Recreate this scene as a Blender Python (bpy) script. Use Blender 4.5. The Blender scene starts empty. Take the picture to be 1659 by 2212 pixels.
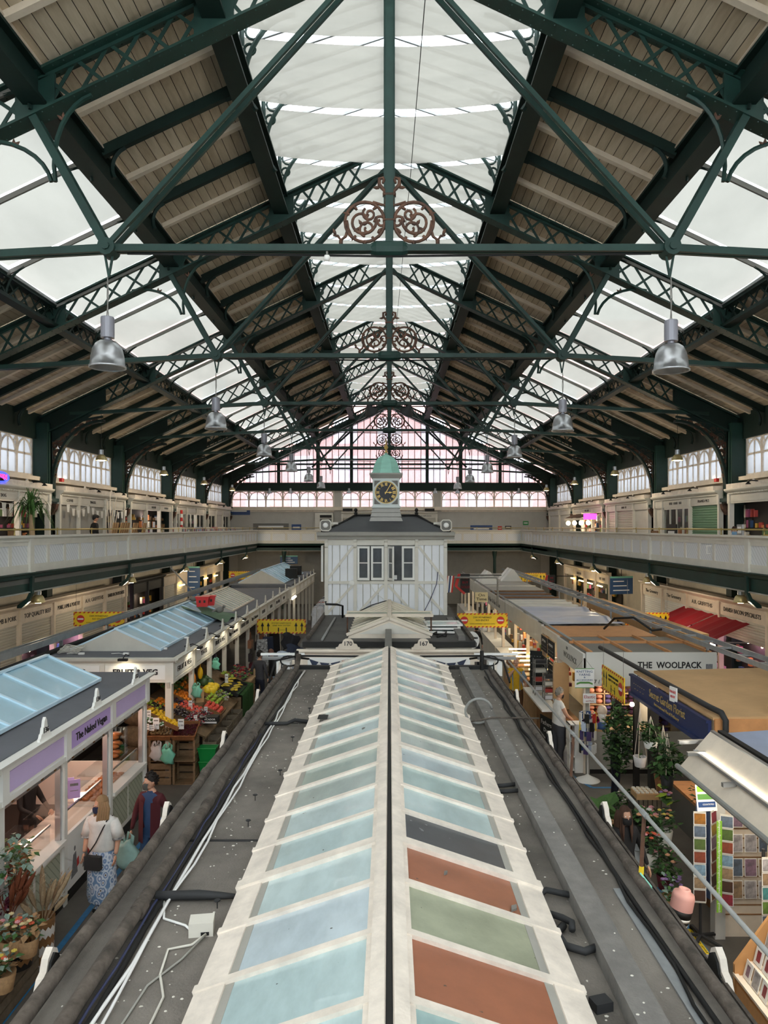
import bpy, math, random
from mathutils import Vector, Matrix
random.seed(7)
PI = math.pi
SC = bpy.context.scene
COL = SC.collection
# ---------------------------------------------------------------- camera, sky, exposure
# The photograph: level phone camera on the end gallery, 5.6 m above the market floor.
F_PX, CX, CY, EYE = 1600.0, 841.0, 1138.0, 5.6
cam_data = bpy.data.cameras.new('camera')
cam = bpy.data.objects.new('camera', cam_data)
COL.objects.link(cam)
cam.location = (0, 0, EYE)
cam.rotation_euler = (PI / 2, 0, 0)
cam_data.sensor_fit = 'AUTO'
cam_data.sensor_width = 36.0
cam_data.lens = 36.0 * F_PX / 2212.0
cam_data.shift_x = -(CX - 829.5) / 2212.0
cam_data.shift_y = (CY - 1106.0) / 2212.0
cam_data.clip_start = 0.05
cam_data.clip_end = 400
SC.camera = cam
world = bpy.data.worlds.new('overcast_sky')
SC.world = world
world.use_nodes = True
bg = world.node_tree.nodes['Background']
bg.inputs[0].default_value = (0.93, 0.97, 1.0, 1)
bg.inputs[1].default_value = 3.4
SC.view_settings.view_transform = 'Standard'
SC.view_settings.look = 'None'
SC.view_settings.gamma = 1.0
SC.view_settings.use_curve_mapping = False
SC.view_settings.exposure = 0.75
try:
 SC.cycles.max_bounces = 6
 SC.cycles.diffuse_bounces = 4
 SC.cycles.glossy_bounces = 2
 SC.cycles.transmission_bounces = 4
 SC.cycles.use_adaptive_sampling = True
 SC.cycles.adaptive_threshold = 0.1
 SC.cycles.adaptive_min_samples = 16
 SC.cycles.transparent_max_bounces = 12
 SC.cycles.caustics_reflective = False
 SC.cycles.caustics_refractive = False
 SC.cycles.sample_clamp_indirect = 6.0
 SC.cycles.use_denoising = True
except Exception:
 pass
def PX(x, Y):
 return (x - CX) * Y / F_PX
def PZ(y, Y):
 return EYE - (y - CY) * Y / F_PX
# ---------------------------------------------------------------- mesh collector
class MB:
 def __init__(s):
  s.v = []; s.f = []; s.m = []
 def add(s, vs, fs, mi=0):
  o = len(s.v)
  s.v += [tuple(p) for p in vs]
  s.f += [tuple(i + o for i in f) for f in fs]
  s.m += [mi] * len(fs)
  return s
 def box(s, x0, x1, y0, y1, z0, z1, mi=0):
  vs = [(x0, y0, z0), (x1, y0, z0), (x1, y1, z0), (x0, y1, z0), (x0, y0, z1), (x1, y0, z1), (x1, y1, z1), (x0, y1, z1)]
  return s.add(vs, [(0, 3, 2, 1), (4, 5, 6, 7), (0, 1, 5, 4), (1, 2, 6, 5), (2, 3, 7, 6), (3, 0, 4, 7)], mi)
 def cbox(s, c, d, mi=0):
  return s.box(c[0] - d[0] / 2, c[0] + d[0] / 2, c[1] - d[1] / 2, c[1] + d[1] / 2, c[2] - d[2] / 2, c[2] + d[2] / 2, mi)
 def beam(s, p, q, w, h, mi=0, up=(0, 0, 1), taper=1.0):
  p = Vector(p); q = Vector(q); d = (q - p).normalized(); u = Vector(up)
  r = d.cross(u)
  if r.length < 1e-4:
   r = d.cross(Vector((0, 1, 0)))
  r.normalize(); u = r.cross(d).normalized()
  vs = []
  for b, k in ((p, 1.0), (q, taper)):
   for a, c in ((-1, -1), (1, -1), (1, 1), (-1, 1)):
    vs.append(b + r * (a * w / 2 * k) + u * (c * h / 2 * k))
  return s.add(vs, [(0, 3, 2, 1), (4, 5, 6, 7), (0, 1, 5, 4), (1, 2, 6, 5), (2, 3, 7, 6), (3, 0, 4, 7)], mi)
 def tube(s, pts, r, n=8, mi=0, flat=None):
  pts = [Vector(p) for p in pts]; k = len(pts)
  rs = r if isinstance(r, (list, tuple)) else [r] * k
  vs = []; prev = None
  for i, p in enumerate(pts):
   t = (pts[min(i + 1, k - 1)] - pts[max(i - 1, 0)])
   t = t.normalized() if t.length > 1e-9 else Vector((0, 0, 1))
   if prev is None:
    a = t.cross(Vector((0, 0, 1)))
    if a.length < 1e-3:
     a = t.cross(Vector((0, 1, 0)))
   else:
    a = prev - t * prev.dot(t)
    if a.length < 1e-6:
     a = t.cross(Vector((0, 0, 1)))
   a.normalize(); prev = a; b = t.cross(a)
   for j in range(n):
    an = 2 * PI * j / n
    o = (a * math.cos(an) + b * math.sin(an)) * rs[i]
    if flat:
     o = Vector((o.x * flat[0], o.y * flat[1], o.z * flat[2]))
    vs.append(p + o)
  fs = []
  for i in range(k - 1):
   for j in range(n):
    j2 = (j + 1) % n
    fs.append((i * n + j, i * n + j2, (i + 1) * n + j2, (i + 1) * n + j))
  fs.append(tuple(range(n - 1, -1, -1))); fs.append(tuple((k - 1) * n + j for j in range(n)))
  return s.add(vs, fs, mi)
 def lathe(s, prof, c=(0, 0, 0), n=16, mi=0, cap=True, sx=1, sy=1):
  vs = []
  for r, z in prof:
   for j in range(n):
    an = 2 * PI * j / n
    vs.append((c[0] + r * sx * math.cos(an), c[1] + r * sy * math.sin(an), c[2] + z))
  fs = []; k = len(prof)
  for i in range(k - 1):
   for j in range(n):
    j2 = (j + 1) % n
    fs.append((i * n + j, i * n + j2, (i + 1) * n + j2, (i + 1) * n + j))
  if cap:
   fs.append(tuple(range(n - 1, -1, -1))); fs.append(tuple((k - 1) * n + j for j in range(n)))
  return s.add(vs, fs, mi)
 def ell(s, c, r, nu=10, nv=6, mi=0):
  if not isinstance(r, (tuple, list)):
   r = (r, r, r)
  prof = []
  vs = [(c[0], c[1], c[2] - r[2])]
  for i in range(1, nv):
   t = -PI / 2 + PI * i / nv
   for j in range(nu):
    a = 2 * PI * j / nu
    vs.append((c[0] + r[0] * math.cos(t) * math.cos(a), c[1] + r[1] * math.cos(t) * math.sin(a), c[2] + r[2] * math.sin(t)))
  vs.append((c[0], c[1], c[2] + r[2]))
  fs = [(0, 1 + (j + 1) % nu, 1 + j) for j in range(nu)]
  for i in range(nv - 2):
   for j in range(nu):
    a = 1 + i * nu + j; b = 1 + i * nu + (j + 1) % nu
    fs.append((a, b, b + nu, a + nu))
  l = len(vs) - 1
  fs += [(1 + (nv - 2) * nu + j, 1 + (nv - 2) * nu + (j + 1) % nu, l) for j in range(nu)]
  return s.add(vs, fs, mi)
 def prism(s, poly, axis, a, b, mi=0):
  def P(p, t):
   return (t, p[0], p[1]) if axis == 'x' else (p[0], t, p[1]) if axis == 'y' else (p[0], p[1], t)
  n = len(poly)
  vs = [P(p, a) for p in poly] + [P(p, b) for p in poly]
  fs = [tuple(range(n)), tuple(range(2 * n - 1, n - 1, -1))] + [(i, i + n, (i + 1) % n + n, (i + 1) % n) for i in range(n)]
  return s.add(vs, fs, mi)
 def quad(s, a, b, c, d, mi=0):
  return s.add([a, b, c, d], [(0, 1, 2, 3)], mi)
 def grid(s, fn, nu, nv, mi=0):
  vs = [fn(i / nu, j / nv) for j in range(nv + 1) for i in range(nu + 1)]
  fs = [(j * (nu + 1) + i, j * (nu + 1) + i + 1, (j + 1) * (nu + 1) + i + 1, (j + 1) * (nu + 1) + i) for j in range(nv) for i in range(nu)]
  return s.add(vs, fs, mi)
 def xf(s, m, start=0):
  for i in range(start, len(s.v)):
   s.v[i] = tuple(m @ Vector(s.v[i]))
  return s
 def mesh(s, name, mats, smooth=False, fix=True):
  me = bpy.data.meshes.new(name)
  me.from_pydata(s.v, [], s.f)
  for m in (mats if isinstance(mats, (list, tuple)) else [mats]):
   me.materials.append(MAT[m] if isinstance(m, str) else m)
  if len(me.materials) > 1:
   me.polygons.foreach_set('material_index', s.m)
  if smooth:
   me.polygons.foreach_set('use_smooth', [True] * len(me.polygons))
  me.update()
  return me
def tag(o, label=None, cat=None, group=None, kind=None):
 if label: o['label'] = label
 if cat: o['category'] = cat
 if group: o['group'] = group
 if kind: o['kind'] = kind
 return o
def link(name, data, parent=None, loc=(0, 0, 0), rot=(0, 0, 0)):
 o = bpy.data.objects.new(name, data)
 COL.objects.link(o)
 o.location = loc
 o.rotation_euler = rot if isinstance(rot, (tuple, list)) else (0, 0, rot)
 if parent is not None:
  o.parent = parent
 return o
def O(name, mb, mats, parent=None, loc=(0, 0, 0), rot=0, label=None, cat=None, group=None, kind=None, smooth=False):
 me = mb if isinstance(mb, bpy.types.Mesh) else mb.mesh(name, mats, smooth)
 return tag(link(name, me, parent, loc, rot), label, cat, group, kind)
def E(name, loc=(0, 0, 0), rot=0, label=None, cat=None, group=None, kind=None):
 o = link(name, None, None, loc, rot)
 o.empty_display_size = 0.1
 return tag(o, label, cat, group, kind)
def dup(root, loc=None, rot=None, label=None, parent=None):
 c = root.copy(); COL.objects.link(c); c.parent = parent
 if loc is not None: c.location = loc
 if rot is not None: c.rotation_euler = rot if isinstance(rot, (tuple, list)) else (0, 0, rot)
 if label: c['label'] = label
 for ch in list(root.children):
  dup(ch, parent=c)
 return c
ORD = ['zeroth','first','second','third','fourth','fifth','sixth','seventh','eighth','ninth','tenth','eleventh','twelfth','thirteenth','fourteenth','fifteenth','sixteenth','seventeenth','eighteenth','nineteenth','twentieth','twenty-first','twenty-second','twenty-third','twenty-fourth','twenty-fifth']
FIT = []
def text(s, loc, size, rz=0, m='ink', parent=None, width=None, rx=PI / 2, depth=0.004, bold=0.0, spacing=1.0, name='lettering', align='CENTER'):
 cu = bpy.data.curves.new(name, 'FONT')
 cu.body = s; cu.size = size; cu.align_x = align; cu.align_y = 'CENTER'
 cu.extrude = depth; cu.offset = bold; cu.space_character = spacing; cu.resolution_u = 2
 cu.materials.append(MAT[m])
 o = link(name, cu, parent, loc, (rx, 0, rz))
 if width: FIT.append((o, width))
 return o
# ---------------------------------------------------------------- materials
MAT = {}
def lin(c):
 if isinstance(c, str):
  c = tuple(int(c[i:i + 2], 16) for i in (0, 2, 4))
 return tuple(((v / 255) / 12.92 if v / 255 <= 0.04045 else ((v / 255 + 0.055) / 1.055) ** 2.4) for v in c[:3]) + (1,)
def newmat(name):
 m = bpy.data.materials.new(name); m.use_nodes = True
 MAT[name] = m
 nt = m.node_tree
 return m, nt, nt.nodes['Principled BSDF'], nt.nodes['Material Output']
def node(nt, t, **kw):
 n = nt.nodes.new(t)
 for k, v in kw.items():
  if k.startswith('i'):
   n.inputs[int(k[1:])].default_value = v
  else:
   setattr(n, k, v)
 return n
def ramp(nt, fac, stops):
 r = nt.nodes.new('ShaderNodeValToRGB')
 e = r.color_ramp.elements
 while len(e) < len(stops): e.new(0.5)
 for i, (p, c) in enumerate(stops):
  e[i].position = p; e[i].color = c
 nt.links.new(fac, r.inputs[0])
 return r.outputs[0]
def coords(nt, scale=(1, 1, 1), space='Object'):
 t = nt.nodes.new('ShaderNodeTexCoord'); mp = nt.nodes.new('ShaderNodeMapping')
 mp.inputs['Scale'].default_value = scale
 nt.links.new(t.outputs[space], mp.inputs[0])
 return mp.outputs[0]
def mat(name, col, rough=0.6, metal=0.0, var=0.0, vs=2.0, col2=None, stretch=(1, 1, 1), bump=0.0, bs=40.0, emit=0.0, ecol=None, coat=0.0, spec=0.5, specks=None):
 m, nt, b, out = newmat(name)
 c = lin(col)
 b.inputs['Base Color'].default_value = c
 b.inputs['Roughness'].default_value = rough
 b.inputs['Metallic'].default_value = metal
 b.inputs['Specular IOR Level'].default_value = spec
 if coat: b.inputs['Coat Weight'].default_value = coat
 cs = None
 if var or col2:
  cs = coords(nt, stretch)
  nz = node(nt, 'ShaderNodeTexNoise'); nz.inputs['Scale'].default_value = vs; nz.inputs['Detail'].default_value = 5; nz.inputs['Roughness'].default_value = 0.65
  nt.links.new(cs, nz.inputs['Vector'])
  c2 = lin(col2) if col2 else tuple(v * (1 - var) for v in c[:3]) + (1,)
  cc = ramp(nt, nz.outputs['Fac'], [(0.35, c2), (0.65, c)])
  if specks:
   n2 = node(nt, 'ShaderNodeTexNoise'); n2.inputs['Scale'].default_value = specks[1]; n2.inputs['Detail'].default_value = 2
   nt.links.new(coords(nt), n2.inputs['Vector'])
   f = ramp(nt, n2.outputs['Fac'], [(specks[2], (0, 0, 0, 1)), (specks[2] + 0.02, (1, 1, 1, 1))])
   mx = node(nt, 'ShaderNodeMixRGB'); mx.inputs[2].default_value = lin(specks[0])
   nt.links.new(f, mx.inputs[0]); nt.links.new(cc, mx.inputs[1]); cc = mx.outputs[0]
  nt.links.new(cc, b.inputs['Base Color'])
 if bump:
  nb = node(nt, 'ShaderNodeTexNoise'); nb.inputs['Scale'].default_value = bs; nb.inputs['Detail'].default_value = 3
  nt.links.new(coords(nt, stretch), nb.inputs['Vector'])
  bp = node(nt, 'ShaderNodeBump'); bp.inputs['Strength'].default_value = bump; bp.inputs['Distance'].default_value = 0.02
  nt.links.new(nb.outputs['Fac'], bp.inputs['Height']); nt.links.new(bp.outputs[0], b.inputs['Normal'])
 if emit:
  b.inputs['Emission Color'].default_value = lin(ecol or col)
  b.inputs['Emission Strength'].default_value = emit
 return m
def glassy(name, tint=(1, 1, 1), clear=0.6, gloss=0.12, transl=0.3, rough=0.15, tcol=None, var=None):
 """pane that lets light through: clear part, milky part and a reflection"""
 m, nt, b, out = newmat(name)
 nt.nodes.remove(b)
 tr = node(nt, 'ShaderNodeBsdfTransparent'); tr.inputs[0].default_value = tint + (1,)
 tl = node(nt, 'ShaderNodeBsdfTranslucent'); tl.inputs[0].default_value = (tcol or tint) + (1,)
 df = node(nt, 'ShaderNodeBsdfDiffuse'); df.inputs[0].default_value = (tcol or tint) + (1,)
 gl = node(nt, 'ShaderNodeBsdfGlossy'); gl.inputs['Roughness'].default_value = rough
 m0 = node(nt, 'ShaderNodeMixShader'); m0.inputs[0].default_value = 0.25
 nt.links.new(tl.outputs[0], m0.inputs[1]); nt.links.new(df.outputs[0], m0.inputs[2])
 m1 = node(nt, 'ShaderNodeMixShader'); m1.inputs[0].default_value = transl / max(transl + clear, 1e-4)
 nt.links.new(tr.outputs[0], m1.inputs[1]); nt.links.new(m0.outputs[0], m1.inputs[2])
 m2 = node(nt, 'ShaderNodeMixShader'); m2.inputs[0].default_value = gloss
 nt.links.new(m1.outputs[0], m2.inputs[1]); nt.links.new(gl.outputs[0], m2.inputs[2])
 nt.links.new(m2.outputs[0], out.inputs[0])
 if var:
  nz = node(nt, 'ShaderNodeTexNoise'); nz.inputs['Scale'].default_value = var[1]; nz.inputs['Detail'].default_value = 4
  nt.links.new(coords(nt, var[2] if len(var) > 2 else (1, 1, 1)), nz.inputs['Vector'])
  base = (tcol or tint)
  cc = ramp(nt, nz.outputs['Fac'], [(0.3, tuple(v * (1 - var[0]) for v in base) + (1,)), (0.65, base + (1,))])
  nt.links.new(cc, tl.inputs[0]); nt.links.new(cc, df.inputs[0])
 return m
# iron, paint, timber
mat('iron', '1b3b34', 0.5, var=0.35, vs=1.5, spec=0.4)
mat('iron_dark', '142a25', 0.6, var=0.3, vs=1.5, spec=0.3)
mat('rust', '6b4a38', 0.75, var=0.45, vs=6, col2='3c2a22')
mat('board', 'c9b9a0', 0.75, var=0.2, vs=1.2, stretch=(3, 0.5, 3), col2='a8987f')
mat('board2', 'bfae94', 0.75, var=0.2, vs=1.4, stretch=(3, 0.5, 3), col2='a3927a')
mat('board3', 'd2c3ab', 0.75, var=0.2, vs=1.0, stretch=(3, 0.5, 3), col2='b3a389')
mat('batten', 'ddceb8', 0.7, var=0.15, vs=2)
mat('gapdark', '2a2621', 0.9)
mat('cream', 'efe2d0', 0.55, var=0.14, vs=2.5)
mat('cream_worn', 'f4e9dc', 0.6, var=0.22, vs=5, bump=0.1)
mat('white', 'f2f1ec', 0.5, var=0.06, vs=2)
mat('offwhite', 'e2ded3', 0.55, var=0.1, vs=2)
mat('grey_white', 'd5d2c8', 0.55, var=0.1, vs=2)
mat('grey_paint', 'a9a79f', 0.6, var=0.1, vs=3)
mat('mid_grey', '7e7c77', 0.65, var=0.1)
mat('lilac', 'd9c4f2', 0.45, var=0.05)
mat('lilac2', 'c9aeea', 0.45)
mat('bluewhite', 'd4e2fa', 0.45)
mat('sage', 'a9ad98', 0.6, var=0.1, vs=3)
mat('black', '121212', 0.6)
mat('black_gloss', '0c0d0f', 0.25)
mat('charcoal', '2c2d2f', 0.7, var=0.2)
mat('felt', '8a837b', 0.9, var=0.35, vs=0.9, col2='625d57', bump=0.35, bs=60, specks=('d8d4c8', 14, 0.74))
mat('felt2', '63615e', 0.9, var=0.25, vs=1.2, bump=0.2, bs=50, specks=('cfcabf', 11, 0.76))
mat('roofgrey', '6d6f76', 0.8, var=0.15, vs=1.0, bump=0.1, bs=30)
mat('roofslate', '4a4c50', 0.6, var=0.2, vs=2)
mat('kerb', '827f7b', 0.9, var=0.3, vs=4, bump=0.3, bs=40)
mat('lagging', '6a6058', 0.9, var=0.35, vs=7, col2='3d3731', bump=0.4, bs=30)
mat('pipe_grey', '9a9b98', 0.5, var=0.15, vs=5)
mat('steel', 'b4b8bc', 0.35, metal=0.85, var=0.15, vs=4)
mat('galv', 'a7abad', 0.5, metal=0.4, var=0.2, vs=6)
mat('alu', 'c5c7ca', 0.3, metal=0.9)
mat('brass', 'b9a56a', 0.35, metal=0.8)
mat('gold', 'c8a860', 0.4, metal=0.5)
mat('teal', 'a0dac9', 0.5, var=0.12, vs=3, stretch=(1, 1, 5))
mat('wood', '9a6f46', 0.6, var=0.35, vs=4, stretch=(1, 1, 6))
mat('wood_pale', 'c7a57c', 0.6, var=0.25, vs=4)
mat('pine', 'd89a63', 0.65, var=0.2, vs=3, stretch=(1, 4, 1))
mat('crate', '8d7456', 0.8, var=0.35, vs=6, stretch=(1, 1, 4))
mat('crate_grey', '7d7160', 0.8, var=0.35, vs=6)
mat('wicker', 'a36d42', 0.75, var=0.4, vs=20, bump=0.6, bs=60)
mat('ply', 'd0a878', 0.75, var=0.15, vs=1.5)
mat('card', 'c49f72', 0.85, var=0.1, vs=3)
mat('sheet_blue', 'a9b3cc', 0.4, var=0.15, vs=2)
mat('ink', '17171a', 0.6)
mat('gilt', 'b69a5f', 0.5)
mat('green_ink', '5d9448', 0.6)
mat('red', 'c9302c', 0.5)
mat('red_plastic', 'd0262a', 0.35)
mat('green_plastic', '12863f', 0.35)
mat('bag_green', '7cc9b0', 0.35)
mat('bag_white', 'd8d4d4', 0.4, var=0.15, vs=8)
mat('awning_red', '9e1426', 0.8)
mat('tarp', '6f8a70', 0.8, var=0.25, vs=3)
mat('yellow_sign', 'f0cf2e', 0.5)
mat('sign_white', 'f4f4f2', 0.5)
mat('sign_blue', '2f4f86', 0.5, var=0.05)
mat('blue_board', '34567e', 0.5)
mat('tape_blue', '2f7fb8', 0.6, var=0.25, vs=8)
mat('floor', '6a655e', 0.7, var=0.3, vs=0.6, col2='4d4944', bump=0.1)
mat('wall_grey', 'c4c1ba', 0.7, var=0.08)
mat('wall_cream', 'e6dcc6', 0.65, var=0.12)
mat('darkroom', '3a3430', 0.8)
mat('pinklight', 'e7a6c8', 0.6)  # pink glow of the lit butcher counters put into the colour
mat('peach', 'e9a788', 0.6)
mat('shutter', 'c9c5b8', 0.5, var=0.05)
mat('shutter_green', '6f9678', 0.5, var=0.08)
mat('shutter_dark', '8a8574', 0.5, var=0.08)
mat('chalkboard', '24282a', 0.8, var=0.2, vs=5)
mat('chalk', 'dcdcd8', 0.8)
# light-passing materials
glassy('cloth', (0.9, 0.9, 0.86), 0.02, 0.0, 0.98, tcol=(0.243, 0.231, 0.203), var=(0.14, 0.7, (1, 2.5, 1)))
glassy('cloth_side', (0.9, 0.9, 0.86), 0.02, 0.0, 0.98, tcol=(0.245, 0.236, 0.213), var=(0.2, 0.5, (1.6, 0.5, 1)))
glassy('frosted', (0.9, 0.94, 1.0), 0.04, 0.03, 0.96, tcol=(0.52, 0.53, 0.55), var=(0.12, 1.0))
glassy('gable_glass', (0.95, 0.93, 0.95), 0.62, 0.04, 0.38, tcol=(0.5, 0.48, 0.53), var=(0.2, 0.25))
glassy('clear', (0.96, 0.98, 0.98), 1.0, 0.1, 0.0)
glassy('clear_case', (0.95, 0.97, 0.97), 1.0, 0.16, 0.0, rough=0.05)
mat('skylight_blue', 'aed3e4', 0.25, var=0.1, vs=1.5, coat=0.2)  # opaque; the look of light from within is put into the pale colour
mat('lamp_on', 'fff0c8', emit=9.0, ecol='ffe6b0')
mat('tube_on', 'fff6e0', emit=7.0, ecol='fff2d8')
mat('tube_warm', 'ffe9a8', emit=7.0, ecol='ffd98a')
mat('bulb_on', 'fff2d0', emit=22.0, ecol='ffe9bd')
mat('neon_pink', 'ff58d0', emit=3.0, ecol='ff30c0')
mat('neon_red', 'ff4060', emit=2.5, ecol='ff2040')
mat('neon_blue', '4050ff', emit=3.0, ecol='2030ff')
mat('lamp_grey', '8d8d96', 0.4, metal=0.2)
mat('lamp_alu', 'c4c6ca', 0.32, metal=0.85, var=0.12, vs=9)
mat('lamp_lit', 'd8c48e', 0.3, metal=0.55, var=0.2, vs=9)  # warm glow of the lit bulb put into the reflector colour
mat('pane_dark', '4b5056', 0.3, var=0.3, vs=3, specks=('8a8f94', 15, 0.72))
mat('pane_rust', 'a5684c', 0.35, var=0.2, vs=3, specks=('5a4a42', 14, 0.74))
mat('pane_olive', 'a7ad94', 0.3, var=0.3, vs=3, specks=('5a5a50', 14, 0.73))
mat('pane_gap', '1c1d1d', 0.6)
mat('navy_cable', '3a4060', 0.5)
mat('white_board', 'f0f2f6', 0.5, var=0.05, vs=4)
mat('office_dark', '55585c', 0.7, var=0.3, vs=6)
mat('office_glass', '5a6066', 0.06, var=0.35, vs=3, spec=0.8)
mat('turret_grey', 'bab8b2', 0.55, var=0.08, vs=3)
mat('case_pale', 'dbe3e0', 0.5)
mat('dial_black', '20222c', 0.5, var=0.3, vs=5)
m_, nt2, b2, o2 = newmat('sage_board')
b2.inputs['Roughness'].default_value = 0.6
wv = node(nt2, 'ShaderNodeTexWave', wave_type='BANDS', bands_direction='DIAGONAL'); wv.inputs['Scale'].default_value = 5
nt2.links.new(coords(nt2), wv.inputs['Vector'])
nt2.links.new(ramp(nt2, wv.outputs['Fac'], [(0, lin('8b8f7c')), (0.15, lin('b3b7a3'))]), b2.inputs['Base Color'])
mat('brick_pink', 'cf9c94', 0.8)
mat('pale_stone', 'c4c4cc', 0.6)
mat('bar_blue', 'cfeafa', 0.4)
mat('cake_cream', 'e8d8a8', 0.5); mat('cake_choc', '4a2a20', 0.5); mat('cake_pink', 'e58aa8', 0.5); mat('glaze', 'b4713a', 0.3, var=0.3, vs=20); mat('pale_shelf', 'e8e0d8', 0.4); mat('sketch_grey', '8c8c90', 0.8, var=0.4, vs=30)
mat('kiwi', '8a7450', 0.9, var=0.3, vs=30); mat('cherry', '4a0d1c', 0.25); mat('orange_peel', 'f08a1e', 0.45, bump=0.1, bs=120); mat('lemon', 'f2c21c', 0.45); mat('melon', 'f3cf2a', 0.45); mat('peach_skin', 'e8684a', 0.55, var=0.4, vs=14, col2='d03a3a'); mat('plum', '3a1a2a', 0.4); mat('grape_black', '1d1a24', 0.35); mat('watermelon', '3f5f34', 0.4, var=0.5, vs=9, stretch=(6, 1, 1)); mat('banana', 'e6c83c', 0.5, var=0.25, vs=10); mat('apple_green', '9ab43a', 0.4); mat('greens', '4f7a34', 0.7, var=0.4, vs=20); mat('grass_mat', '2f5f22', 0.95, var=0.3, vs=60, bump=0.6, bs=150); mat('pineapple', '8a6a34', 0.8, var=0.4, vs=40); mat('aubergine', '2a1a30', 0.3); mat('punnet', 'b0aaa8', 0.15, spec=0.7, var=0.3, vs=12); mat('strawberry', 'a82030', 0.4, var=0.3, vs=30)
mat('hessian', '8f7c62', 0.95, var=0.4, vs=9, bump=0.5, bs=60)
mat('leather_tan', '8a5a3c', 0.5); mat('leather_dark', '2c2226', 0.5); mat('fabric_red', '6a2030', 0.8); mat('fabric_print', '2a2a2c', 0.8, var=0.9, vs=14, col2='d0d0d0'); mat('fabric_green', '2f6a4a', 0.8)
mat('roof_sheet_pale', 'b7bdd0', 0.35, var=0.12, vs=1.5, stretch=(1, 3, 1))
mat('wool_grey', 'd9d8d2', 0.5)
mat('wool_cream', 'ead9c8', 0.95, bump=0.5, bs=90)
mat('navy', '22305e', 0.5, var=0.08)
mat('vase_pink', 'e0a8a0', 0.5)
mat('curtain_blue', '7d8fb4', 0.8)
mat('strip_green', '8cc63f', 0.5)
mat('beech', 'c99560', 0.45, var=0.12, vs=3, stretch=(1, 5, 1))
mat('zig_white', 'e8e6e4', 0.9, bump=0.3, bs=60)
mat('mint', 'a9d2cc', .5, var=.12, vs=10)
# ================================================================ the hall: floor, walls, roof
XW, YN, YF = 12.0, -3.0, 53.9
TY = [4.2 + 7 * k for k in range(8)]            # truss planes (second one is the nearest in view)
SLOPE = 0.475
TH = math.atan(SLOPE)
X1, X2, X3 = 2.65, 5.35, 8.25                   # purlin lines
GZ = 4.3                                        # gallery floor
XB, YB = 9.03, 50.5                             # gallery edge
def R(x):
 return EYE + 9.16 - SLOPE * x
O('floor', MB().box(-XW - 1, XW + 1, YN, YF, -0.2, 0), 'floor', label='dark concrete market floor', kind='structure')
# ---- side walls with lower and upper storeys
for sd, nm in ((-1, 'wall_left'), (1, 'wall_right')):
 m = MB()
 xa, xb = sorted((sd * XW, sd * (XW + 0.3)))
 m.box(xa, xb, YN, YF, 0, GZ + 3.0)
 O(nm, m, 'wall_cream', kind='structure', label='cream side wall of the market hall')
 O('trim_%d' % (1 if sd < 0 else 2), MB().box(*sorted((sd * (XW - 0.15), sd * (XW + 0.3))), YN, YF, EYE + 2.95, EYE + 3.9), 'iron_dark',
      kind='structure', label='dark green wall plate above the side windows')
# ---- arcaded windows: units of two lights under an arch
def arcade(name, L, H, n, pane_mat, parts=True, label=None, thick=0.09):
 """window in the local XZ plane, width L, height H; returns root"""
 root = E(name, label=label, kind='structure')
 u = L / n
 fr = MB()
 zt = H * 0.56
 fr.box(0, L, -thick / 2, thick / 2, -0.06, 0.05)
 fr.box(0, L, -thick / 2, thick / 2, H - 0.06, H + 0.02)
 pm1 = MB().box(0.02, u / 2 - 0.03, -0.008, 0.008, 0.04, zt - 0.02)
 pm2 = MB().box(0.02, u / 2 - 0.03, -0.008, 0.008, zt + 0.02, H - 0.05)
 a = pm1.mesh('pane', pane_mat); b = pm2.mesh('pane', pane_mat)
 for i in range(n + 1):
  w = 0.055
  fr.box(i * u - w, i * u + w, -thick / 2, thick / 2, 0, H)
 for i in range(n):
  x0 = i * u
  fr.box(x0 + u / 2 - 0.025, x0 + u / 2 + 0.025, -thick / 3, thick / 3, 0, H - 0.1)
  fr.box(x0, x0 + u, -thick / 3, thick / 3, zt - 0.035, zt + 0.025)
  # arch head: tympanum plate with an arched opening
  ac = x0 + u / 2; rx = u / 2 - 0.06; zs = H - 0.62 if H > 1 else H * 0.55; rz = H - 0.1 - zs
  pts = [(ac + rx * math.cos(t), zs + rz * math.sin(t)) for t in [PI * k / 12 for k in range(13)]]
  # two spandrels + arch ring
  half = pts[:7]
  fr.prism([(x0 + u - 0.05, zs)] + [] + [(x0 + u - 0.05, H)] + [(ac + u * 0.22, H)] + half[::-1][2:], 'y', -thick / 3, thick / 3) if False else None
  for q in range(12):
   p0, p1 = pts[q], pts[q + 1]
   fr.beam((p0[0], 0, p0[1]), (p1[0], 0, p1[1]), 0.05, 0.075, up=(0, 1, 0))
  fr.beam((x0 + 0.03, 0, H - 0.03), (x0 + u * 0.17, 0, H - 0.3), 0.05, 0.05, up=(0, 1, 0))
  fr.beam((x0 + u - 0.03, 0, H - 0.03), (x0 + u * 0.83, 0, H - 0.3), 0.05, 0.05, up=(0, 1, 0))
  for k in range(2):
   O('pane', a, None, root, (x0 + k * u / 2 + 0.005, 0, 0))
   O('pane', b, None, root, (x0 + k * u / 2 + 0.005, 0, 0))
 O('window_frame', fr, 'cream_worn', root)
 return root
win = None
wn = 0
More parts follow.
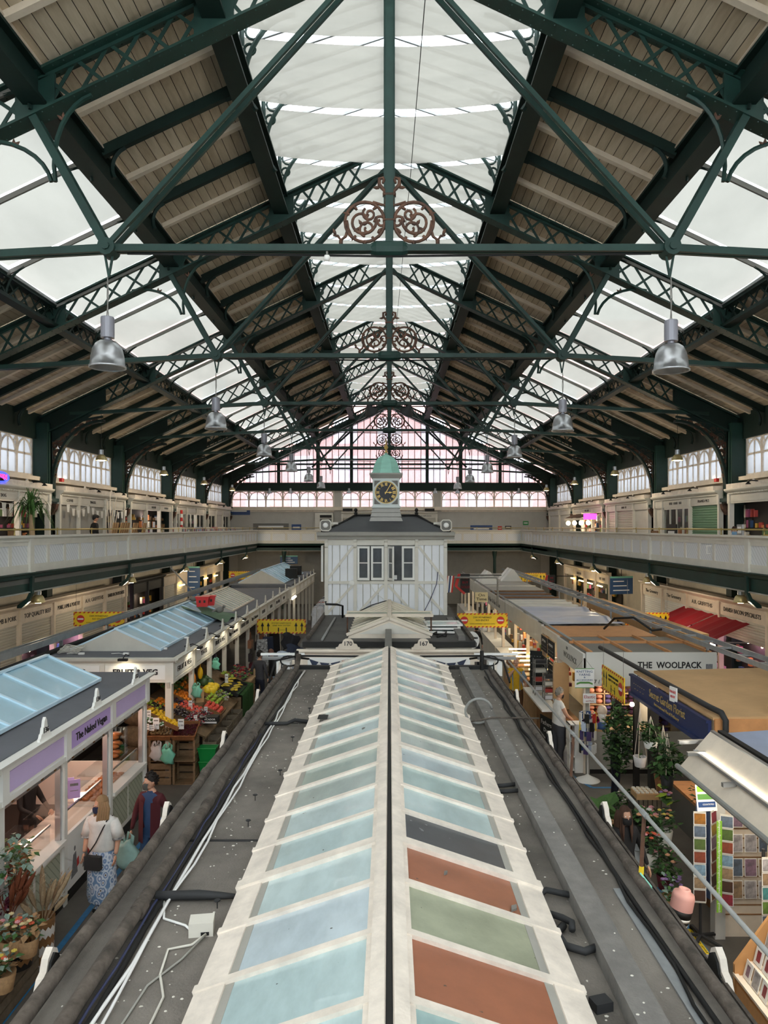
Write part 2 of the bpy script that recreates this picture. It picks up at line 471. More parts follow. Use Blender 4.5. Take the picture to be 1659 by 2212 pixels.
for sd in (-1, 1):
 for k in range(1, 7):
  wn += 1
  lab = '%s arcaded clerestory window, bay %d from the clock end' % ('cream framed', 7 - k)
  loc = (sd * XW, TY[k] + 0.38 if sd < 0 else TY[k] + 6.62, EYE + 1.72)
  if win is None:
   win = arcade('window_%d' % wn, 6.24, 1.26, 6, 'frosted', label=lab)
   win.location = loc; win.rotation_euler = (0, 0, PI / 2)
  else:
   w = dup(win, loc, PI / 2 if sd < 0 else -PI / 2, lab); w.name = 'window_%d' % wn
 # masonry piers between windows, above the wall
 for k in range(0, 8):
  O('wall_pier', MB().box(*sorted((sd * (XW - 0.02), sd * (XW + 0.3))), TY[k] - 0.4, TY[k] + 0.4, GZ + 3.0, EYE + 2.96), 'iron_dark', kind='structure')
 O('window_sill', MB().box(*sorted((sd * (XW - 0.3), sd * (XW + 0.2))), YN, YF, EYE + 1.55, EYE + 1.68), 'cream', kind='structure', label='cream moulded sill below the side windows')
 for k in range(1, 8):
  O('cornice_box', MB().box(*sorted((sd * (XW - 0.75), sd * (XW - 0.3))), TY[k - 1] + 0.55, TY[k] - 0.45, EYE + 1.18, EYE + 1.42), 'cream_worn', kind='structure', label='cream boxed cornice between iron columns')
# ---- far wall: boarded lower part, arcade strip, glazed gable
fw = MB()
fw.box(-XW, XW, YF, YF + 0.3, 0, GZ + 2.55)
fw.box(-XW, XW, YF, YF + 0.3, EYE + 2.55, EYE + 2.7)
for x in (-11.75, -3.75, 3.5, 11.75):
 fw.box(x - 0.3, x + 0.3, YF - 0.02, YF + 0.3, GZ, EYE + 3)
O('wall_far', fw, 'wall_grey', kind='structure', label='grey end wall behind the far gallery')
O('trim_3', MB().box(-XW, XW, YF - 0.25, YF + 0.1, EYE + 2.62, EYE + 3.2), 'iron_dark', kind='structure', label='deep green girder across the end wall')
O('trim_4', MB().box(-XW, XW, YF - 0.3, YF, GZ + 2.5, GZ + 2.75), 'cream', kind='structure', label='cream cornice along the end wall')
for i, (a, b, n) in enumerate(((-11.45, -4.05, 6), (-3.45, 3.2, 5), (3.8, 11.45, 6))):
 w = arcade('window_%d' % (20 + i), b - a, 1.48, n, 'gable_glass', label=('arcaded window strip under the gable, %s of the clock' % ('left', 'middle behind', 'right')[i]) if i != 1 else 'arcaded window strip under the gable, directly behind the clock')
 w.location = (a, YF, EYE + 1.15)
# glazed gable
g = E('window_30', (0, YF, 0), label='large gable window of pinkish obscured glass with dark mullions', kind='structure')
zb = EYE + 3.2
def gtop(x):
 return R(abs(x)) - 0.35
mull = MB()
for x in (-8.05, -5.2, -2.75, 2.75, 5.2, 8.05):
 mull.box(x - 0.11, x + 0.11, -0.12, 0.1, zb, gtop(x))
O('mullion', mull, 'iron_dark', g, kind='stuff')
for z in (EYE + 4.55, EYE + 5.7, EYE + 7.0):
 xe = (9.16 + EYE - 0.35 - z) / SLOPE
 O('transom', MB().box(-xe, xe, -0.1, 0.08, z - 0.06, z + 0.06), 'iron_dark', g)
for sd in (-1, 1):
 O('gable_rafter', MB().beam((0, 0, R(0) - 0.25), (sd * XW, 0, R(XW) - 0.25), 0.5, 0.75, up=(0, 1, 0)), 'iron_dark', g)
 O('gable_brace', MB().beam((sd * 2.8, -0.3, EYE + 6.9), (sd * 5.6, -0.3, EYE + 4.3), 0.12, 0.12), 'iron_dark', g)
bars = MB()
nb = 46
xs = [-10.6 + 21.2 * i / nb for i in range(nb + 1)]
levels = [zb, EYE + 4.55, EYE + 5.7, EYE + 7.0, 99]
for x in xs:
 if gtop(x) > zb + 0.1:
  bars.box(x - 0.022, x + 0.022, -0.04, 0.02, zb, gtop(x))
O('glazing_bar', bars, 'mid_grey', g, kind='stuff')
for i in range(nb):
 xa, xb = xs[i], xs[i + 1]
 for j in range(4):
  z0, z1a, z1b = levels[j], min(levels[j + 1], gtop(xa)), min(levels[j + 1], gtop(xb))
  if z1a > z0 + 0.05 and z1b > z0 + 0.05:
   O('pane', MB().prism([(xa, z0), (xb, z0), (xb, z1b), (xa, z1a)], 'y', -0.005, 0.005), 'gable_glass', g)
# brick building outside, seen through the gable glass
ob = MB(); ob.box(-26, 26, 66, 67, 0, 24)
O('wall_outside', ob, 'brick_pink', kind='structure', label='pinkish brick building seen through the gable glass')
owm = MB()
for ix in range(-5, 6):
 for iz in range(4):
  owm.box(ix * 3.9 - 1.05, ix * 3.9 + 1.05, 65.9, 66.05, 6.2 + iz * 3.4, 8.5 + iz * 3.4)
O('window_40', owm, 'pale_stone', kind='structure', label='pale windows of the brick building outside')
# ---- unseen near wall behind the camera, its gable glazed clear to add sky light
nw = MB(); nw.box(-XW, XW, YN - 0.3, YN, 0, EYE + 1.2)
O('wall_near', nw, 'wall_grey', kind='structure')
ng = MB()
ng.prism([(-XW, EYE + 1.2), (XW, EYE + 1.2), (XW, R(XW)), (0, R(0)), (-XW, R(XW))], 'y', YN - 0.02, YN)
O('window_41', ng, 'clear', kind='structure')
# ---- roof: boarded panels
SY = 7 / 3.0
def board_mesh(L, w, m):
 return MB().box(-w / 2 + 0.006, w / 2 - 0.006, 0, L, -0.012, 0.012).mesh('board', m)
RP = []
BW = 0.195
for sd in (-1, 1):
 for (xa, xb, nm) in ((X1 + 0.05, X2 - 0.05, 'upper'), (X3 + 0.1, XW - 0.02, 'lower')):
  for k in range(-1, 7):
   y0 = TY[k] if k >= 0 else YN
   y1 = TY[k + 1]
   if k >= 0:
    y0 += 0.02
   root = E('roof_panel', (sd * xa, y0, R(xa) + 0.3), label='cream boarded roof panel between iron rafters', kind='structure')
   sl = math.hypot(xb - xa, SLOPE * (xb - xa)); L = y1 - y0 - 0.02
   ang = TH * sd
   bk = O('backing', MB().box(0, sl, 0, L, 0.015, 0.045) if sd > 0 else MB().box(-sl, 0, 0, L, 0.015, 0.045), 'gapdark', root, rot=(0, ang, 0))
   visible = (1 <= k <= 3 or (k == 0 and nm == 'upper')) if nm == 'upper' else (1 <= k <= 4)
   nbd = int(round(sl / BW)); w = sl / nbd
   if visible:
    bm = [board_mesh(L, w, q) for q in ('board', 'board2', 'board3')]
    for i in range(nbd):
     d = (i + 0.5) * w
     O('board', bm[random.choice((0, 0, 1, 1, 2))], None, root, (sd * d * math.cos(TH), 0, -d * math.sin(TH)), (0, ang, 0))
   else:
    mm = MB()
    for i in range(nbd):
     a, b = i * w + 0.006, (i + 1) * w - 0.006
     mm.box(*(sorted((sd * a, sd * b))), 0, L, -0.012, 0.012, random.choice((0, 0, 1, 1, 2)))
    O('boarding', mm, ['board', 'board2', 'board3'], root, rot=(0, ang, 0), kind='stuff')
   # cream battens and iron rafters
   nsub = 3 if nm == 'upper' else 4
   st = 7.0 / nsub
   for j in range(nsub):
    yb = (j + 0.5) * st
    if yb < L:
     O('batten', MB().box(*sorted((0, sd * sl)), yb - 0.06, yb + 0.06, -0.11, -0.012), 'batten', root, rot=(0, ang, 0))
    if j:
     yr = j * st
     if yr < L:
      O('rafter', MB().box(*sorted((0, sd * sl)), yr - 0.06, yr + 0.06, -0.2, -0.012), 'iron_dark', root, rot=(0, ang, 0))
      # quarter-round brackets where the rafter meets the girders
      for e, dx in (((sl, -1), (0, 1)) if nm == 'upper' else ((sl, -1),)):
       br = MB()
       rr = 0.42
       pts = [(sd * (e + dx * rr * (1 - math.cos(t))), yr, -0.2 - rr * (1 - math.sin(t))) for t in [PI / 2 * q / 6 for q in range(7)]]
       br.tube(pts, 0.045, 4)
       O('bracket', br, 'iron_dark', root, rot=(0, ang, 0))
   for e in (0.03, sl - 0.03):
    O('edge_moulding', MB().box(*sorted((sd * (e - 0.05), sd * (e + 0.05))), 0, L, -0.08, -0.012), 'batten', root, rot=(0, ang, 0))
# ---- longitudinal girders
for sd in (-1, 1):
 s_ = 'left' if sd < 0 else 'right'
 for x, nm, w, d in ((X1, 'lantern', 0.2, 0.42), (X2, 'middle', 0.2, 0.46)):
  m = MB()
  z = R(x)
  m.box(sd * x - w * 0.25, sd * x + w * 0.25, YN, YF, z - d / 2 + 0.02, z + 0.3)
  m.box(sd * x - w * 0.9, sd * x + w * 0.9, YN, YF, z - d / 2 - 0.02, z - d / 2 + 0.03)
  m.box(sd * x - w * 0.8, sd * x + w * 0.8, YN, YF, z + 0.2, z + 0.25)
  O('roof_girder', m, 'iron_dark', kind='structure', label='dark green girder along the %s side of the %s' % (s_, 'lantern' if nm == 'lantern' else 'boarded roof slope'))
 # lattice girder under the lower edge of the glazed strip
 lg = E('lattice_girder', (sd * X3, YN, R(X3)), label='lattice girder along the lower edge of the %s glazed strip' % s_, kind='structure')
 O('top_chord', MB().box(-0.1, 0.1, 0, YF - YN, 0.1, 0.17), 'iron_dark', lg)
 O('bottom_chord', MB().box(-0.13, 0.13, 0, YF - YN, -0.36, -0.28), 'iron_dark', lg)
 O('edge_rail', MB().box(-0.03 - sd * 0.1, 0.03 - sd * 0.1, 0, YF - YN, 0.17, 0.24), 'galv', lg)
 lat = MB(); n = int((YF - YN) / 0.5)
 for i in range(n):
  a, b = i * 0.5, i * 0.5 + 0.5
  lat.beam((0, a, -0.3), (0, b, 0.12), 0.05, 0.02, up=(1, 0, 0)); lat.beam((0, b, -0.3), (0, a, 0.12), 0.05, 0.02, up=(1, 0, 0))
 O('lattice', lat, 'iron_dark', lg, kind='stuff')
m = MB(); m.box(-0.06, 0.06, YN, YF, R(0) - 0.36, R(0) - 0.22); m.box(-0.03, 0.03, YN, YF, R(0) - 0.42, R(0) - 0.36)
O('ridge_beam', m, 'iron_dark', kind='structure', label='dark ridge beam running the length of the lantern')
# ---- lantern: glazed sides, glass roof, sagging white sheets
subs = [YN] + [4.2 + SY * i for i in range(22) if 4.2 + SY * i < YF] + [YF]
ZS, ZC = EYE + 9.06, EYE + 8.86
for i in range(len(subs) - 1):
 a, b = subs[i] + 0.13, subs[i + 1] - 0.13
 far = len(subs) - 1 - i
 def fn(u, v, a=a, b=b):
  x = -2.78 + 5.56 * u
  t = (x / 2.78) ** 2
  return (x, a + (b - a) * v, ZC + (ZS - ZC) * t - 0.07 * math.sin(PI * v) * (1 - t * 0.6) + 0.012 * math.sin(9 * u + 5 * v + i))
 O('ceiling_sheet', MB().grid(fn, 16, 6), 'cloth', label='white sagging ceiling sheet under the lantern, %s from the clock gable' % ORD[far], cat='ceiling sheet', group='white sheets hung under the lantern', smooth=True)
ls = {}
for sd in (-1, 1):
 s_ = 'left' if sd < 0 else 'right'
 for i in range(len(subs) - 1):
  a, b = subs[i], subs[i + 1]
  if b < 10: continue
  w = E('lantern_light', (sd * 2.86, a, R(X1) + 0.3), label='glazed side light of the lantern, %s row, number %d from the clock gable' % (s_, len(subs) - 1 - i), kind='structure')
  L = b - a; Hh = 1.1
  key = round(L, 2)
  if key not in ls:
   fr = MB()
   fr.box(-0.03, 0.03, 0, L, 0, 0.06); fr.box(-0.03, 0.03, 0, L, Hh - 0.06, Hh)
   fr.box(-0.025, 0.025, 0, L, 0.52, 0.57)
   for q in range(5):
    y = L * q / 4
    fr.box(-0.03, 0.03, y - 0.035, y + 0.035, 0, Hh)
   pa = MB().box(-0.005, 0.005, 0.04, L / 4 - 0.04, 0.07, 0.51)
   pb = MB().box(-0.005, 0.005, 0.04, L / 4 - 0.04, 0.58, Hh - 0.07)
   ls[key] = (fr.mesh('window_frame', 'offwhite'), pa.mesh('pane', 'frosted'), pb.mesh('pane', 'frosted'))
  f, pa, pb = ls[key]
  O('window_frame', f, None, w)
  for q in range(4):
   O('pane', pa, None, w, (0, L * q / 4, 0)); O('pane', pb, None, w, (0, L * q / 4, 0))
  # opening gear
  O('stay', MB().beam((-sd * 0.04, L * 0.4, 0.3), (-sd * 0.3, L * 0.4, 0.18), 0.03, 0.03), 'offwhite', w)
  O('stay', MB().beam((-sd * 0.04, L * 0.75, 0.3), (-sd * 0.3, L * 0.75, 0.18), 0.03, 0.03), 'offwhite', w)
 # curved cast brackets with rings
 br = None
 for i, y in enumerate(subs[1:-1]):
  if y < 9: continue
  lab = 'curved iron bracket with rings under the lantern sheet, %s row, number %d from the clock gable' % (s_, len(subs) - 2 - i)
  if br is None:
   br = E('lantern_bracket', (sd * 2.68, y, R(X1)), label=lab, kind='structure')
   m = MB()
   pts = [(-sd * 0.95 * (1 - math.cos(t)), 0, 1.45 * math.sin(t)) for t in [PI / 2 * q / 10 for q in range(11)]]
   m.tube(pts, 0.045, 6)
   m.tube([(0, 0, 0), (sd * 0.02, 0, 1.5)], 0.05, 6)
   O('rib', m, 'iron', br)
   for (cx, cz, r_) in ((-0.2, 1.15, 0.15), (-0.13, 0.82, 0.1), (-0.42, 1.33, 0.08)):
    mm = MB(); mm.tube([(sd * 0 + sd * cx + r_ * math.cos(t), 0, cz + r_ * math.sin(t)) for t in [2 * PI * q / 12 for q in range(13)]], 0.025, 5)
    O('ring', mm, 'iron', br)
  else:
   dup(br, (sd * 2.68, y, R(X1)), None, lab)
# lantern glass roof above the sheets
gr = E('lantern_roof', (0, 0, 0), label='glass roof of the lantern above the sheets', kind='structure')
for sd in (-1, 1):
 m = MB(); m.prism([(0, EYE + 10.35), (sd * 3.0, EYE + 9.35), (sd * 3.0, EYE + 9.36), (0, EYE + 10.36)], 'y', YN, YF)
 O('glazing', m, 'clear', gr)
 bm = MB()
 y = 8.0
 while y < YF:
  bm.beam((0, y, EYE + 10.32), (sd * 3.0, y, EYE + 9.32), 0.05, 0.06)
  y += 0.58
 O('glazing_bar', bm, 'galv', gr, kind='stuff')
# ---- glazed strips with sheets on both slopes
for sd in (-1, 1):
 s_ = 'left' if sd < 0 else 'right'
 for i in range(len(subs) - 1):
  a, b = subs[i] + 0.07, subs[i + 1] - 0.07
  def fn(u, v, a=a, b=b):
   x = X2 + 0.12 + (X3 - X2 - 0.24) * u
   return (sd * x, a + (b - a) * v, R(x) + 0.26 - 0.06 * math.sin(PI * v) - 0.03 * math.sin(PI * u) + 0.01 * math.sin(7 * v + 3 * u + i))
  far = len(subs) - 1 - i
  O('roof_sheet', MB().grid(fn, 8, 6), 'cloth_side', label='white translucent sheet in the %s glazed strip, %s from the clock gable' % (s_, ORD[far]), cat='ceiling sheet', group='white sheets in the %s glazed strip' % s_, smooth=True)
  y = subs[i + 1]
  if y < YF - 1:
   r_ = O('strip_rafter', MB().beam((sd * X2, y - 0.05, R(X2) + 0.13), (sd * X3, y - 0.05, R(X3) + 0.13), 0.045, 0.09), 'mid_grey', kind='structure', label='slim grey rafter across the %s glazed strip, number %d' % (s_, far))
   bb = MB(); rr = 0.4
   for e, dx in ((X3 - 0.06, -1), (X2 + 0.06, 1)):
    bb.tube([(sd * (e + dx * rr * (1 - math.cos(t))), y - 0.05, R(e + dx * rr * (1 - math.cos(t))) + 0.1 - rr * (1 - math.sin(t))) for t in [PI / 2 * q / 5 for q in range(6)]], 0.03, 4)
   O('bracket', bb, 'iron_dark', r_, kind='stuff')
 m = MB(); m.prism([(sd * X2, R(X2) + 0.62), (sd * X3, R(X3) + 0.62), (sd * X3, R(X3) + 0.63), (sd * X2, R(X2) + 0.63)], 'y', YN, YF)
 O('strip_glazing', m, 'clear', kind='structure', label='roof glass above the %s strip of sheets' % s_)
# ================================================================ roof trusses
NX, NH = 4.24, EYE + 4.2          # tie node
TOPO, BOTO = 0.17, -0.45          # chord offsets from the roof line
def spiral(cx, cz, r0, r1, a0, turns, n=18):
 return [(cx + (r0 + (r1 - r0) * q / n) * math.cos(a0 + turns * 2 * PI * q / n), 0, cz + (r0 + (r1 - r0) * q / n) * math.sin(a0 + turns * 2 * PI * q / n)) for q in range(n + 1)]
def scroll_mesh():
 m = MB()
 for sd in (-1, 1):
  def S(pts): return [(sd * p[0], p[1], p[2]) for p in pts]
  # big ring of the scroll, two inner spirals, tail, top curl
  m.tube(S(spiral(0.37, 0.30, 0.30, 0.30, 0, 1.0, 24)), 0.025, 6)
  m.tube(S(spiral(0.41, 0.31, 0.225, 0.05, PI * 0.9, 1.25, 24)), [0.024] * 12 + [0.02] * 13, 6)
  m.tube(S(spiral(0.33, 0.20, 0.13, 0.03, -PI * 0.4, 1.3, 18)), 0.02, 6)
  m.tube(S(spiral(0.30, 0.42, 0.11, 0.03, PI * 0.3, -1.2, 16)), 0.02, 6)
  m.tube(S(spiral(0.13, 0.30, 0.10, 0.03, 0, 1.2, 14)), 0.02, 6)
  m.tube(S([(0.55, 0, 0.05), (0.62, 0, 0.2), (0.64, 0, 0.32)]), 0.022, 6)
  m.tube(S([(0.62, 0, 0.22), (0.66, 0, 0.08), (0.73, 0, 0.03), (0.78, 0, 0.09), (0.85, 0, 0.1)]), [0.022, 0.024, 0.024, 0.022, 0.012], 6)
  m.tube(S([(0.73, 0, 0.03), (0.73, 0, -0.05)]), 0.03, 4)
  m.tube(S([(0.37, 0, 0.02), (0.37, 0, -0.05)]), 0.03, 4)
  m.tube(S([(0.05, 0, 0.3), (0.04, 0, 0.55), (0.12, 0, 0.56), (0.25, 0, 0.6)]), 0.022, 6)
  m.tube(S([(0.06, 0, 0.52), (0.045, 0, 0.7), (0.08, 0, 0.78), (0.15, 0, 0.86), (0.15, 0, 0.95), (0.09, 0, 0.97), (0.075, 0, 0.9)]), [0.022, 0.022, 0.026, 0.034, 0.03, 0.022, 0.012], 6)
  # leaf tips
  for (x, z, a) in ((0.16, 0.15, 2.2), (0.23, 0.5, 2.5), (0.5, 0.5, 0.8), (0.62, 0.42, 0.3), (0.52, 0.08, -0.9), (0.25, 0.06, -2), (0.42, 0.27, 1.0), (0.36, 0.36, 2.4), (0.47, 0.2, -0.6), (0.82, 0.13, 1.2), (0.09, 0.9, 1.9), (0.17, 0.82, 0)):
   c, s = math.cos(a), math.sin(a)
   m.tube(S([(x - 0.02 * c, 0, z - 0.02 * s), (x + 0.03 * c, 0, z + 0.03 * s), (x + 0.08 * c, 0, z + 0.08 * s)]), [0.02, 0.028, 0.004], 5)
 m.box(-0.1, 0.1, -0.04, 0.04, 0.31, 0.34); m.box(-0.1, 0.1, -0.04, 0.04, 0.69, 0.73)
 return m
SCROLL = scroll_mesh().mesh('scrollwork', 'rust', True)
def chord(m, xa, xb, off, w, hgt, sd):
 m.beam((sd * xa, 0, R(xa) + off), (sd * xb, 0, R(xb) + off), w, hgt)
def fillet(m, c, r, a0, a1, rad=0.035, n=8):
 m.tube([(c[0] + r * math.cos(a0 + (a1 - a0) * q / n), 0, c[1] + r * math.sin(a0 + (a1 - a0) * q / n)) for q in range(n + 1)], rad, 5)
CH_TOP = MB(); CH_BOT = MB()
LATS = []
for sd in (-1, 1):
 for m, off in ((CH_TOP, TOPO), (CH_BOT, BOTO)):
  chord(m, 0.02, 12.0, off, 0.32, 0.04, sd)
  chord(m, 0.02, 12.0, off + (-0.04 if off > 0 else 0.04), 0.05, 0.07, sd)
 segs = ((0.55, X1, 5), (X1, X2, 5), (X2, X3, 5), (X3, 9.7, 3))
 for xa, xb, n in segs:
  xa += 0.1; xb -= 0.1
  for i in range(n):
   a = xa + (xb - xa) * i / n; b = xa + (xb - xa) * (i + 1) / n
   LATS.append(((sd * a, R(a) + BOTO), (sd * b, R(b) + TOPO)))
   LATS.append(((sd * b, R(b) + BOTO), (sd * a, R(a) + TOPO)))
LATM = []
for k, (p, q) in enumerate(LATS):
 LATM.append(MB().beam((p[0], 0.02 * (k % 2), p[1]), (q[0], 0.02 * (k % 2), q[1]), 0.018, 0.055, up=(0, 0, 1)).mesh('lattice_bar', 'iron'))
LATALL = MB()
for k, (p, q) in enumerate(LATS):
 LATALL.beam((p[0], 0.02 * (k % 2), p[1]), (q[0], 0.02 * (k % 2), q[1]), 0.018, 0.055)
LATALL = LATALL.mesh('lattice', 'iron')
CHT = CH_TOP.mesh('top_chord', 'iron'); CHB = CH_BOT.mesh('bottom_chord', 'iron')
# rivets on the chords
rv = MB()
for sd in (-1, 1):
 x = 0.4
 while x < 9.5:
  for yy in (-0.11, 0.11):
   rv.lathe([(0.016, 0), (0.012, -0.012), (0.002, -0.016)], (sd * x, yy, R(x) + BOTO - 0.02), 5, cap=False)
   rv.lathe([(0.016, 0), (0.012, -0.012), (0.002, -0.016)], (sd * x, yy, R(x) + TOPO - 0.02), 5, cap=False)
  x += 0.16
RIV = rv.mesh('rivets', 'iron')
plates = {}
GP = []
for sd in (-1, 1):
 for x in (X1, X2, X3):
  z = R(x)
  GP.append(MB().prism([(sd * (x - 0.3), z + 0.24), (sd * (x + 0.3), z + 0.0), (sd * (x + 0.3), z - 0.55), (sd * (x - 0.3), z - 0.27)], 'y', -0.025, 0.025).mesh('gusset_plate', 'iron'))
 # solid web of the rafter end over the column
 GP.append(MB().prism([(sd * 9.65, R(9.65) + TOPO), (sd * 12, R(12) + TOPO), (sd * 12, R(12) - 0.55), (sd * 11.4, R(12) - 0.55), (sd * 9.65, R(9.65) + BOTO)], 'y', -0.03, 0.03).mesh('web_plate', 'iron_dark'))
KP = MB(); KP.box(-0.06, 0.06, -0.06, 0.06, NH, R(0) - 0.3); KP.box(-0.085, 0.085, -0.03, 0.03, NH + 0.3, R(0) - 0.3)
KP = KP.mesh('king_post', 'iron')
TIE = []
tm = MB()
for yy in (-0.05, 0.05):
 tm.box(-NX, NX, yy - 0.03, yy + 0.03, NH - 0.05, NH + 0.05)
TIE.append(tm.mesh('tie_bar', 'iron'))
for sd in (-1, 1):
 tm = MB()
 for yy in (-0.05, 0.05):
  tm.beam((sd * NX, yy, NH), (sd * 10.85, yy, EYE + 3.84), 0.06, 0.11)
 TIE.append(tm.mesh('tie_bar', 'iron'))
cj = MB(); cj.tube([(-0.28, 0, NH), (-0.2, 0, NH), (0.2, 0, NH), (0.28, 0, NH)], [0.08, 0.12, 0.12, 0.08], 10)
CJ = cj.mesh('centre_joint', 'iron')
cb = MB(); cb.tube([(-NX + 0.3, -0.05, NH - 0.09), (-1.4, -0.05, NH - 0.11), (0, -0.05, NH - 0.13), (1.6, -0.05, NH - 0.11), (NX - 0.3, -0.05, NH - 0.09)], 0.018, 5)
CABLE = cb.mesh('cable', 'black')
DIA = []; STR = []; NOD = []; CUR = []; HOOK = []; ARM = []
for sd in (-1, 1):
 for yy in (-0.1, 0.1):
  DIA.append(MB().beam((sd * NX, yy, NH), (sd * 0.12, yy, R(0) - 0.42), 0.06, 0.07).mesh('diagonal', 'iron'))
  STR.append(MB().beam((sd * NX, yy, NH), (sd * X2, yy, R(X2) + BOTO), 0.07, 0.12).mesh('strut', 'iron'))
 nd = MB(); n0 = 0
 nd.tube([(sd * NX, -0.14, NH), (sd * NX, 0.14, NH)], 0.13, 12); nd.tube([(sd * NX, -0.17, NH), (sd * NX, 0.17, NH)], 0.06, 8)
 NOD.append(nd.mesh('node_boss', 'iron'))
 h = MB(); h.beam((sd * NX - 0.06, 0, NH - 0.08), (sd * NX, 0, NH - 0.42), 0.03, 0.03); h.beam((sd * NX + 0.06, 0, NH - 0.08), (sd * NX, 0, NH - 0.42), 0.03, 0.03)
 HOOK.append(h.mesh('hanger', 'iron'))
 c = MB()
 rr = 0.85
 zt = R(X2) + BOTO
 # curved fillets either side of the strut head
 pts = []
 for q in range(9):
  t = PI / 2 * q / 8
  pts.append((sd * (X2 + 0.02 - 0.0 + (rr + 0.1) * (1 - math.cos(t)) - 0.26 * (1 - q / 8)), 0, zt - 0.95 + 0.95 * math.sin(t) - SLOPE * (rr) * (q / 8) * 0.9))
 c.tube(pts, 0.035, 5)
 pts = []
 for q in range(9):
  t = PI / 2 * q / 8
  pts.append((sd * (X2 - 0.3 * (1 - q / 8) - rr * (1 - math.cos(t))), 0, zt - 0.95 + 0.95 * math.sin(t) + SLOPE * rr * 0.9 * (q / 8)))
 c.tube(pts, 0.035, 5)
 CUR.append(c.mesh('curved_brace', 'iron'))
 fl = MB()
 for (dx, dz) in ((0.33, -0.42), (-0.42, -0.02)):
  x0, z0 = sd * (X2 + dx), zt + dz
  for a in (0.7, 1.57, 2.44):
   fl.tube([(x0, 0, z0), (x0 + 0.06 * math.cos(a), 0, z0 + 0.06 * math.sin(a)), (x0 + 0.12 * math.cos(a), 0, z0 + 0.12 * math.sin(a))], [0.015, 0.03, 0.005], 5)
 ARM.append(fl.mesh('fleur_finial', 'rust'))
for k, y in enumerate(TY):
 if k == 0: continue
 t = E('roof_truss', (0, y, 0), label='riveted green iron roof truss with lattice rafters, number %d from the clock gable' % (8 - k), kind='structure')
 O('top_chord', CHT, None, t); O('bottom_chord', CHB, None, t)
 if k <= 3:
  for i, me in enumerate(LATM):
   O('lattice_bar', me, None, t)
  O('rivets', RIV, None, t, kind='stuff')
 else:
  O('lattice', LATALL, None, t, kind='stuff')
 for me in GP: O(me.name.split('.')[0], me, None, t)
 O('king_post', KP, None, t)
 for me in TIE: O('tie_bar', me, None, t)
 O('centre_joint', CJ, None, t)
 O('cable', CABLE, None, t)
 for me in DIA: O('diagonal', me, None, t)
 for me in STR: O('strut', me, None, t)
 for me in NOD: O('node_boss', me, None, t)
 for me in HOOK: O('hanger', me, None, t)
 for me in CUR: O('curved_brace', me, None, t)
 for me in ARM: O('fleur_finial', me, None, t)
 s = O('scrollwork', SCROLL, None, t, (0, -0.02, NH + 0.1), label='rusty cast scroll ornament')
# small white sensor under the nearest tie
sn = E('smoke_sensor', (PX(707, 11.2), 11.16, PZ(553, 11.2) - 0.04), label='small white sensor dome clipped under the nearest tie bar', cat='sensor')
O('dome', MB().lathe([(0.0, -0.05), (0.04, -0.04), (0.05, 0.0), (0.045, 0.03), (0.0, 0.035)], n=12), 'white', sn, smooth=True)
O('mount', MB().box(-0.015, 0.015, -0.01, 0.01, 0.02, 0.2), 'mid_grey', sn)
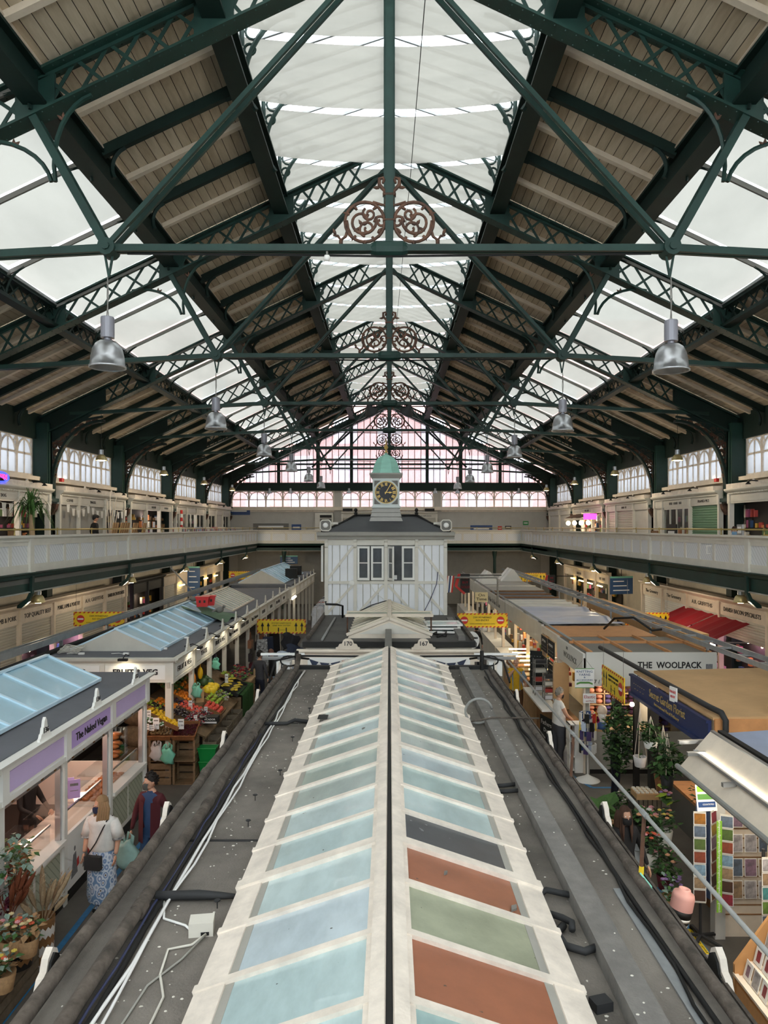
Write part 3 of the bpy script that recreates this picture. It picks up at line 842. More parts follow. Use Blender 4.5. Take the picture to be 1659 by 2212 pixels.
# ---- iron columns with openwork spandrel brackets
def spandrel(sd):
 """curved bracket, local: column face at x=0, hall side is -sd"""
 m = MB()
 n = 14
 pts = []
 for q in range(n + 1):
  t = PI / 2 * q / n
  x = 0.05 + 1.75 * (1 - math.cos(t)) ; z = 1.15 + 2.45 * math.sin(t) ** 0.9
  pts.append((-sd * x, 0, EYE + z))
 for a, b in zip(pts[:-1], pts[1:]):
  m.beam(a, b, 0.2, 0.07, up=(0, 1, 0)) if False else m.beam(a, b, 0.22, 0.08)
 return m, pts
for sd in (-1, 1):
 s_ = 'left' if sd < 0 else 'right'
 first = None
 for k in range(2, 8):
  lab = 'green iron column on the %s gallery, number %d from the clock gable' % (s_, 8 - k)
  if first is None:
   c = first = E('column', (0, TY[k], 0), label=lab, kind='structure')
   xf = sd * 11.5
   up = MB()
   up.box(*sorted((xf, sd * 12)), -0.32, 0.32, EYE + 0.95, EYE + 3.5)
   O('upper_shaft', up, 'iron', c)
   for yy in (-0.2, 0, 0.2):
    O('flute', MB().box(*sorted((xf, xf - sd * 0.04)), yy - 0.05, yy + 0.05, EYE + 1.05, EYE + 3.2), 'iron', c)
   O('flange', MB().box(*sorted((xf - sd * 0.02, sd * 12)), -0.36, -0.28, EYE + 0.95, EYE + 3.45), 'iron', c)
   cp = MB(); cp.box(*sorted((xf - sd * 0.12, sd * 12)), -0.38, 0.38, EYE + 0.85, EYE + 0.97); cp.box(*sorted((xf - sd * 0.05, sd * 12)), -0.34, 0.34, EYE + 0.74, EYE + 0.85)
   O('capital', cp, 'iron', c)
   ck = MB(); ck.prism([(xf, EYE + 0.8), (xf - sd * 0.22, EYE + 0.78), (xf - sd * 0.18, EYE + 0.6), (xf - sd * 0.06, EYE + 0.42), (xf, EYE + 0.4)], 'y', -0.1, 0.1)
   O('corbel', ck, 'rust', c)
   O('shaft', MB().box(*sorted((xf + sd * 0.05, sd * 11.95)), -0.2, 0.2, 0, EYE + 0.8), 'iron_dark', c)
   m, pts = spandrel(sd)
   m.xf(Matrix.Translation((xf, 0, 0)))
   O('curved_rib', m, 'iron_dark', c)
   sc = MB()
   # openwork scrolls between rib, column and rafter
   for q in range(2, 13):
    px_, _, pz_ = pts[q]
    px_ += xf
    zt = R(abs(px_)) - 0.5
    depth = min(abs(px_ - xf), 3.0)
    # horizontal run of small scrolls from the column to the rib
   for (ux, uz, r_) in ((0.1, 1.75, 0.06), (0.11, 1.95, 0.08), (0.15, 2.2, 0.11), (0.2, 2.5, 0.14), (0.12, 2.78, 0.1), (0.36, 2.75, 0.13), (0.24, 3.02, 0.16), (0.52, 3.05, 0.14), (0.8, 3.22, 0.13), (0.5, 3.3, 0.1), (1.05, 3.4, 0.11), (1.28, 3.52, 0.1), (1.5, 3.6, 0.07), (0.85, 3.5, 0.1), (0.1, 3.25, 0.1), (0.28, 3.32, 0.08)):
    sc.tube([(p[0], 0, p[2]) for p in [(xf - sd * (ux + (r_ * (1 - 0.03 * q)) * math.cos(q * 0.5)), 0, EYE + uz + (r_ * (1 - 0.03 * q)) * math.sin(q * 0.5)) for q in range(20)]], 0.034, 5)
   for q in range(2, n_ := 13):
    a = pts[q]
    sc.tube([(a[0] + xf, 0, a[2]), (a[0] + xf + sd * 0.02, 0, a[2] + 0.12)], 0.02, 4)
   O('spandrel_scrolls', sc, 'rust', c, kind='stuff')
   edge = MB(); edge.box(*sorted((xf, xf - sd * 0.05)), -0.05, 0.05, EYE + 1.3, EYE + 3.4)
   edge.beam((xf, 0, EYE + 3.42), (xf - sd * 1.75, 0, EYE + 3.75), 0.1, 0.07)
   O('spandrel_edge', edge, 'iron_dark', c)
  else:
   dup(first, (0, TY[k], 0), None, lab)
# ================================================================ galleries
ZT, ZP1, ZP0, ZW0, ZG0 = 5.385, 5.13, 4.66, 4.46, 3.98
def parapet(name, L, posts, label, panel_w=1.0):
 """front in local XZ facing -y, x from 0 to L"""
 r = E(name, label=label, kind='structure')
 O('coping', MB().prism([(-0.06, ZT - 0.09), (-0.1, ZT - 0.05), (-0.1, ZT), (0.16, ZT), (0.16, ZT - 0.09)], 'x', 0, L), 'offwhite', r)
 O('backing', MB().box(0, L, 0.03, 0.12, ZW0, ZT - 0.05), 'offwhite', r)
 O('top_moulding', MB().box(0, L, -0.04, 0.04, ZP1 + 0.1, ZT - 0.09), 'offwhite', r)
 O('upper_rail', MB().box(0, L, -0.015, 0.04, ZP1, ZP1 + 0.1), 'offwhite', r)
 O('lower_rail', MB().box(0, L, -0.015, 0.04, ZW0, ZP0), 'offwhite', r)
 ed = [0] + posts + [L]
 pm = {}
 for a, b in zip(ed[:-1], ed[1:]):
  n = max(1, int(round((b - a) / panel_w)))
  w = (b - a) / n
  for i in range(n):
   x0 = a + i * w
   k = round(w, 3)
   if k not in pm:
    pm[k] = MB().box(0.07, w - 0.07, 0.012, 0.035, ZP0, ZP1).mesh('panel', 'panel_board')
    pm[k, 1] = MB().box(-0.07, 0.07, -0.015, 0.04, ZP0, ZP1).mesh('stile', 'offwhite')
   O('panel', pm[k], None, r, (x0, 0, 0))
   O('stile', pm[k, 1], None, r, (x0, 0, 0))
 for p in posts:
  O('post', MB().box(p - 0.1, p + 0.1, -0.07, 0.05, ZW0 - 0.02, ZT - 0.06), 'offwhite', r)
  O('post_foot', MB().box(p - 0.13, p + 0.13, -0.09, 0.05, ZW0 - 0.04, ZW0 + 0.05), 'offwhite', r)
 # green fascia girder with mouldings
 f = MB()
 f.box(0, L, 0.02, 0.14, ZG0, ZW0)
 O('fascia_girder', f, 'iron', r)
 O('fascia_moulding', MB().prism([(-0.12, ZW0), (-0.12, ZW0 - 0.03), (-0.08, ZW0 - 0.05), (-0.05, ZW0 - 0.13), (0.02, ZW0 - 0.16), (0.02, ZW0)], 'x', 0, L), 'iron', r)
 O('fascia_flange', MB().box(0, L, -0.05, 0.2, ZG0 - 0.03, ZG0), 'grey_paint', r)
 bm = MB()
 bm.prism([(-0.1, ZW0 - 0.1), (-0.02, ZW0 - 0.1), (-0.02, ZG0), (0.06, ZG0 - 0.18), (0.28, ZG0 - 0.34), (0.3, ZG0 - 0.42), (0.18, ZG0 - 0.42), (0.0, ZG0 - 0.26), (-0.08, ZG0 - 0.05)], 'x', -0.06, 0.06)
 bm = bm.mesh('bracket', 'iron')
 for p in posts: O('bracket', bm, None, r, (p, 0, 0))
 return r
mx, nt_, b_, o_ = newmat('panel_board')
b_.inputs['Roughness'].default_value = 0.5
cs_ = coords(nt_, (1, 1, 1))
wv = node(nt_, 'ShaderNodeTexWave', wave_type='BANDS', bands_direction='DIAGONAL'); wv.inputs['Scale'].default_value = 4.5
nt_.links.new(cs_, wv.inputs['Vector'])
nt_.links.new(ramp(nt_, wv.outputs['Fac'], [(0.0, lin('c3c5c6')), (0.12, lin('e3e5e8'))]), b_.inputs['Base Color'])
GPOST = [18.6 + 7 * k - 2 for k in range(5)]
pl = parapet('gallery_parapet', YB - 2.0, [y for y in GPOST], 'white panelled parapet of the gallery beyond the fruit stalls')
pl.location = (-XB, 2.0, 0); pl.rotation_euler = (0, 0, PI / 2)
pr = parapet('gallery_parapet', YB - 2.0, [YB - 2.0 - y for y in GPOST][::-1], 'white panelled parapet of the gallery above the red awning')
pr.location = (XB, YB, 0); pr.rotation_euler = (0, 0, -PI / 2)
pf = parapet('gallery_parapet', 2 * XB, [6.0, 12.0], 'white panelled parapet of the far gallery behind the clock')
pf.location = (-XB, YB, 0)
for sd in (-1, 1):
 O('gallery_floor', MB().box(*sorted((sd * (XB + 0.02), sd * XW)), 1.0, YF, GZ - 0.12, GZ), 'mid_grey', kind='structure', label='gallery floor on the %s side' % ('left' if sd < 0 else 'right'))
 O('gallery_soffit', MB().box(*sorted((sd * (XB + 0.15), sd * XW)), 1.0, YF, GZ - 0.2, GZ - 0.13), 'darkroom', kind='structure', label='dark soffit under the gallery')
O('gallery_floor', MB().box(-XB, XB, YB + 0.02, YF, GZ - 0.12, GZ), 'mid_grey', kind='structure', label='floor of the far gallery')
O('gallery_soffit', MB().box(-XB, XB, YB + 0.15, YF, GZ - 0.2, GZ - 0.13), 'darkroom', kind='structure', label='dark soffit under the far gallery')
for x in (-7.2, -3.6, 3.6, 7.2):
 O('column', MB().lathe([(0.14, 0), (0.11, 0.2), (0.1, 3.4), (0.16, 3.8), (0.18, 4.1)], (x, YB + 0.15, 0), 12), 'iron', kind='structure', label='round iron column under the far gallery, %s' % {-7.2: 'outer one beyond the fruit row', -3.6: 'beside the clothes rail', 3.6: 'beside the arrow sign', 7.2: 'outer one beyond the yarn row'}[x])
# brass handrails on stanchions
for sd in (-1, 1):
 h = E('handrail', (sd * (XB + 0.07), 0, 0), label='brass handrail on stanchions above the %s parapet' % ('left' if sd < 0 else 'right'), cat='handrail')
 O('rail', MB().tube([(0, 3, 5.53), (0, YB, 5.53)], 0.022, 8), 'brass', h, smooth=True)
 st = MB().lathe([(0.03, ZT), (0.016, ZT + 0.03), (0.016, 5.5), (0.034, 5.52), (0.04, 5.535), (0.03, 5.56), (0.01, 5.575)], n=8).mesh('stanchion', 'brass', True)
 y = 4.0
 while y < YB:
  O('stanchion', st, None, h, (0, y, 0)); y += 2.33
h = E('handrail', (0, YB + 0.07, 0), label='brass handrail along the far parapet behind the clock', cat='handrail')
O('rail', MB().tube([(-XB, 0, 5.53), (XB, 0, 5.53)], 0.022, 8), 'brass', h)
x = -8.0
while x < 9:
 O('stanchion', st, None, h, (x, 0, 0)); x += 2.33
# ---------------------------------------------------------------- pendant lamps
def pendant(label, loc, top, big=True, lit=False, cat='pendant lamp', group=None, style='high'):
 r = E('pendant_lamp', loc, label=label, cat=cat, group=group)
 s = 1.0 if big else 0.74
 H = top - loc[2]
 if big:
  O('cable', MB().tube([(0.012, 0, 0.78), (-0.008, 0, 0.78 + (H - .78) * 0.5), (0.0, 0, H)], 0.008, 5), 'mid_grey', r)
  O('cable', MB().tube([(-0.012, 0, 0.78), (0.014, 0, 0.78 + (H - .78) * 0.5), (0.0, 0, H)], 0.008, 5), 'mid_grey', r)
  O('gear_housing', MB().lathe([(0.0, 0.42), (0.05, 0.42), (0.05, 0.455), (0.1, 0.455), (0.1, 0.76), (0.095, 0.77), (0.0, 0.77)], n=20, cap=False), 'lamp_grey', r, smooth=False)
  O('reflector', MB().lathe([(0.05, 0.42), (0.12, 0.405), (0.18, 0.36), (0.22, 0.28), (0.245, 0.16), (0.255, 0.03), (0.272, 0.03), (0.272, 0.0), (0.262, 0.0), (0.25, 0.02), (0.235, 0.16), (0.2, 0.3), (0.12, 0.38), (0.03, 0.395)], n=28, cap=False), 'lamp_alu', r, smooth=True)
  O('glass', MB().lathe([(0.0, 0.012), (0.25, 0.012)], n=28, cap=False), 'lamp_glass', r)
  O('bulb', MB().ell((0, 0, 0.2), (0.04, 0.04, 0.09), 10, 6), 'sign_white', r, smooth=True)
 else:
  O('cable', MB().tube([(0, 0, 0.4), (0, 0, H)], 0.007, 5), 'black', r)
  O('gear_housing', MB().lathe([(0.0, 0.2), (0.075, 0.2), (0.075, 0.36), (0.0, 0.37)], n=16, cap=False), 'steel', r)
  O('reflector', MB().lathe([(0.06, 0.2), (0.1, 0.185), (0.14, 0.14), (0.165, 0.07), (0.175, 0.02), (0.185, 0.015), (0.185, 0.0), (0.172, 0.0), (0.155, 0.07), (0.12, 0.14), (0.05, 0.18)], n=20, cap=False), 'lamp_lit' if lit else 'lamp_alu', r, smooth=True)
  if lit:
   O('bulb', MB().ell((0, 0, 0.015), (0.12, 0.12, 0.04), 12, 6), 'bulb_on', r, smooth=True)
   ld = bpy.data.lights.new('lamp_light', 'POINT'); ld.energy = LAMP_W; ld.color = (1, 0.82, 0.58); ld.shadow_soft_size = 0.12
   link('lamp_light', ld, r, (0, 0, -0.2))
 return r
LAMP_W = 38.0
glassy('lamp_glass', (0.8, 0.8, 0.8), 0.8, 0.12, 0.2)
for sd in (-1, 1):
 s_ = 'fruit row' if sd < 0 else 'yarn row'
 for k in range(1, 7):
  pendant('large aluminium pendant lamp over the %s, %s from the camera' % (s_, ORD[k]), (sd * (NX + 0.02), TY[k], 8.0 if sd < 0 else 7.95), NH - 0.42, True, group='large aluminium pendants on the trusses')
 for k in range(3, 7):
  pendant('small lit pendant lamp above the %s gallery, %s from the camera' % ('left' if sd < 0 else 'right', ORD[k - 2]), (sd * 9.8, TY[k], 7.86), EYE + 3.84, False, True, group='small lit pendants over the galleries')
 for k in range(0, 5):
  y = 19.4 + 7 * k
  pendant('lit dome lamp under the %s gallery edge, %s from the camera' % ('left' if sd < 0 else 'right', ORD[k + 1]), (sd * 9.2, y, 3.62), 4.05, False, True, group='lit dome lamps under the gallery edges')
for x in (-8.6, -7.1, -2.9, 3.3, 4.9, 9.3):
 pendant('tiny lit lamp hanging in front of the far arcade window, %s' % {-8.6: 'furthest left', -7.1: 'second from the left', -2.9: 'left of the clock', 3.3: 'just right of the clock', 4.9: 'second right of the clock', 9.3: 'furthest right'}[x], (x, TY[7], 8.0), NH if abs(x) < NX else NH - (abs(x) - NX) * 0.0545, False, False, group='tiny lamps before the end wall')
# ================================================================ shop fronts
GOODS = [mat('goods_%d' % i, c, 0.6) for i, c in enumerate(('b04038', 'd9d2c4', '3d5a80', '8a6a46', 'c79a3a', '5f7a4c', '2c2a2a', 'e0e0e4', '9a4a6a', 'd98a54'))]
GNAMES = ['goods_%d' % i for i in range(10)]
HOT = ['goods_1', 'goods_7', 'goods_3', 'goods_0', 'goods_6']
def corrugated(w, z0, z1, y=0.0, pitch=0.085, d=0.018):
 n = max(2, int((z1 - z0) / pitch)); pts = []
 for i in range(n):
  a = z0 + (z1 - z0) * i / n; b = z0 + (z1 - z0) * (i + 1) / n
  pts += [(y + d, a), (y, a + (b - a) * 0.25), (y, b - (b - a) * 0.2)]
 pts += [(y + d, z1), (y + 0.05, z1), (y + 0.05, z0)]
 return MB().prism(pts, 'x', 0, w)
def goods(w, z0, z1, y0, y1, n=14, seed=0, big=1.0):
 rnd = random.Random(seed); m = MB()
 for i in range(n):
  gx = rnd.uniform(0.05, w - 0.15); gw = rnd.uniform(0.06, 0.2) * big; gh = rnd.uniform(0.08, 0.3) * big
  gz = rnd.choice([z0, z0 + (z1 - z0) * 0.33, z0 + (z1 - z0) * 0.66])
  gy = rnd.uniform(y0, y1)
  m.box(gx, min(gx + gw, w), gy, gy + 0.1, gz, min(gz + gh, z1), rnd.randrange(10))
 return m
def shopfront(label, loc, rz, units, H, zf0, zf1, main='offwhite', sign='offwhite', depth=0.8, cat='shop front', cornice=True, room='darkroom', ink='ink', light=None, tsize=0.14, dent=True):
 """units: (width, text, fill). local front plane y=0, facing -y; floor z=0; H = total height"""
 r = E('gallery_shop' if loc[2] > 2 else 'market_shop', loc, rz, label=label, cat=cat)
 L = sum(u[0] for u in units)
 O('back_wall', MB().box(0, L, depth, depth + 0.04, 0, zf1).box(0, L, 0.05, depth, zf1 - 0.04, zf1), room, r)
 O('fascia', MB().box(0, L, -0.02, 0.08, zf0, zf1), main, r)
 if cornice:
  O('cornice', MB().prism([(0.08, zf1), (-0.05, zf1), (-0.09, zf1 + 0.05), (-0.17, zf1 + 0.1), (-0.2, zf1 + 0.14), (-0.2, zf1 + 0.18), (0.08, zf1 + 0.2)], 'x', -0.06, L + 0.06), main, r)
 if dent:
  dm = MB(); x = 0.02
  while x < L:
   dm.box(x, x + 0.04, -0.1, -0.03, zf1 + 0.01, zf1 + 0.05); x += 0.08
  O('dentils', dm, main, r, kind='stuff')
 x = 0
 for i, (w, tx, fill) in enumerate(units):
  O('pilaster', MB().box(x - 0.06, x + 0.06, -0.06, 0.1, 0, zf0 + 0.02).box(x - 0.08, x + 0.08, -0.08, 0.1, zf0, zf1 + 0.02), main, r)
  pnl = O('sign_panel', MB().box(x + 0.1, x + w - 0.1, -0.035, 0.0, zf0 + 0.05, zf1 - 0.05), sign, r)
  if tx:
   text(tx, (x + w / 2, -0.042, (zf0 + zf1) / 2), tsize, 0, ink, pnl, width=min(w * 0.78, len(tx) * tsize * 0.62))
  a, b = x + 0.06, x + w - 0.06
  ww = b - a
  f = fill.split(':')
  if f[0] == 'shut':
   O('shutter', corrugated(ww, float(f[2]) if len(f) > 2 else 0.02, zf0, 0.05), f[1], r, (a, 0, 0))
  elif f[0] == 'board':
   O('boarding', MB().box(a, b, 0.05, 0.09, 0, zf0), f[1], r)
   O('door_panel', MB().box(a + 0.15, b - 0.15, 0.03, 0.06, 0.1, zf0 - 0.2), f[1], r)
  elif f[0] == 'glass':
   n = int(f[1]) if len(f) > 1 else 2
   fr = MB()
   for q in range(n + 1):
    fr.box(a + ww * q / n - 0.03, a + ww * q / n + 0.03, 0.0, 0.06, 0, zf0)
   fr.box(a, b, 0.0, 0.06, 0.0, 0.5); fr.box(a, b, 0, 0.06, zf0 - 0.08, zf0)
   O('window_frame', fr, main, r)
   for q in range(n):
    O('pane', MB().box(a + ww * q / n + 0.03, a + ww * (q + 1) / n - 0.03, 0.025, 0.035, 0.5, zf0 - 0.08), 'clear', r)
   O('goods', goods(ww, 0.55, zf0 - 0.1, 0.25, depth - 0.15, 22, i * 7 + len(label)), GNAMES, r, (a, 0, 0), kind='stuff')
  elif f[0] == 'open':
   O('counter', MB().box(a, b, 0.1, 0.4, 0, 0.9), main if len(f) < 2 else f[1], r)
   O('goods', goods(ww, 0.92, zf0 - 0.1, 0.3, depth - 0.12, 30, i * 5 + len(label)), GNAMES, r, (a, 0, 0), kind='stuff')
  elif f[0] == 'pink':
   O('shutter', corrugated(ww, zf0 - float(f[1]), zf0, 0.05), 'shutter', r, (a, 0, 0))
   O('counter', MB().box(a, b, 0.05, 0.4, 0, 0.75), 'pinklight', r)
   O('goods', goods(ww, 0.8, zf0 - float(f[1]) - 0.2, 0.3, depth - 0.2, 12, i * 5), GNAMES, r, (a, 0, 0), kind='stuff')
   ld = bpy.data.lights.new('display_light', 'POINT'); ld.energy = 16; ld.color = (1, 0.5, 0.82); ld.shadow_soft_size = 0.1
   link('display_light', ld, r, (x + w / 2, depth * 0.45, zf0 - float(f[1]) + 0.05))
   for q in range(2):
    O('display_bulb', MB().ell((a + ww * (0.35 + 0.3 * q), 0.4, zf0 - float(f[1]) - 0.1), 0.035, 8, 5), 'bulb_on', r)
  x += w
 O('pilaster', MB().box(L - 0.06, L + 0.06, -0.06, 0.1, 0, zf0 + 0.02).box(L - 0.08, L + 0.08, -0.08, 0.1, zf0, zf1 + 0.02), main, r)
 if light:
  ld = bpy.data.lights.new('shop_light', 'POINT'); ld.energy = light[0]; ld.color = light[1]; ld.shadow_soft_size = 0.15
  link('shop_light', ld, r, (L / 2, depth * 0.5, zf0 - 0.3))
 return r, L
def crest(parent, x, z, num='', y=-0.05, rz=0, w=0.3, h=0.26, m='white'):
 """little pierced gable crest on a cornice"""
 pts = [(-0.5, 0), (-0.5, 0.12), (-0.42, 0.16), (-0.36, 0.3), (-0.27, 0.34), (-0.22, 0.55), (-0.15, 0.6), (-0.1, 0.85), (0, 1.0)]
 poly = [(a * w, b * h) for a, b in pts] + [(-a * w, b * h) for a, b in pts[::-1][1:]]
 o = O('crest', MB().prism(poly, 'y', -0.02, 0.02), m, parent, (x, y, z), rz)
 if num:
  text(num, (0, -0.024, h * 0.42), h * 0.36, 0, 'ink', o)
 return o
XS = 11.42
ZG = GZ
up = [  # (y0, y1, units, label, extra)
 (-1, TY[2] + 0.4, TY[3] - 0.4, [(2.0, '', 'open'), (2.2, 'HOT DOG', 'open'), (2.0, 'HOT DOG', 'open')], 'white HOT DOG kiosk on the left gallery', (14, (1, .8, .6))),
 (-1, TY[3] + 0.4, TY[4] - 0.4, [(1.6, 'COFFEE', 'board:grey_paint'), (2.5, 'SNACKS', 'board:grey_paint'), (2.1, '', 'glass:2')], 'white COFFEE and SNACKS kiosk on the left gallery', None),
 (-1, TY[4] + 0.4, TY[5] - 0.4, [(2.2, '', 'open'), (2.0, 'IIIIIII', 'open'), (2.0, 'IIIIIII', 'open')], 'cream record shop behind the bare branches on the left gallery', (12, (1, .85, .75))),
 (-1, TY[5] + 0.4, TY[6] - 0.4, [(2.1, '', 'glass:3'), (2.0, '', 'glass:2'), (2.1, '', 'glass:2')], 'cream barber shop with striped pole on the left gallery', (10, (1, .9, .8))),
 (-1, TY[6] + 0.4, TY[7] - 0.4, [(2.1, '', 'glass:2'), (2.0, '', 'board:grey_white'), (2.1, '', 'glass:2')], 'cream shop in the last bay of the left gallery', None),
 (1, TY[2] + 0.4, TY[3] - 0.4, [(3.1, '', 'open'), (3.1, 'T.V. RADIO. MOBILE', 'open')], 'cream T.V. RADIO stall on the right gallery', (16, (1, .95, .9))),
 (1, TY[3] + 0.4, TY[4] - 0.4, [(0.9, '', 'board:offwhite'), (2.8, 'IIII IIIII III', 'glass:4'), (2.5, 'FRAMED PICS', 'shut:shutter_green:0.9')], 'framing shop with green shutter on the right gallery', None),
 (1, TY[4] + 0.4, TY[5] - 0.4, [(1.5, '', 'shut:shutter'), (2.7, 'IIIII II', 'shut:shutter'), (2.0, '', 'board:grey_white')], 'closed shop with grey roller shutters on the right gallery', None),
 (1, TY[5] + 0.4, TY[6] - 0.4, [(2.0, '', 'open'), (2.2, 'IIII IIIII', 'open'), (2.0, '', 'open')], 'pink lit cafe with scalloped awning on the right gallery', (40, (1, .62, .45))),
 (1, TY[6] + 0.4, TY[7] - 0.4, [(3.1, '', 'board:grey_white'), (3.1, '', 'board:grey_white')], 'closed boarded shop in the last bay of the right gallery', None),
]
for sd, y0, y1, units, lab, lt in up:
 k = (y1 - y0) / sum(u[0] for u in units)
 units = [(u[0] * k, u[1], u[2]) for u in units]
 r, L = shopfront(lab, (sd * XS, y0 if sd < 0 else y1, ZG), PI / 2 if sd < 0 else -PI / 2, units, 2.6, 2.08, 2.38, light=lt, depth=0.5, main='offwhite', sign='grey_white')
 for q in (0.3, 0.72):
  crest(r, L * q, 2.58, '', y=-0.14, w=0.4, h=0.22, m='cream')
  O('lamp_arm', MB().tube([(L * q + 0.3, -0.05, 2.7), (L * q + 0.35, -0.4, 2.72), (L * q + 0.4, -0.5, 2.66)], 0.02, 5).lathe([(0.02, 2.68), (0.09, 2.6)], (L * q + 0.4, -0.5, 0), 8, cap=False), 'black', r)
# end wall upstairs: food kiosk behind the clock
r, L = shopfront('white dumpling kiosk behind the clock on the far gallery', (-3.4, YF - 0.45, ZG), 0, [(2.4, 'MENU', 'shut:shutter'), (2.0, '', 'shut:shutter'), (2.4, 'HOME MADE DUMPLINGS', 'shut:shutter')], 2.5, 1.95, 2.2, depth=0.4)
for i, (x, c) in enumerate(((-3.0, 'black'), (2.9, 'black'))):
 O('signboard', MB().box(x - 0.35, x + 0.35, YF - 0.62, YF - 0.58, GZ + 2.42, GZ + 2.62), c, label='small dark sign on the kiosk cornice, %s of the clock' % ('left' if i == 0 else 'right'), cat='sign')
# louvred cabinet beside the left arcade
v = E('ventilation_unit', (PX(700, 53.4), YF - 0.5, GZ), label='white louvred cabinet against the end wall left of the clock', cat='cabinet')
O('body', MB().box(-0.65, 0.65, 0, 0.4, 0, 2.3), 'offwhite', v); O('louvre', MB().box(-0.3, 0.55, -0.02, 0.0, 0.9, 1.9), 'mid_grey', v); O('hatch', MB().box(-0.3, 0.55, -0.02, 0, 1.95, 2.15), 'black', v)
for i, (px_, py_, w, hh, m_, lab) in enumerate((
  (516, 1104, 1.6, 0.55, 'sign_blue', 'blue LIFT direction sign at the left end of the far wall'), (1040, 1142, 1.6, 0.5, 'sign_blue', 'blue information board on the right of the far wall'),
  (1080, 1141, 0.3, 0.3, 'red', 'small red fire notice on the right of the far wall'), (1098, 1139, 0.45, 0.2, 'charcoal', 'small dark plate beside the red fire notice'),
  (1136, 1130, 0.4, 0.3, 'green_plastic', 'green exit sign high on the right of the far wall'), (585, 1138, 2.6, 0.5, 'mid_grey', 'wide framed display board on the left of the far wall'),
  (640, 1140, 0.7, 0.5, 'sign_blue', 'small blue board beside the framed display board'))):
 s = E('wall_sign', (PX(px_, 53.8), YF - 0.03, PZ(py_, 53.8)), label=lab, cat='sign')
 O('board', MB().box(-w / 2, w / 2, -0.02, 0.02, -hh / 2, hh / 2), m_, s)
 O('print', MB().box(-w * 0.35, w * 0.35, -0.026, -0.02, -hh * 0.1, hh * 0.15), 'sign_white', s)
# ---------------------------------------------------------------- ground shops under the galleries
XG = 11.3
gs = [
 (-1, 15.5, [(2.4, '', 'shut:shutter'), (2.4, '', 'shut:shutter'), (2.3, 'RIDGE LAMB & PORK', 'shut:shutter'), (2.3, 'TOP QUALITY BEEF', 'pink:0.95'), (2.3, 'PORK, LAMB & POULTRY', 'pink:0.95'), (2.2, 'A.H. GRIFFITHS', 'pink:1.3'), (2.3, 'DANISH BACON SPECIALISTS', 'pink:1.2')], 'cream butcher shops under the left gallery with pink lit counters', 'cream'),
 (-1, 32.6, [(2.0, '', 'open'), (2.2, '', 'open')], 'dark fronted shop with a brown coat under the left gallery', 'charcoal'),
 (-1, 37.0, [(2.2, '', 'shut:grey_white:1.2'), (2.0, '', 'shut:grey_white:1.2'), (2.2, '', 'open'), (2.2, '', 'open'), (2.2, '', 'open'), (2.2, '', 'open')], 'cream shops with striplights at the far end under the left gallery', 'cream'),
 (1, 22.3 - 5, [(2.2, '', 'shut:shutter_dark'), (2.6, 'MYSTIC', 'shut:shutter_dark:0.3'), (3.2, 'DANISH BACON SPECIALISTS', 'pink:0.7'), (2.8, 'A.R. GRIFFITHS', 'pink:0.7'), (2.5, 'The Greenery', 'shut:white:0.6'), (2.4, 'The Greenery', 'shut:white:0.6')], 'cream shops with red awning under the right gallery', 'cream'),
 (1, 38.0, [(2.4, 'III IIII', 'open'), (2.4, '', 'open'), (2.4, 'IIIIIIII', 'open'), (2.4, '', 'open')], 'cream lit shops at the far end under the right gallery', 'cream'),
]
for sd, y0, units, lab, mm in gs:
 L = sum(u[0] for u in units)
 if sd > 0: units = units  # listed in reading order from the camera side
 if sd > 0:
  units = units[::-1]
 lt = (18, (1, 0.85, 0.6)) if 'far end' in lab else ((6, (1, .8, .6)) if mm == 'charcoal' else None)
 r, L = shopfront(lab, (sd * XG, y0 if sd < 0 else y0 + L, 0), PI / 2 if sd < 0 else -PI / 2, units, 3.3, 2.62, 3.05, main=mm, sign='cream' if mm == 'cream' else 'black', depth=0.6, ink='ink' if mm == 'cream' else 'gilt', tsize=0.2, light=lt, dent=False)
 if 'far end' in lab:
  for q in range(4):
   O('striplight', MB().box(L * (0.2 + 0.2 * q), L * (0.2 + 0.2 * q) + 0.9, -0.12, -0.06, 2.42, 2.48), 'tube_warm', r)
# grey back part of the end wall downstairs
O('wall_end_panel', MB().box(-11, 11, YF - 0.1, YF, 0, 3.9), 'grey_paint', kind='structure')
# red awning over the butcher on the right
for i, (ya, yb) in enumerate(((23.2, 25.6), (25.75, 28.4))):
 a = E('awning', (XG, ya, 2.55), label='dark red fabric awning under the right gallery, %s half' % ('nearer' if i == 0 else 'farther'), cat='awning')
 m = MB()
 m.grid(lambda u, v: (-1.25 * v, (yb - ya) * u, -0.55 * v + 0.02 * math.sin(u * 20)), 10, 4)
 m.grid(lambda u, v: (-1.25, (yb - ya) * u, -0.55 - 0.18 * v), 10, 1)
 O('canopy', m, 'awning_red', a)
 O('arm', MB().tube([(0, 0.1, -0.6), (-1.2, 0.1, -0.58)], 0.02, 5), 'galv', a)
 O('striplight', MB().box(-1.1, -1.04, 0.1, 1.3, -0.72, -0.66), 'tube_on', a)
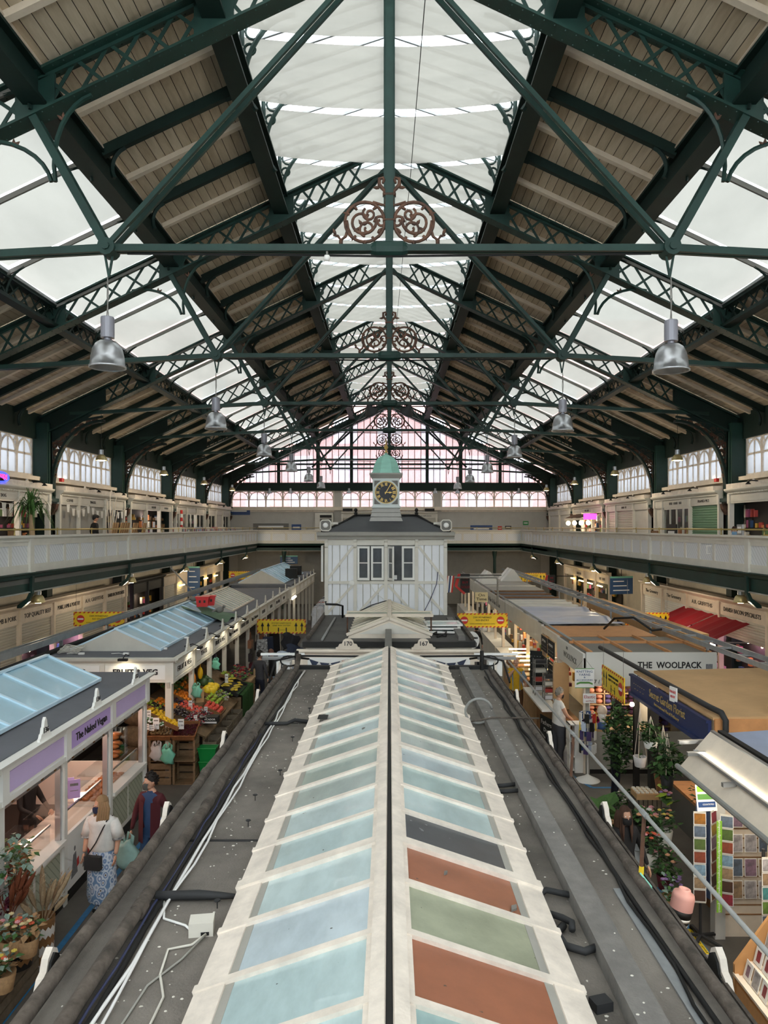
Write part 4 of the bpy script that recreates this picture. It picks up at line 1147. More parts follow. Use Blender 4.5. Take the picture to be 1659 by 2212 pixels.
# blue direction signs hanging under the galleries
for (x, y, z, w, hh, rz, lab) in ((-9.4, 35.6, 2.95, 0.6, 1.35, 0, 'tall blue direction sign hanging under the left gallery'), (9.4, 30.0, 3.2, 1.05, 0.65, 0.3, 'blue direction sign hanging under the right gallery'), (-6.9, 50.9, 3.3, 1.2, 0.5, 0, 'blue LIFT sign under the far gallery')):
 s = E('direction_sign', (x, y, z), rz, label=lab, cat='sign')
 O('board', MB().box(-w / 2, w / 2, -0.02, 0.02, -hh / 2, hh / 2), 'blue_board', s)
 O('header', MB().box(-w / 2, w / 2, -0.022, 0.02, hh / 2, hh / 2 + 0.07), 'bag_green', s)
 for q in range(5 if hh > 1 else 3):
  zz = hh * (0.38 - 0.19 * q) if hh > 1 else hh * (0.3 - 0.28 * q)
  O('print_line', MB().box(-w * 0.38, w * (0.1 + 0.12 * (q % 3)), -0.026, -0.02, zz - 0.02, zz + 0.02), 'sign_white', s)
 O('hanger', MB().tube([(0, 0, hh / 2), (0, 0, 4.1 - z)], 0.012, 5), 'black', s)
# ================================================================ centre row: long stall with glazed ridge, second stall, clock office
RZ = 3.05      # roof of the centre row
for i, c in enumerate(('bfd6d8', 'c8dcde', 'b0cac9', 'b4c4c0', 'a7b9b2', 'c8d8e0', 'a4c2c2', 'b8cad0')):
 mat('pane_%d' % i, c, 0.22, var=0.22, vs=1.6, stretch=(2.5, 1, 1), coat=0.3, specks=('4a4a46', 17, 0.76))
ST = E('market_stall', (0, 2.0, 0), label='long centre stall with felt roof and glazed ridge in front of the camera', cat='stall')
L = 11.3
O('roof', MB().box(-1.92, 1.86, 0, L, RZ - 0.1, RZ), 'felt', ST)
O('wall', MB().box(-1.85, 1.82, 0.1, L - 0.1, 0.0, RZ - 0.1), 'offwhite', ST)
for sd in (-1, 1):
 x = -1.92 if sd < 0 else 1.86
 O('cornice', MB().box(*sorted((x, x + sd * 0.02)), 0, L, RZ - 0.14, RZ + 0.015), 'lagging', ST)
 O('fascia', MB().box(*sorted((x + sd * 0.02, x - sd * 0.08)), 0, L, RZ - 0.55, RZ - 0.1), 'cream', ST)
 for k in range(5):
  yb = 2.25 + 2.25 * k
  pts = [(-0.5, 0), (-0.5, 0.12), (-0.4, 0.18), (-0.34, 0.36), (-0.26, 0.4), (-0.2, 0.62), (-0.13, 0.68), (-0.09, 0.88), (0, 1.0)]
  poly = [(a * 0.62, b * 0.3) for a, b in pts] + [(-a * 0.62, b * 0.3) for a, b in pts[::-1][1:]]
  cr = O('crest', MB().prism(poly, 'x', -0.02, 0.02), 'cream_worn', ST, (x + sd * 0.03, yb, RZ - 0.16))
  inner = [(a * 0.88, b * 0.9) for a, b in poly]
  O('crest_back', MB().prism(inner, 'x', -0.012, 0.012), 'black', cr, (-sd * 0.022, 0, 0))
O('end_upstand', MB().box(-1.7, 1.8, L - 0.06, L + 0.06, RZ - 0.02, RZ + 0.06), 'black', ST)
O('roof_seam', MB().box(-1.7, -1.05, 4.0, 4.03, RZ, RZ + 0.006), 'charcoal', ST)
O('roof_seam', MB().box(-1.75, -1.05, 7.6, 7.63, RZ, RZ + 0.006), 'charcoal', ST)
# glazed ridge
SK = O('skylight', MB().prism([(-0.98, RZ), (-0.98, RZ + 0.07), (0.98, RZ + 0.07), (0.98, RZ)], 'y', 0.2, 10.95), 'cream_worn', ST)
ZB, ZR, HWID = RZ + 0.1, RZ + 0.43, 1.0
sl = math.hypot(HWID, ZR - ZB); sa = math.atan2(ZR - ZB, HWID)
N = 19; pw = 10.7 / N
pm = {}
def pmesh(key):
 if key not in pm:
  pm[key] = MB().box(0.0, sl - 0.15 - 0.09, 0.03, pw - 0.03, -0.004, 0.004).mesh('pane', key)
 return pm[key]
special = {(1, 2): 'pane_rust', (1, 3): 'pane_olive', (1, 4): 'pane_rust', (1, 5): 'pane_dark', (-1, 11): 'pane_4', (-1, 12): 'pane_3', (-1, 9): 'pane_4', (-1, 8): 'pane_4', (-1, 7): 'pane_3'}
pick = random.Random(3)
barm = MB().box(-0.03, sl - 0.08, -0.025, 0.025, -0.01, 0.025).mesh('glazing_bar', 'cream_worn')
barw = MB().box(-0.03, sl - 0.08, -0.05, 0.05, -0.01, 0.035).mesh('glazing_bar', 'cream_worn')
for sd in (-1, 1):
 # rails (bottom rail and top rail, in four-pane lights)
 O('bottom_rail', MB().box(0, 0.16, 0.2, 10.95, -0.015, 0.012), 'cream_worn', SK, (sd * HWID, 0, ZB), (0, sa if sd > 0 else -sa, PI if sd > 0 else 0) if False else (0, 0, 0))
 bpy.data.objects.remove(SK.children[-1]) if False else None
 def P(d, y, up):
  return (sd * (HWID - d * math.cos(sa)) + sd * up * math.sin(sa), y, ZB + d * math.sin(sa) + up * math.cos(sa))
 def strip(name, d0, d1, y0, y1, u0, u1, mt):
  m = MB(); vs = [P(d0, y0, u0), P(d1, y0, u0), P(d1, y1, u0), P(d0, y1, u0), P(d0, y0, u1), P(d1, y0, u1), P(d1, y1, u1), P(d0, y1, u1)]
  m.add(vs, [(0, 3, 2, 1), (4, 5, 6, 7), (0, 1, 5, 4), (1, 2, 6, 5), (2, 3, 7, 6), (3, 0, 4, 7)])
  return O(name, m, mt, SK)
 last = [c for c in SK.children if c.name.startswith('bottom_rail')]
 bpy.data.objects.remove(last[-1])
 strip('bottom_rail', -0.02, 0.15, 0.2, 10.95, -0.015, 0.012, 'cream_worn')
 strip('top_rail', sl - 0.12, sl - 0.02, 0.2, 10.95, -0.01, 0.014, 'cream_worn')
 strip('lead_edge', 0.15, 0.2, 0.2, 10.95, -0.006, 0.002, 'grey_paint')
 for i in range(N):
  y0 = 0.22 + i * pw
  key = special.get((sd, i), 'pane_%d' % pick.randrange(8))
  if sd < 0 and i <= 6: key = 'pane_%d' % pick.choice((0, 1, 5, 0))
  p = strip('pane', 0.17, sl - 0.1, y0 + 0.02, y0 + pw - 0.02, -0.006, 0.0, key)
  if (sd, i) in special and key in ('pane_rust', 'pane_dark', 'pane_olive'):
   p['label'] = {'pane_rust': 'rust brown painted pane', 'pane_dark': 'dark grey pane', 'pane_olive': 'dirty olive pane'}[key]
  wb = i % 4 == 1
  strip('glazing_bar', -0.03, sl - 0.05, y0 - (0.05 if wb else 0.028), y0 + (0.05 if wb else 0.028), -0.012, 0.03 if wb else 0.022, 'cream_worn')
 strip('glazing_bar', -0.03, sl - 0.02, 10.9, 10.98, -0.03, 0.03, 'cream_worn')
 strip('ridge_capping', sl - 0.085, sl - 0.012, 0.2, 10.98, 0.016, 0.036, 'cream_worn')
O('ridge_gap', MB().box(-0.015, 0.015, 0.2, 10.95, ZR - 0.03, ZR + 0.006), 'pane_gap', SK)
O('gable_end', MB().prism([(-0.98, RZ + 0.05), (0.98, RZ + 0.05), (0, ZR)], 'y', 10.9, 10.95), 'cream_worn', SK)
O('broken_hole', MB().box(-0.88, -0.76, 7.05, 7.25, ZB + 0.1, ZB + 0.105), 'pane_gap', SK)
for (x, y, s_) in ((-0.33, 3.0, 0.03), (-0.3, 6.1, 0.02), (0.75, 2.55, 0.025), (0.35, 2.75, 0.015)):
 O('slate_chip', MB().prism([(x, y), (x + s_ * 1.5, y + s_), (x + s_ * 1.8, y + s_ * 3), (x + s_ * 0.4, y + s_ * 2.4)], 'z', ZR - abs(x) * 0.33 - 0.0, ZR - abs(x) * 0.33 + 0.012), 'mid_grey', SK)
# ---- pipes and cables lying on the roof
def run(name, pts, r, m, label, cat='pipe', n=8):
 o = O(name, MB().tube([(p[0] - pts[0][0], p[1] - pts[0][1], p[2] - pts[0][2]) for p in pts], r, n), m, None, pts[0], label=label, cat=cat, smooth=True)
 return o
def wav(x, y0, y1, z, amp, n=24, seed=0):
 q = random.Random(seed)
 return [(x + q.uniform(-amp, amp), y0 + (y1 - y0) * i / n, z + q.uniform(0, amp * 0.4)) for i in range(n + 1)]
def collars(o, ys, r, x0=0.0):
 for y in ys:
  O('collar', MB().tube([(x0, y - 0.05, 0), (x0, y + 0.05, 0)], r, 8), 'lagging', o)
p = run('lagged_pipe', wav(-1.83, 2.2, 13.0, RZ + 0.09, 0.008, 20, 1), 0.042, 'lagging', 'outer lagged brown pipe along the aisle edge of the centre roof by the fruit aisle')
collars(p, [1.3, 3.1, 5.2, 7.5, 9.2], 0.05)
p = run('lagged_pipe', wav(-1.63, 2.2, 13.0, RZ + 0.07, 0.01, 20, 2) + [(-1.6, 13.1, RZ + 0.3)], 0.045, 'lagging', 'inner lagged brown pipe beside the white cables on the centre roof')
collars(p, [1.0, 2.6, 4.4, 6.6, 8.9], 0.053)
run('cable', wav(-1.5, 2.2, 13.0, RZ + 0.02, 0.02, 26, 3), 0.012, 'sign_white', 'white cable beside the inner lagged pipe', 'cable', 5)
run('cable', wav(-1.47, 2.2, 13.0, RZ + 0.025, 0.025, 26, 4), 0.009, 'sign_white', 'thinner white cable nearest the skylight on the fruit side', 'cable', 5)
run('cable', wav(-1.54, 2.2, 12.9, RZ + 0.02, 0.012, 26, 5), 0.018, 'black', 'black cable between the inner pipe and the white cables', 'cable', 6)
run('cable', wav(-1.565, 2.2, 9.0, RZ + 0.03, 0.012, 20, 6), 0.009, 'navy_cable', 'thin navy cable along the inner lagged pipe', 'cable', 5)
p = run('pipe', wav(1.76, 2.2, 13.0, RZ + 0.07, 0.006, 18, 7), 0.036, 'lagging', 'brown pipe along the aisle edge of the centre roof by the card stall')
collars(p, [1.2, 3.2, 5.6, 8.0], 0.044)
run('cable', wav(1.665, 2.2, 13.0, RZ + 0.02, 0.018, 26, 8), 0.016, 'black', 'black cable beside the pipe on the card stall side', 'cable', 6)
run('cable', wav(1.63, 3.2, 12.5, RZ + 0.02, 0.022, 26, 9), 0.011, 'black', 'thinner black cable nearest the kerb on the card stall side', 'cable', 5)
O('flashing_strip', MB().box(0, 0.06, 0, 3.0, 0, 0.012), 'galv', None, (1.57, 2.2, RZ + 0.001), label='silver metal strip lying along the centre roof edge', cat='flashing')
O('roof_kerb', MB().box(0, 0.16, 0, 10.6, 0, 0.11), 'kerb', None, (1.22, 2.3, RZ), label='long grey kerb running beside the glazed ridge', cat='kerb')
# guard rail over the right edge
gr_ = E('guard_rail', (1.82, 2.0, RZ), label='grey tubular guard rail over the card stall side of the centre roof', cat='guard rail')
O('rail', MB().tube([(0, 0, 0.5), (0, 9.3, 0.5)], 0.014, 8), 'pipe_grey', gr_, smooth=True)
for y in (3.25, 5.28):
 O('post', MB().tube([(-0.04, y, 0.02), (0.0, y + 0.04, 0.5)], 0.016, 6), 'rust', gr_)
 O('clamp', MB().tube([(0, y - 0.02, 0.5), (0, y + 0.1, 0.5)], 0.02, 8), 'galv', gr_)
O('tape_wrap', MB().tube([(-0.034, 3.256, 0.08), (-0.028, 3.261, 0.14)], 0.02, 6), 'yellow_sign', gr_)
O('tie_string', MB().tube([(-0.06, 3.2, 0.12), (0.0, 3.15, 0.05), (-0.02, 3.1, -0.1)], 0.008, 4), 'bag_green', gr_)
run('conduit', [(-0.02 + 1.0, 9.36, RZ + 0.08), (1.3, 9.36, RZ + 0.14), (1.9, 9.4, RZ + 0.12)], 0.011, 'lagging', 'thin grey conduit crossing the roof beyond the hose loop', 'conduit', 6)
# hoses
run('hose', [(1.25, 5.02, RZ + 0.05), (1.08, 5.1, RZ + 0.05), (0.99, 5.0, RZ + 0.05), (1.02, 4.8, RZ + 0.05), (1.1, 4.72, RZ + 0.06), (1.15, 4.66, RZ + 0.06), (1.13, 4.58, RZ + 0.06)], 0.022, 'charcoal', 'bent dark hose beside the kerb near the dark pane', 'hose')
run('hose', [(1.1, 4.68, RZ + 0.03), (1.03, 4.56, RZ + 0.05), (1.05, 4.42, RZ + 0.05), (1.15, 4.36, RZ + 0.05), (1.26, 4.42, RZ + 0.05)], 0.024, 'charcoal', 'short dark hose curling back to the kerb', 'hose')
run('hose', [(1.0 + 0.14 + 0.17 * math.cos(t), 9.45 - 0.05 * math.sin(t), RZ + 0.2 + 0.17 * math.sin(t)) for t in [0.2 + 5.6 * q / 18 for q in range(19)]], 0.016, 'pipe_grey', 'grey looped hose standing over the kerb', 'hose')
run('hose', [(1.0, 7.05, RZ + 0.03), (1.1, 7.0, RZ + 0.05), (1.24, 7.03, RZ + 0.05)], 0.02, 'charcoal', 'short dark hose from skylight to kerb, nearer one', 'hose')
run('hose', [(1.0, 7.2, RZ + 0.03), (1.1, 7.16, RZ + 0.05), (1.24, 7.2, RZ + 0.05)], 0.02, 'charcoal', 'short dark hose from skylight to kerb, farther one', 'hose')
run('hose', [(-1.58, 5.02, RZ + 0.05), (-1.3, 5.05, RZ + 0.04), (-1.15, 5.02, RZ + 0.05), (-1.0, 5.03, RZ + 0.04)], [0.03, 0.035, 0.026, 0.012], 'charcoal', 'short lagged branch pipe behind the junction box', 'pipe')
run('hose', [(-1.58, 9.4, RZ + 0.05), (-1.3, 9.42, RZ + 0.05), (-1.22, 9.55, RZ + 0.06), (-1.02, 9.5, RZ + 0.05)], 0.024, 'charcoal', 'black lagged branch pipe from the inner pipe to the skylight', 'pipe')
jb = E('junction_box', (-1.18, 4.66, RZ), 0.15, label='white junction box on the felt roof', cat='box')
O('body', MB().box(-0.075, 0.075, -0.06, 0.06, 0, 0.085), 'offwhite', jb)
O('socket', MB().box(0.0, 0.05, -0.064, -0.058, 0.01, 0.03), 'black', jb)
run('cable', [(-1.14, 4.6, RZ + 0.02), (-1.2, 4.5, RZ + 0.01), (-1.33, 4.45, RZ + 0.01), (-1.3, 4.2, RZ + 0.01), (-1.22, 4.0, RZ + 0.01), (-1.22, 3.5, RZ + 0.01), (-1.26, 2.6, RZ + 0.01)], 0.008, 'offwhite', 'loose white flex curling down from the junction box', 'cable', 5)
run('cable', [(-1.14, 4.59, RZ + 0.02), (-1.22, 4.35, RZ + 0.01), (-1.34, 4.1, RZ + 0.01), (-1.38, 3.6, RZ + 0.01), (-1.45, 2.8, RZ + 0.01)], 0.007, 'grey_paint', 'loose grey flex running from the junction box', 'cable', 5)
run('cable', [(-1.52, 5.0, RZ + 0.02), (-1.46, 4.8, RZ + 0.01), (-1.3, 4.72, RZ + 0.01), (-1.22, 4.62, RZ + 0.02)], 0.009, 'sign_white', 'white flex looping from the cable run to the junction box', 'cable', 5)
O('brick_bit', MB().box(-0.05, 0.05, -0.04, 0.04, 0, 0.05), 'charcoal', None, (1.12, 3.92, RZ), 0.3, label='small dark brick fragment on the roof beside the kerb', cat='brick')
bolt = MB().lathe([(0.004, 0), (0.004, 0.05), (0.022, 0.05), (0.022, 0.058), (0.004, 0.06)], n=6).mesh('roof_bolt', 'charcoal')
for i, (x, y) in enumerate(((-1.15, 4.95), (-1.2, 6.3), (-1.12, 7.6), (-1.15, 8.8), (-1.25, 6.9), (-1.1, 10.2))):
 O('roof_bolt', bolt, None, None, (x, y, RZ), label='small upright roof bolt on the felt', cat='bolt', group='roof bolts in the felt')
# speckled droppings and flakes: too small to count
fl = MB(); q = random.Random(11)
for i in range(520):
 x = q.choice((q.uniform(-1.75, -1.02), q.uniform(-1.75, -1.02), q.uniform(1.02, 1.7))); y = 2.4 + 10.4 * q.random() ** 1.5
 s_ = q.uniform(0.003, 0.011)
 fl.lathe([(s_, 0), (s_ * 0.6, 0.003)], (x, y, RZ + (0.11 if 1.23 < x < 1.37 else 0) + 0.001), 5, sx=q.uniform(0.6, 1.5))
O('paint_flakes', fl, 'offwhite', label='scattered pale flakes and droppings on the felt', cat='debris', kind='stuff')
# ---- black tubular frames at the far end of the roof
for sd in (-1, 1):
 f = E('tube_frame', (sd * 1.45, 13.2, RZ), label='black tubular rail at the roof end, %s the %s aisle' % ('beside', 'fruit' if sd < 0 else 'yarn'), cat='rail')
 O('rail', MB().tube([(-sd * 0.95, 0, 0.05), (-sd * 0.95, 0, 0.2), (-sd * 0.9, 0, 0.24), (sd * 0.2, 0, 0.25)], 0.018, 6), 'black', f)
 O('post', MB().tube([(sd * 0.2, 0, 0.0), (sd * 0.2, 0, 0.34)], 0.035, 6), 'black', f)
 O('hoop', MB().tube([(sd * (0.33 + 0.16 * math.cos(t)), 0.0, 0.16 + 0.09 * math.sin(t)) for t in [2 * PI * k / 14 for k in range(15)]], 0.014, 5), 'black', f)
 O('stay', MB().tube([(sd * 0.2, 0, 0.25), (sd * 0.55, -0.2, 0.2), (sd * 0.6, -0.6, -0.1)], 0.018, 6), 'black', f)
 b = E('light_batten', (sd * 1.95, 13.45, RZ + 0.02), label='white light batten hung over the %s aisle beside the roof end' % ('fruit' if sd < 0 else 'yarn'), cat='light fitting')
 O('bar', MB().box(-0.35, 0.35, -0.03, 0.03, 0.12, 0.17), 'alu', b); O('bar', MB().box(-0.4, 0.4, 0.08, 0.13, 0.18, 0.22), 'sign_white', b)
 O('housing', MB().box(-0.12 - sd * 0.05, 0.12 - sd * 0.05, -0.2, 0.1, -0.14, 0.1), 'sign_white', b)
 O('hanger', MB().tube([(-sd * 0.35, 0, 0.15), (-sd * 0.5, -0.1, 0.15)], 0.02, 5), 'black', b)
# ================================================================ second centre stall
SB = E('market_stall', (0, 16.2, 0), label='cream centre stall numbered 170 and 167 below the clock office', cat='stall')
L2 = 9.2
O('roof', MB().box(-1.95, 1.92, 0.05, L2, RZ - 0.1, RZ), 'felt2', SB)
O('wall', MB().box(-1.85, 1.82, 0.15, L2, 0, RZ - 0.1), 'offwhite', SB)
O('roof_edge', MB().box(-1.9, 1.88, 0.0, 0.14, RZ - 0.08, RZ + 0.03), 'black', SB)
O('cornice', MB().prism([(0, RZ - 0.12), (-0.1, RZ - 0.12), (-0.13, RZ - 0.16), (-0.1, RZ - 0.2), (-0.02, RZ - 0.24), (0, RZ - 0.4)], 'x', -2.02, 1.98), 'cream', SB)
O('fascia', MB().box(-1.9, 1.86, -0.04, 0.05, RZ - 0.62, RZ - 0.2), 'cream', SB)
O('fascia_panel', MB().box(-1.78, -0.08, -0.06, 0, RZ - 0.58, RZ - 0.3), 'sign_white', SB)
O('fascia_panel', MB().box(0.1, 1.76, -0.06, 0, RZ - 0.58, RZ - 0.3), 'sign_white', SB)
for x, n in ((-0.9, '170'), (0.74, '167')):
 pts = [(-0.5, 0), (-0.5, 0.2), (-0.42, 0.25), (-0.36, 0.5), (-0.25, 0.55), (-0.2, 0.85), (-0.1, 0.98), (0, 1.0)]
 poly = [(a * 0.52, b * 0.24) for a, b in pts] + [(-a * 0.52, b * 0.24) for a, b in pts[::-1][1:]]
 cr = O('crest', MB().prism(poly, 'y', -0.03, 0.02), 'cream', SB, (x, -0.09, RZ - 0.12))
 text(n, (0, -0.034, 0.13), 0.13, 0, 'ink', cr, bold=0.002)
cols = ['bunt_red', 'bunt_navy', 'bunt_cream', 'bunt_pink']
for n_, c in zip(cols, ('b8564c', '3f4a64', 'd9cdb8', 'e2b9a8')):
 mat(n_, c, 0.8, var=0.4, vs=25)
for (xa, xb) in ((-1.75, -0.1), (0.12, 1.7)):
 bt = E('bunting', ((xa + xb) / 2, 16.12, RZ - 0.32), label='patchwork bunting %s' % ('on the cream stall front, left of the grey duct' if xa < 0 else 'on the cream stall front, right of the grey duct'), cat='bunting')
 w = xb - xa; n = 7
 sag = lambda t: -0.1 * math.sin(PI * ((t * 2) % 1.0))
 O('string', MB().tube([(-w / 2 + w * t / 14, 0, sag(t / 14)) for t in range(15)], 0.005, 4), 'offwhite', bt)
 for i in range(n):
  t0, t1 = i / n, (i + 0.9) / n
  O('flag', MB().prism([(-w / 2 + w * t0, sag(t0)), (-w / 2 + w * t1, sag(t1)), (-w / 2 + w * (t0 + t1) / 2, sag((t0 + t1) / 2) - 0.17)], 'y', -0.004, 0.004), cols[i % 4] if i % 2 else cols[(i + 1) % 2], bt)
# duct bridging both stalls
O('duct', MB().box(-0.07, 0.07, 12.9, 16.9, 0, 0.12), 'mid_grey', None, (-0.02, 0, RZ + 0.1), label='grey duct bridging the gap between the two centre stalls', cat='duct')
# small glazed ridge with open lights
SK2 = O('skylight', MB().prism([(-0.95, RZ), (0.95, RZ), (0.92, RZ + 0.08), (0, RZ + 0.44), (-0.92, RZ + 0.08)], 'y', 0.75, 0.8), 'cream', SB)
O('gable_panel', MB().prism([(-0.7, RZ + 0.1), (0.7, RZ + 0.1), (0, RZ + 0.36)], 'y', 0.73, 0.76), 'offwhite', SK2)
for sd in (-1, 1):
 O('pane', MB().add([(sd * 0.92, 0.8, RZ + 0.08), (0, 0.8, RZ + 0.43), (0, 4.9, RZ + 0.43), (sd * 0.92, 4.9, RZ + 0.08)], [(0, 1, 2, 3)]), 'pane_olive', SK2)
 for i in range(9):
  y = 0.85 + 0.5 * i
  O('glazing_bar', MB().beam((sd * 0.94, y, RZ + 0.09), (0, y, RZ + 0.45), 0.05, 0.04), 'cream', SK2)
 O('bargeboard', MB().beam((sd * 0.98, 0.76, RZ + 0.08), (0, 0.76, RZ + 0.46), 0.12, 0.06), 'cream', SK2)
 lt = O('open_light', MB().box(*sorted((0.06 * sd, sd * 1.0)), 1.5, 2.1, RZ + 0.42, RZ + 0.45), 'pane_olive', SK2)
 O('light_frame', MB().box(*sorted((0.06 * sd, sd * 1.05)), 1.45, 1.52, RZ + 0.4, RZ + 0.47).box(*sorted((0.06 * sd, sd * 1.05)), 2.08, 2.15, RZ + 0.4, RZ + 0.47), 'cream', SK2)
 O('prop', MB().tube([(sd * 1.0, 1.5, RZ), (sd * 1.0, 1.5, RZ + 0.42)], 0.02, 5), 'rust', SK2)
O('ridge_capping', MB().box(-0.05, 0.05, 0.75, 4.9, RZ + 0.42, RZ + 0.48), 'cream', SK2)
for i in range(3):
 f = E('window_sash', (1.25 + 0.04 * i, 18.0 + 0.25 * i, RZ + 0.02 + 0.05 * i), 0.1 * i - 0.15, label='loose white window sash lying on the roof by the clock office, %s' % ('lowest', 'middle', 'topmost')[i], cat='sash', group='loose sashes on the roof')
 O('frame', MB().box(-0.45, 0.45, -0.4, -0.33, 0, 0.04).box(-0.45, 0.45, 0.33, 0.4, 0, 0.04).box(-0.45, -0.38, -0.33, 0.33, 0, 0.04).box(0.38, 0.45, -0.33, 0.33, 0, 0.04), 'white', f)
 O('pane', MB().box(-0.38, 0.38, -0.33, 0.33, 0.015, 0.022), 'pane_3', f)
run('black_hose', [(1.1, 17.0, RZ + 0.03), (1.3, 17.2, RZ + 0.06), (1.35, 17.6, RZ + 0.06), (1.15, 17.7, RZ + 0.04), (1.05, 17.4, RZ + 0.04), (1.3, 17.05, RZ + 0.04)], 0.025, 'black', 'black coiled hose on the second centre roof', 'hose')
O('roof_kerb', MB().box(0, 0.16, 0, 3.5, 0, 0.1), 'kerb', None, (1.55, 16.6, RZ), 0.0, label='short grey kerb on the second centre roof', cat='kerb')
run('lagged_pipe', [(-1.8, 16.4, RZ + 0.1), (-1.8, 20.3, RZ + 0.1)], 0.05, 'lagging', 'lagged pipe on the second centre roof by the fruit aisle')
run('lagged_pipe', [(1.84, 16.4, RZ + 0.08), (1.84, 20.3, RZ + 0.08)], 0.045, 'lagging', 'lagged pipe on the second centre roof by the yarn aisle')
run('conduit', [(-1.5, 16.5, RZ + 0.03), (-1.5, 20.5, RZ + 0.03)], 0.03, 'pipe_grey', 'grey conduit on the second centre roof', 'conduit')
run('black_pipe', [(-1.3, 20.6, RZ + 0.02), (-1.3, 20.6, RZ + 0.35), (-1.45, 20.5, RZ + 0.4), (-1.75, 20.4, RZ + 0.42), (-1.75, 20.4, RZ + 0.5)], 0.03, 'black', 'bent black pipe in front of the clock office', 'pipe')
# ================================================================ clock office
CA = E('clock_office', (-0.1, 21.4, RZ), label='white boarded market office with clock turret and hipped slate roof', cat='office')
W2, H0 = 1.77, 2.19
O('shell', MB().box(-W2 + 0.03, W2 - 0.03, 0.06, 3.4, 0, H0 - 0.02), 'grey_white', CA)
bays = [-1.77, -0.885, 0.0, 0.885, 1.77]
plank = MB().box(-0.098, 0.098, 0, 0.03, 0, 0.9).mesh('plank', 'white_board')
plank2 = MB().box(-0.098, 0.098, 0, 0.03, 0, 1.05).mesh('plank', 'white_board')
for b in range(4):
 for i in range(4):
  x = bays[b] + 0.885 * (i + 0.5) / 4 + 0.0
  O('plank', plank, None, CA, (x, 0.02, 0.0))
  if b in (0, 3):
   O('plank', plank2, None, CA, (x, 0.02, 0.98))
TM = 'offwhite'
for x in bays:
 xx = max(min(x, W2 - 0.05), -W2 + 0.05)
 O('post', MB().box(xx - 0.05, xx + 0.05, -0.03, 0.06, 0, H0), TM, CA)
 cb_ = MB(); cb_.prism([(-0.02, H0 - 0.26), (-0.06, H0 - 0.22), (-0.07, H0 - 0.1), (-0.12, H0 - 0.04), (-0.12, H0), (0.0, H0)], 'x', xx - 0.045, xx + 0.045)
 O('corbel', cb_, TM, CA)
O('mid_rail', MB().box(-W2, W2, -0.02, 0.05, 0.9, 0.98), TM, CA)
O('top_rail', MB().box(-W2, W2, -0.02, 0.05, 2.02, 2.19), TM, CA)
for b, z0, z1, sgn in ((0, 0, 0.9, 1), (1, 0, 0.9, 1), (2, 0, 0.9, -1), (3, 0, 0.9, -1), (0, 0.98, 2.02, 1), (3, 0.98, 2.02, -1)):
 xa, xb = bays[b] + 0.06, bays[b + 1] - 0.06
 if sgn < 0: xa, xb = xb, xa
 O('diagonal_brace', MB().beam((xa, 0.0, z0 + 0.03), (xb, 0.0, z1 - 0.03), 0.04, 0.07), TM, CA)
O('cornice', MB().prism([(0.05, H0), (-0.13, H0), (-0.15, H0 + 0.06), (-0.22, H0 + 0.11), (-0.24, H0 + 0.2), (0.05, H0 + 0.22)], 'x', -W2 - 0.2, W2 + 0.2), 'grey_paint', CA)
for sd in (-1, 1):
 O('cornice', MB().prism([(sd * (W2 - 0.05), H0), (sd * (W2 + 0.13), H0), (sd * (W2 + 0.15), H0 + 0.06), (sd * (W2 + 0.22), H0 + 0.11), (sd * (W2 + 0.24), H0 + 0.2), (sd * (W2 - 0.05), H0 + 0.22)], 'y', 0, 3.5), 'grey_paint', CA)
# windows: dark plates painted for the shade inside, behind pairs of casements
O('window_void', MB().box(-0.82, -0.06, 0.03, 0.06, 1.0, 2.0).box(0.06, 0.82, 0.03, 0.06, 1.0, 2.0), 'office_dark', CA)
def casement(x, w, rz, name='casement'):
 f = O(name, MB().box(0, 0.06, -0.02, 0.02, 0, 0.98).box(w - 0.06, w, -0.02, 0.02, 0, 0.98).box(0.06, w - 0.06, -0.02, 0.02, 0, 0.07).box(0.06, w - 0.06, -0.02, 0.02, 0.92, 0.98).box(0.06, w - 0.06, -0.018, 0.018, 0.485, 0.515), 'white', CA, (x, -0.01, 1.01), rz)
 for z0, z1 in ((0.07, 0.485), (0.515, 0.92)):
  O('pane', MB().box(0.06, w - 0.06, -0.006, 0.006, z0, z1), 'office_glass', f)
casement(-0.82, 0.36, -0.2); casement(-0.43, 0.37, 0)
casement(0.07, 0.36, -1.15); casement(0.46, 0.37, 0)
O('paper', MB().box(0.17, 0.32, 0.0, 0.01, 1.03, 1.15), 'sign_white', CA); O('alarm_bell', MB().tube([(-0.98, -0.06, 0.93), (-0.98, 0.0, 0.93)], 0.08, 16), 'white', CA)
O('wire', MB().tube([(1.5, -0.06, 1.25), (1.46, -0.06, 0.9), (1.3, -0.06, 0.5), (1.1, -0.06, 0.1), (0.95, -0.1, 0.02)], 0.012, 5), 'navy_cable', CA)
O('wire', MB().tube([(-0.45, -0.06, 0.95), (-0.35, -0.06, 0.7), (0.0, -0.06, 0.42), (0.05, -0.06, 0.36)], 0.008, 5), 'white', CA)
O('wire', MB().tube([(-0.8, -0.05, 0.1), (-0.4, -0.05, 0.3), (0, -0.06, 0.42), (0.4, -0.05, 0.3), (0.6, -0.05, 0.05)], 0.012, 5), 'black', CA)
O('side_window', MB().box(-W2 - 0.12, -W2 - 0.06, 0.2, 0.9, 0.95, 2.0), 'white', CA)
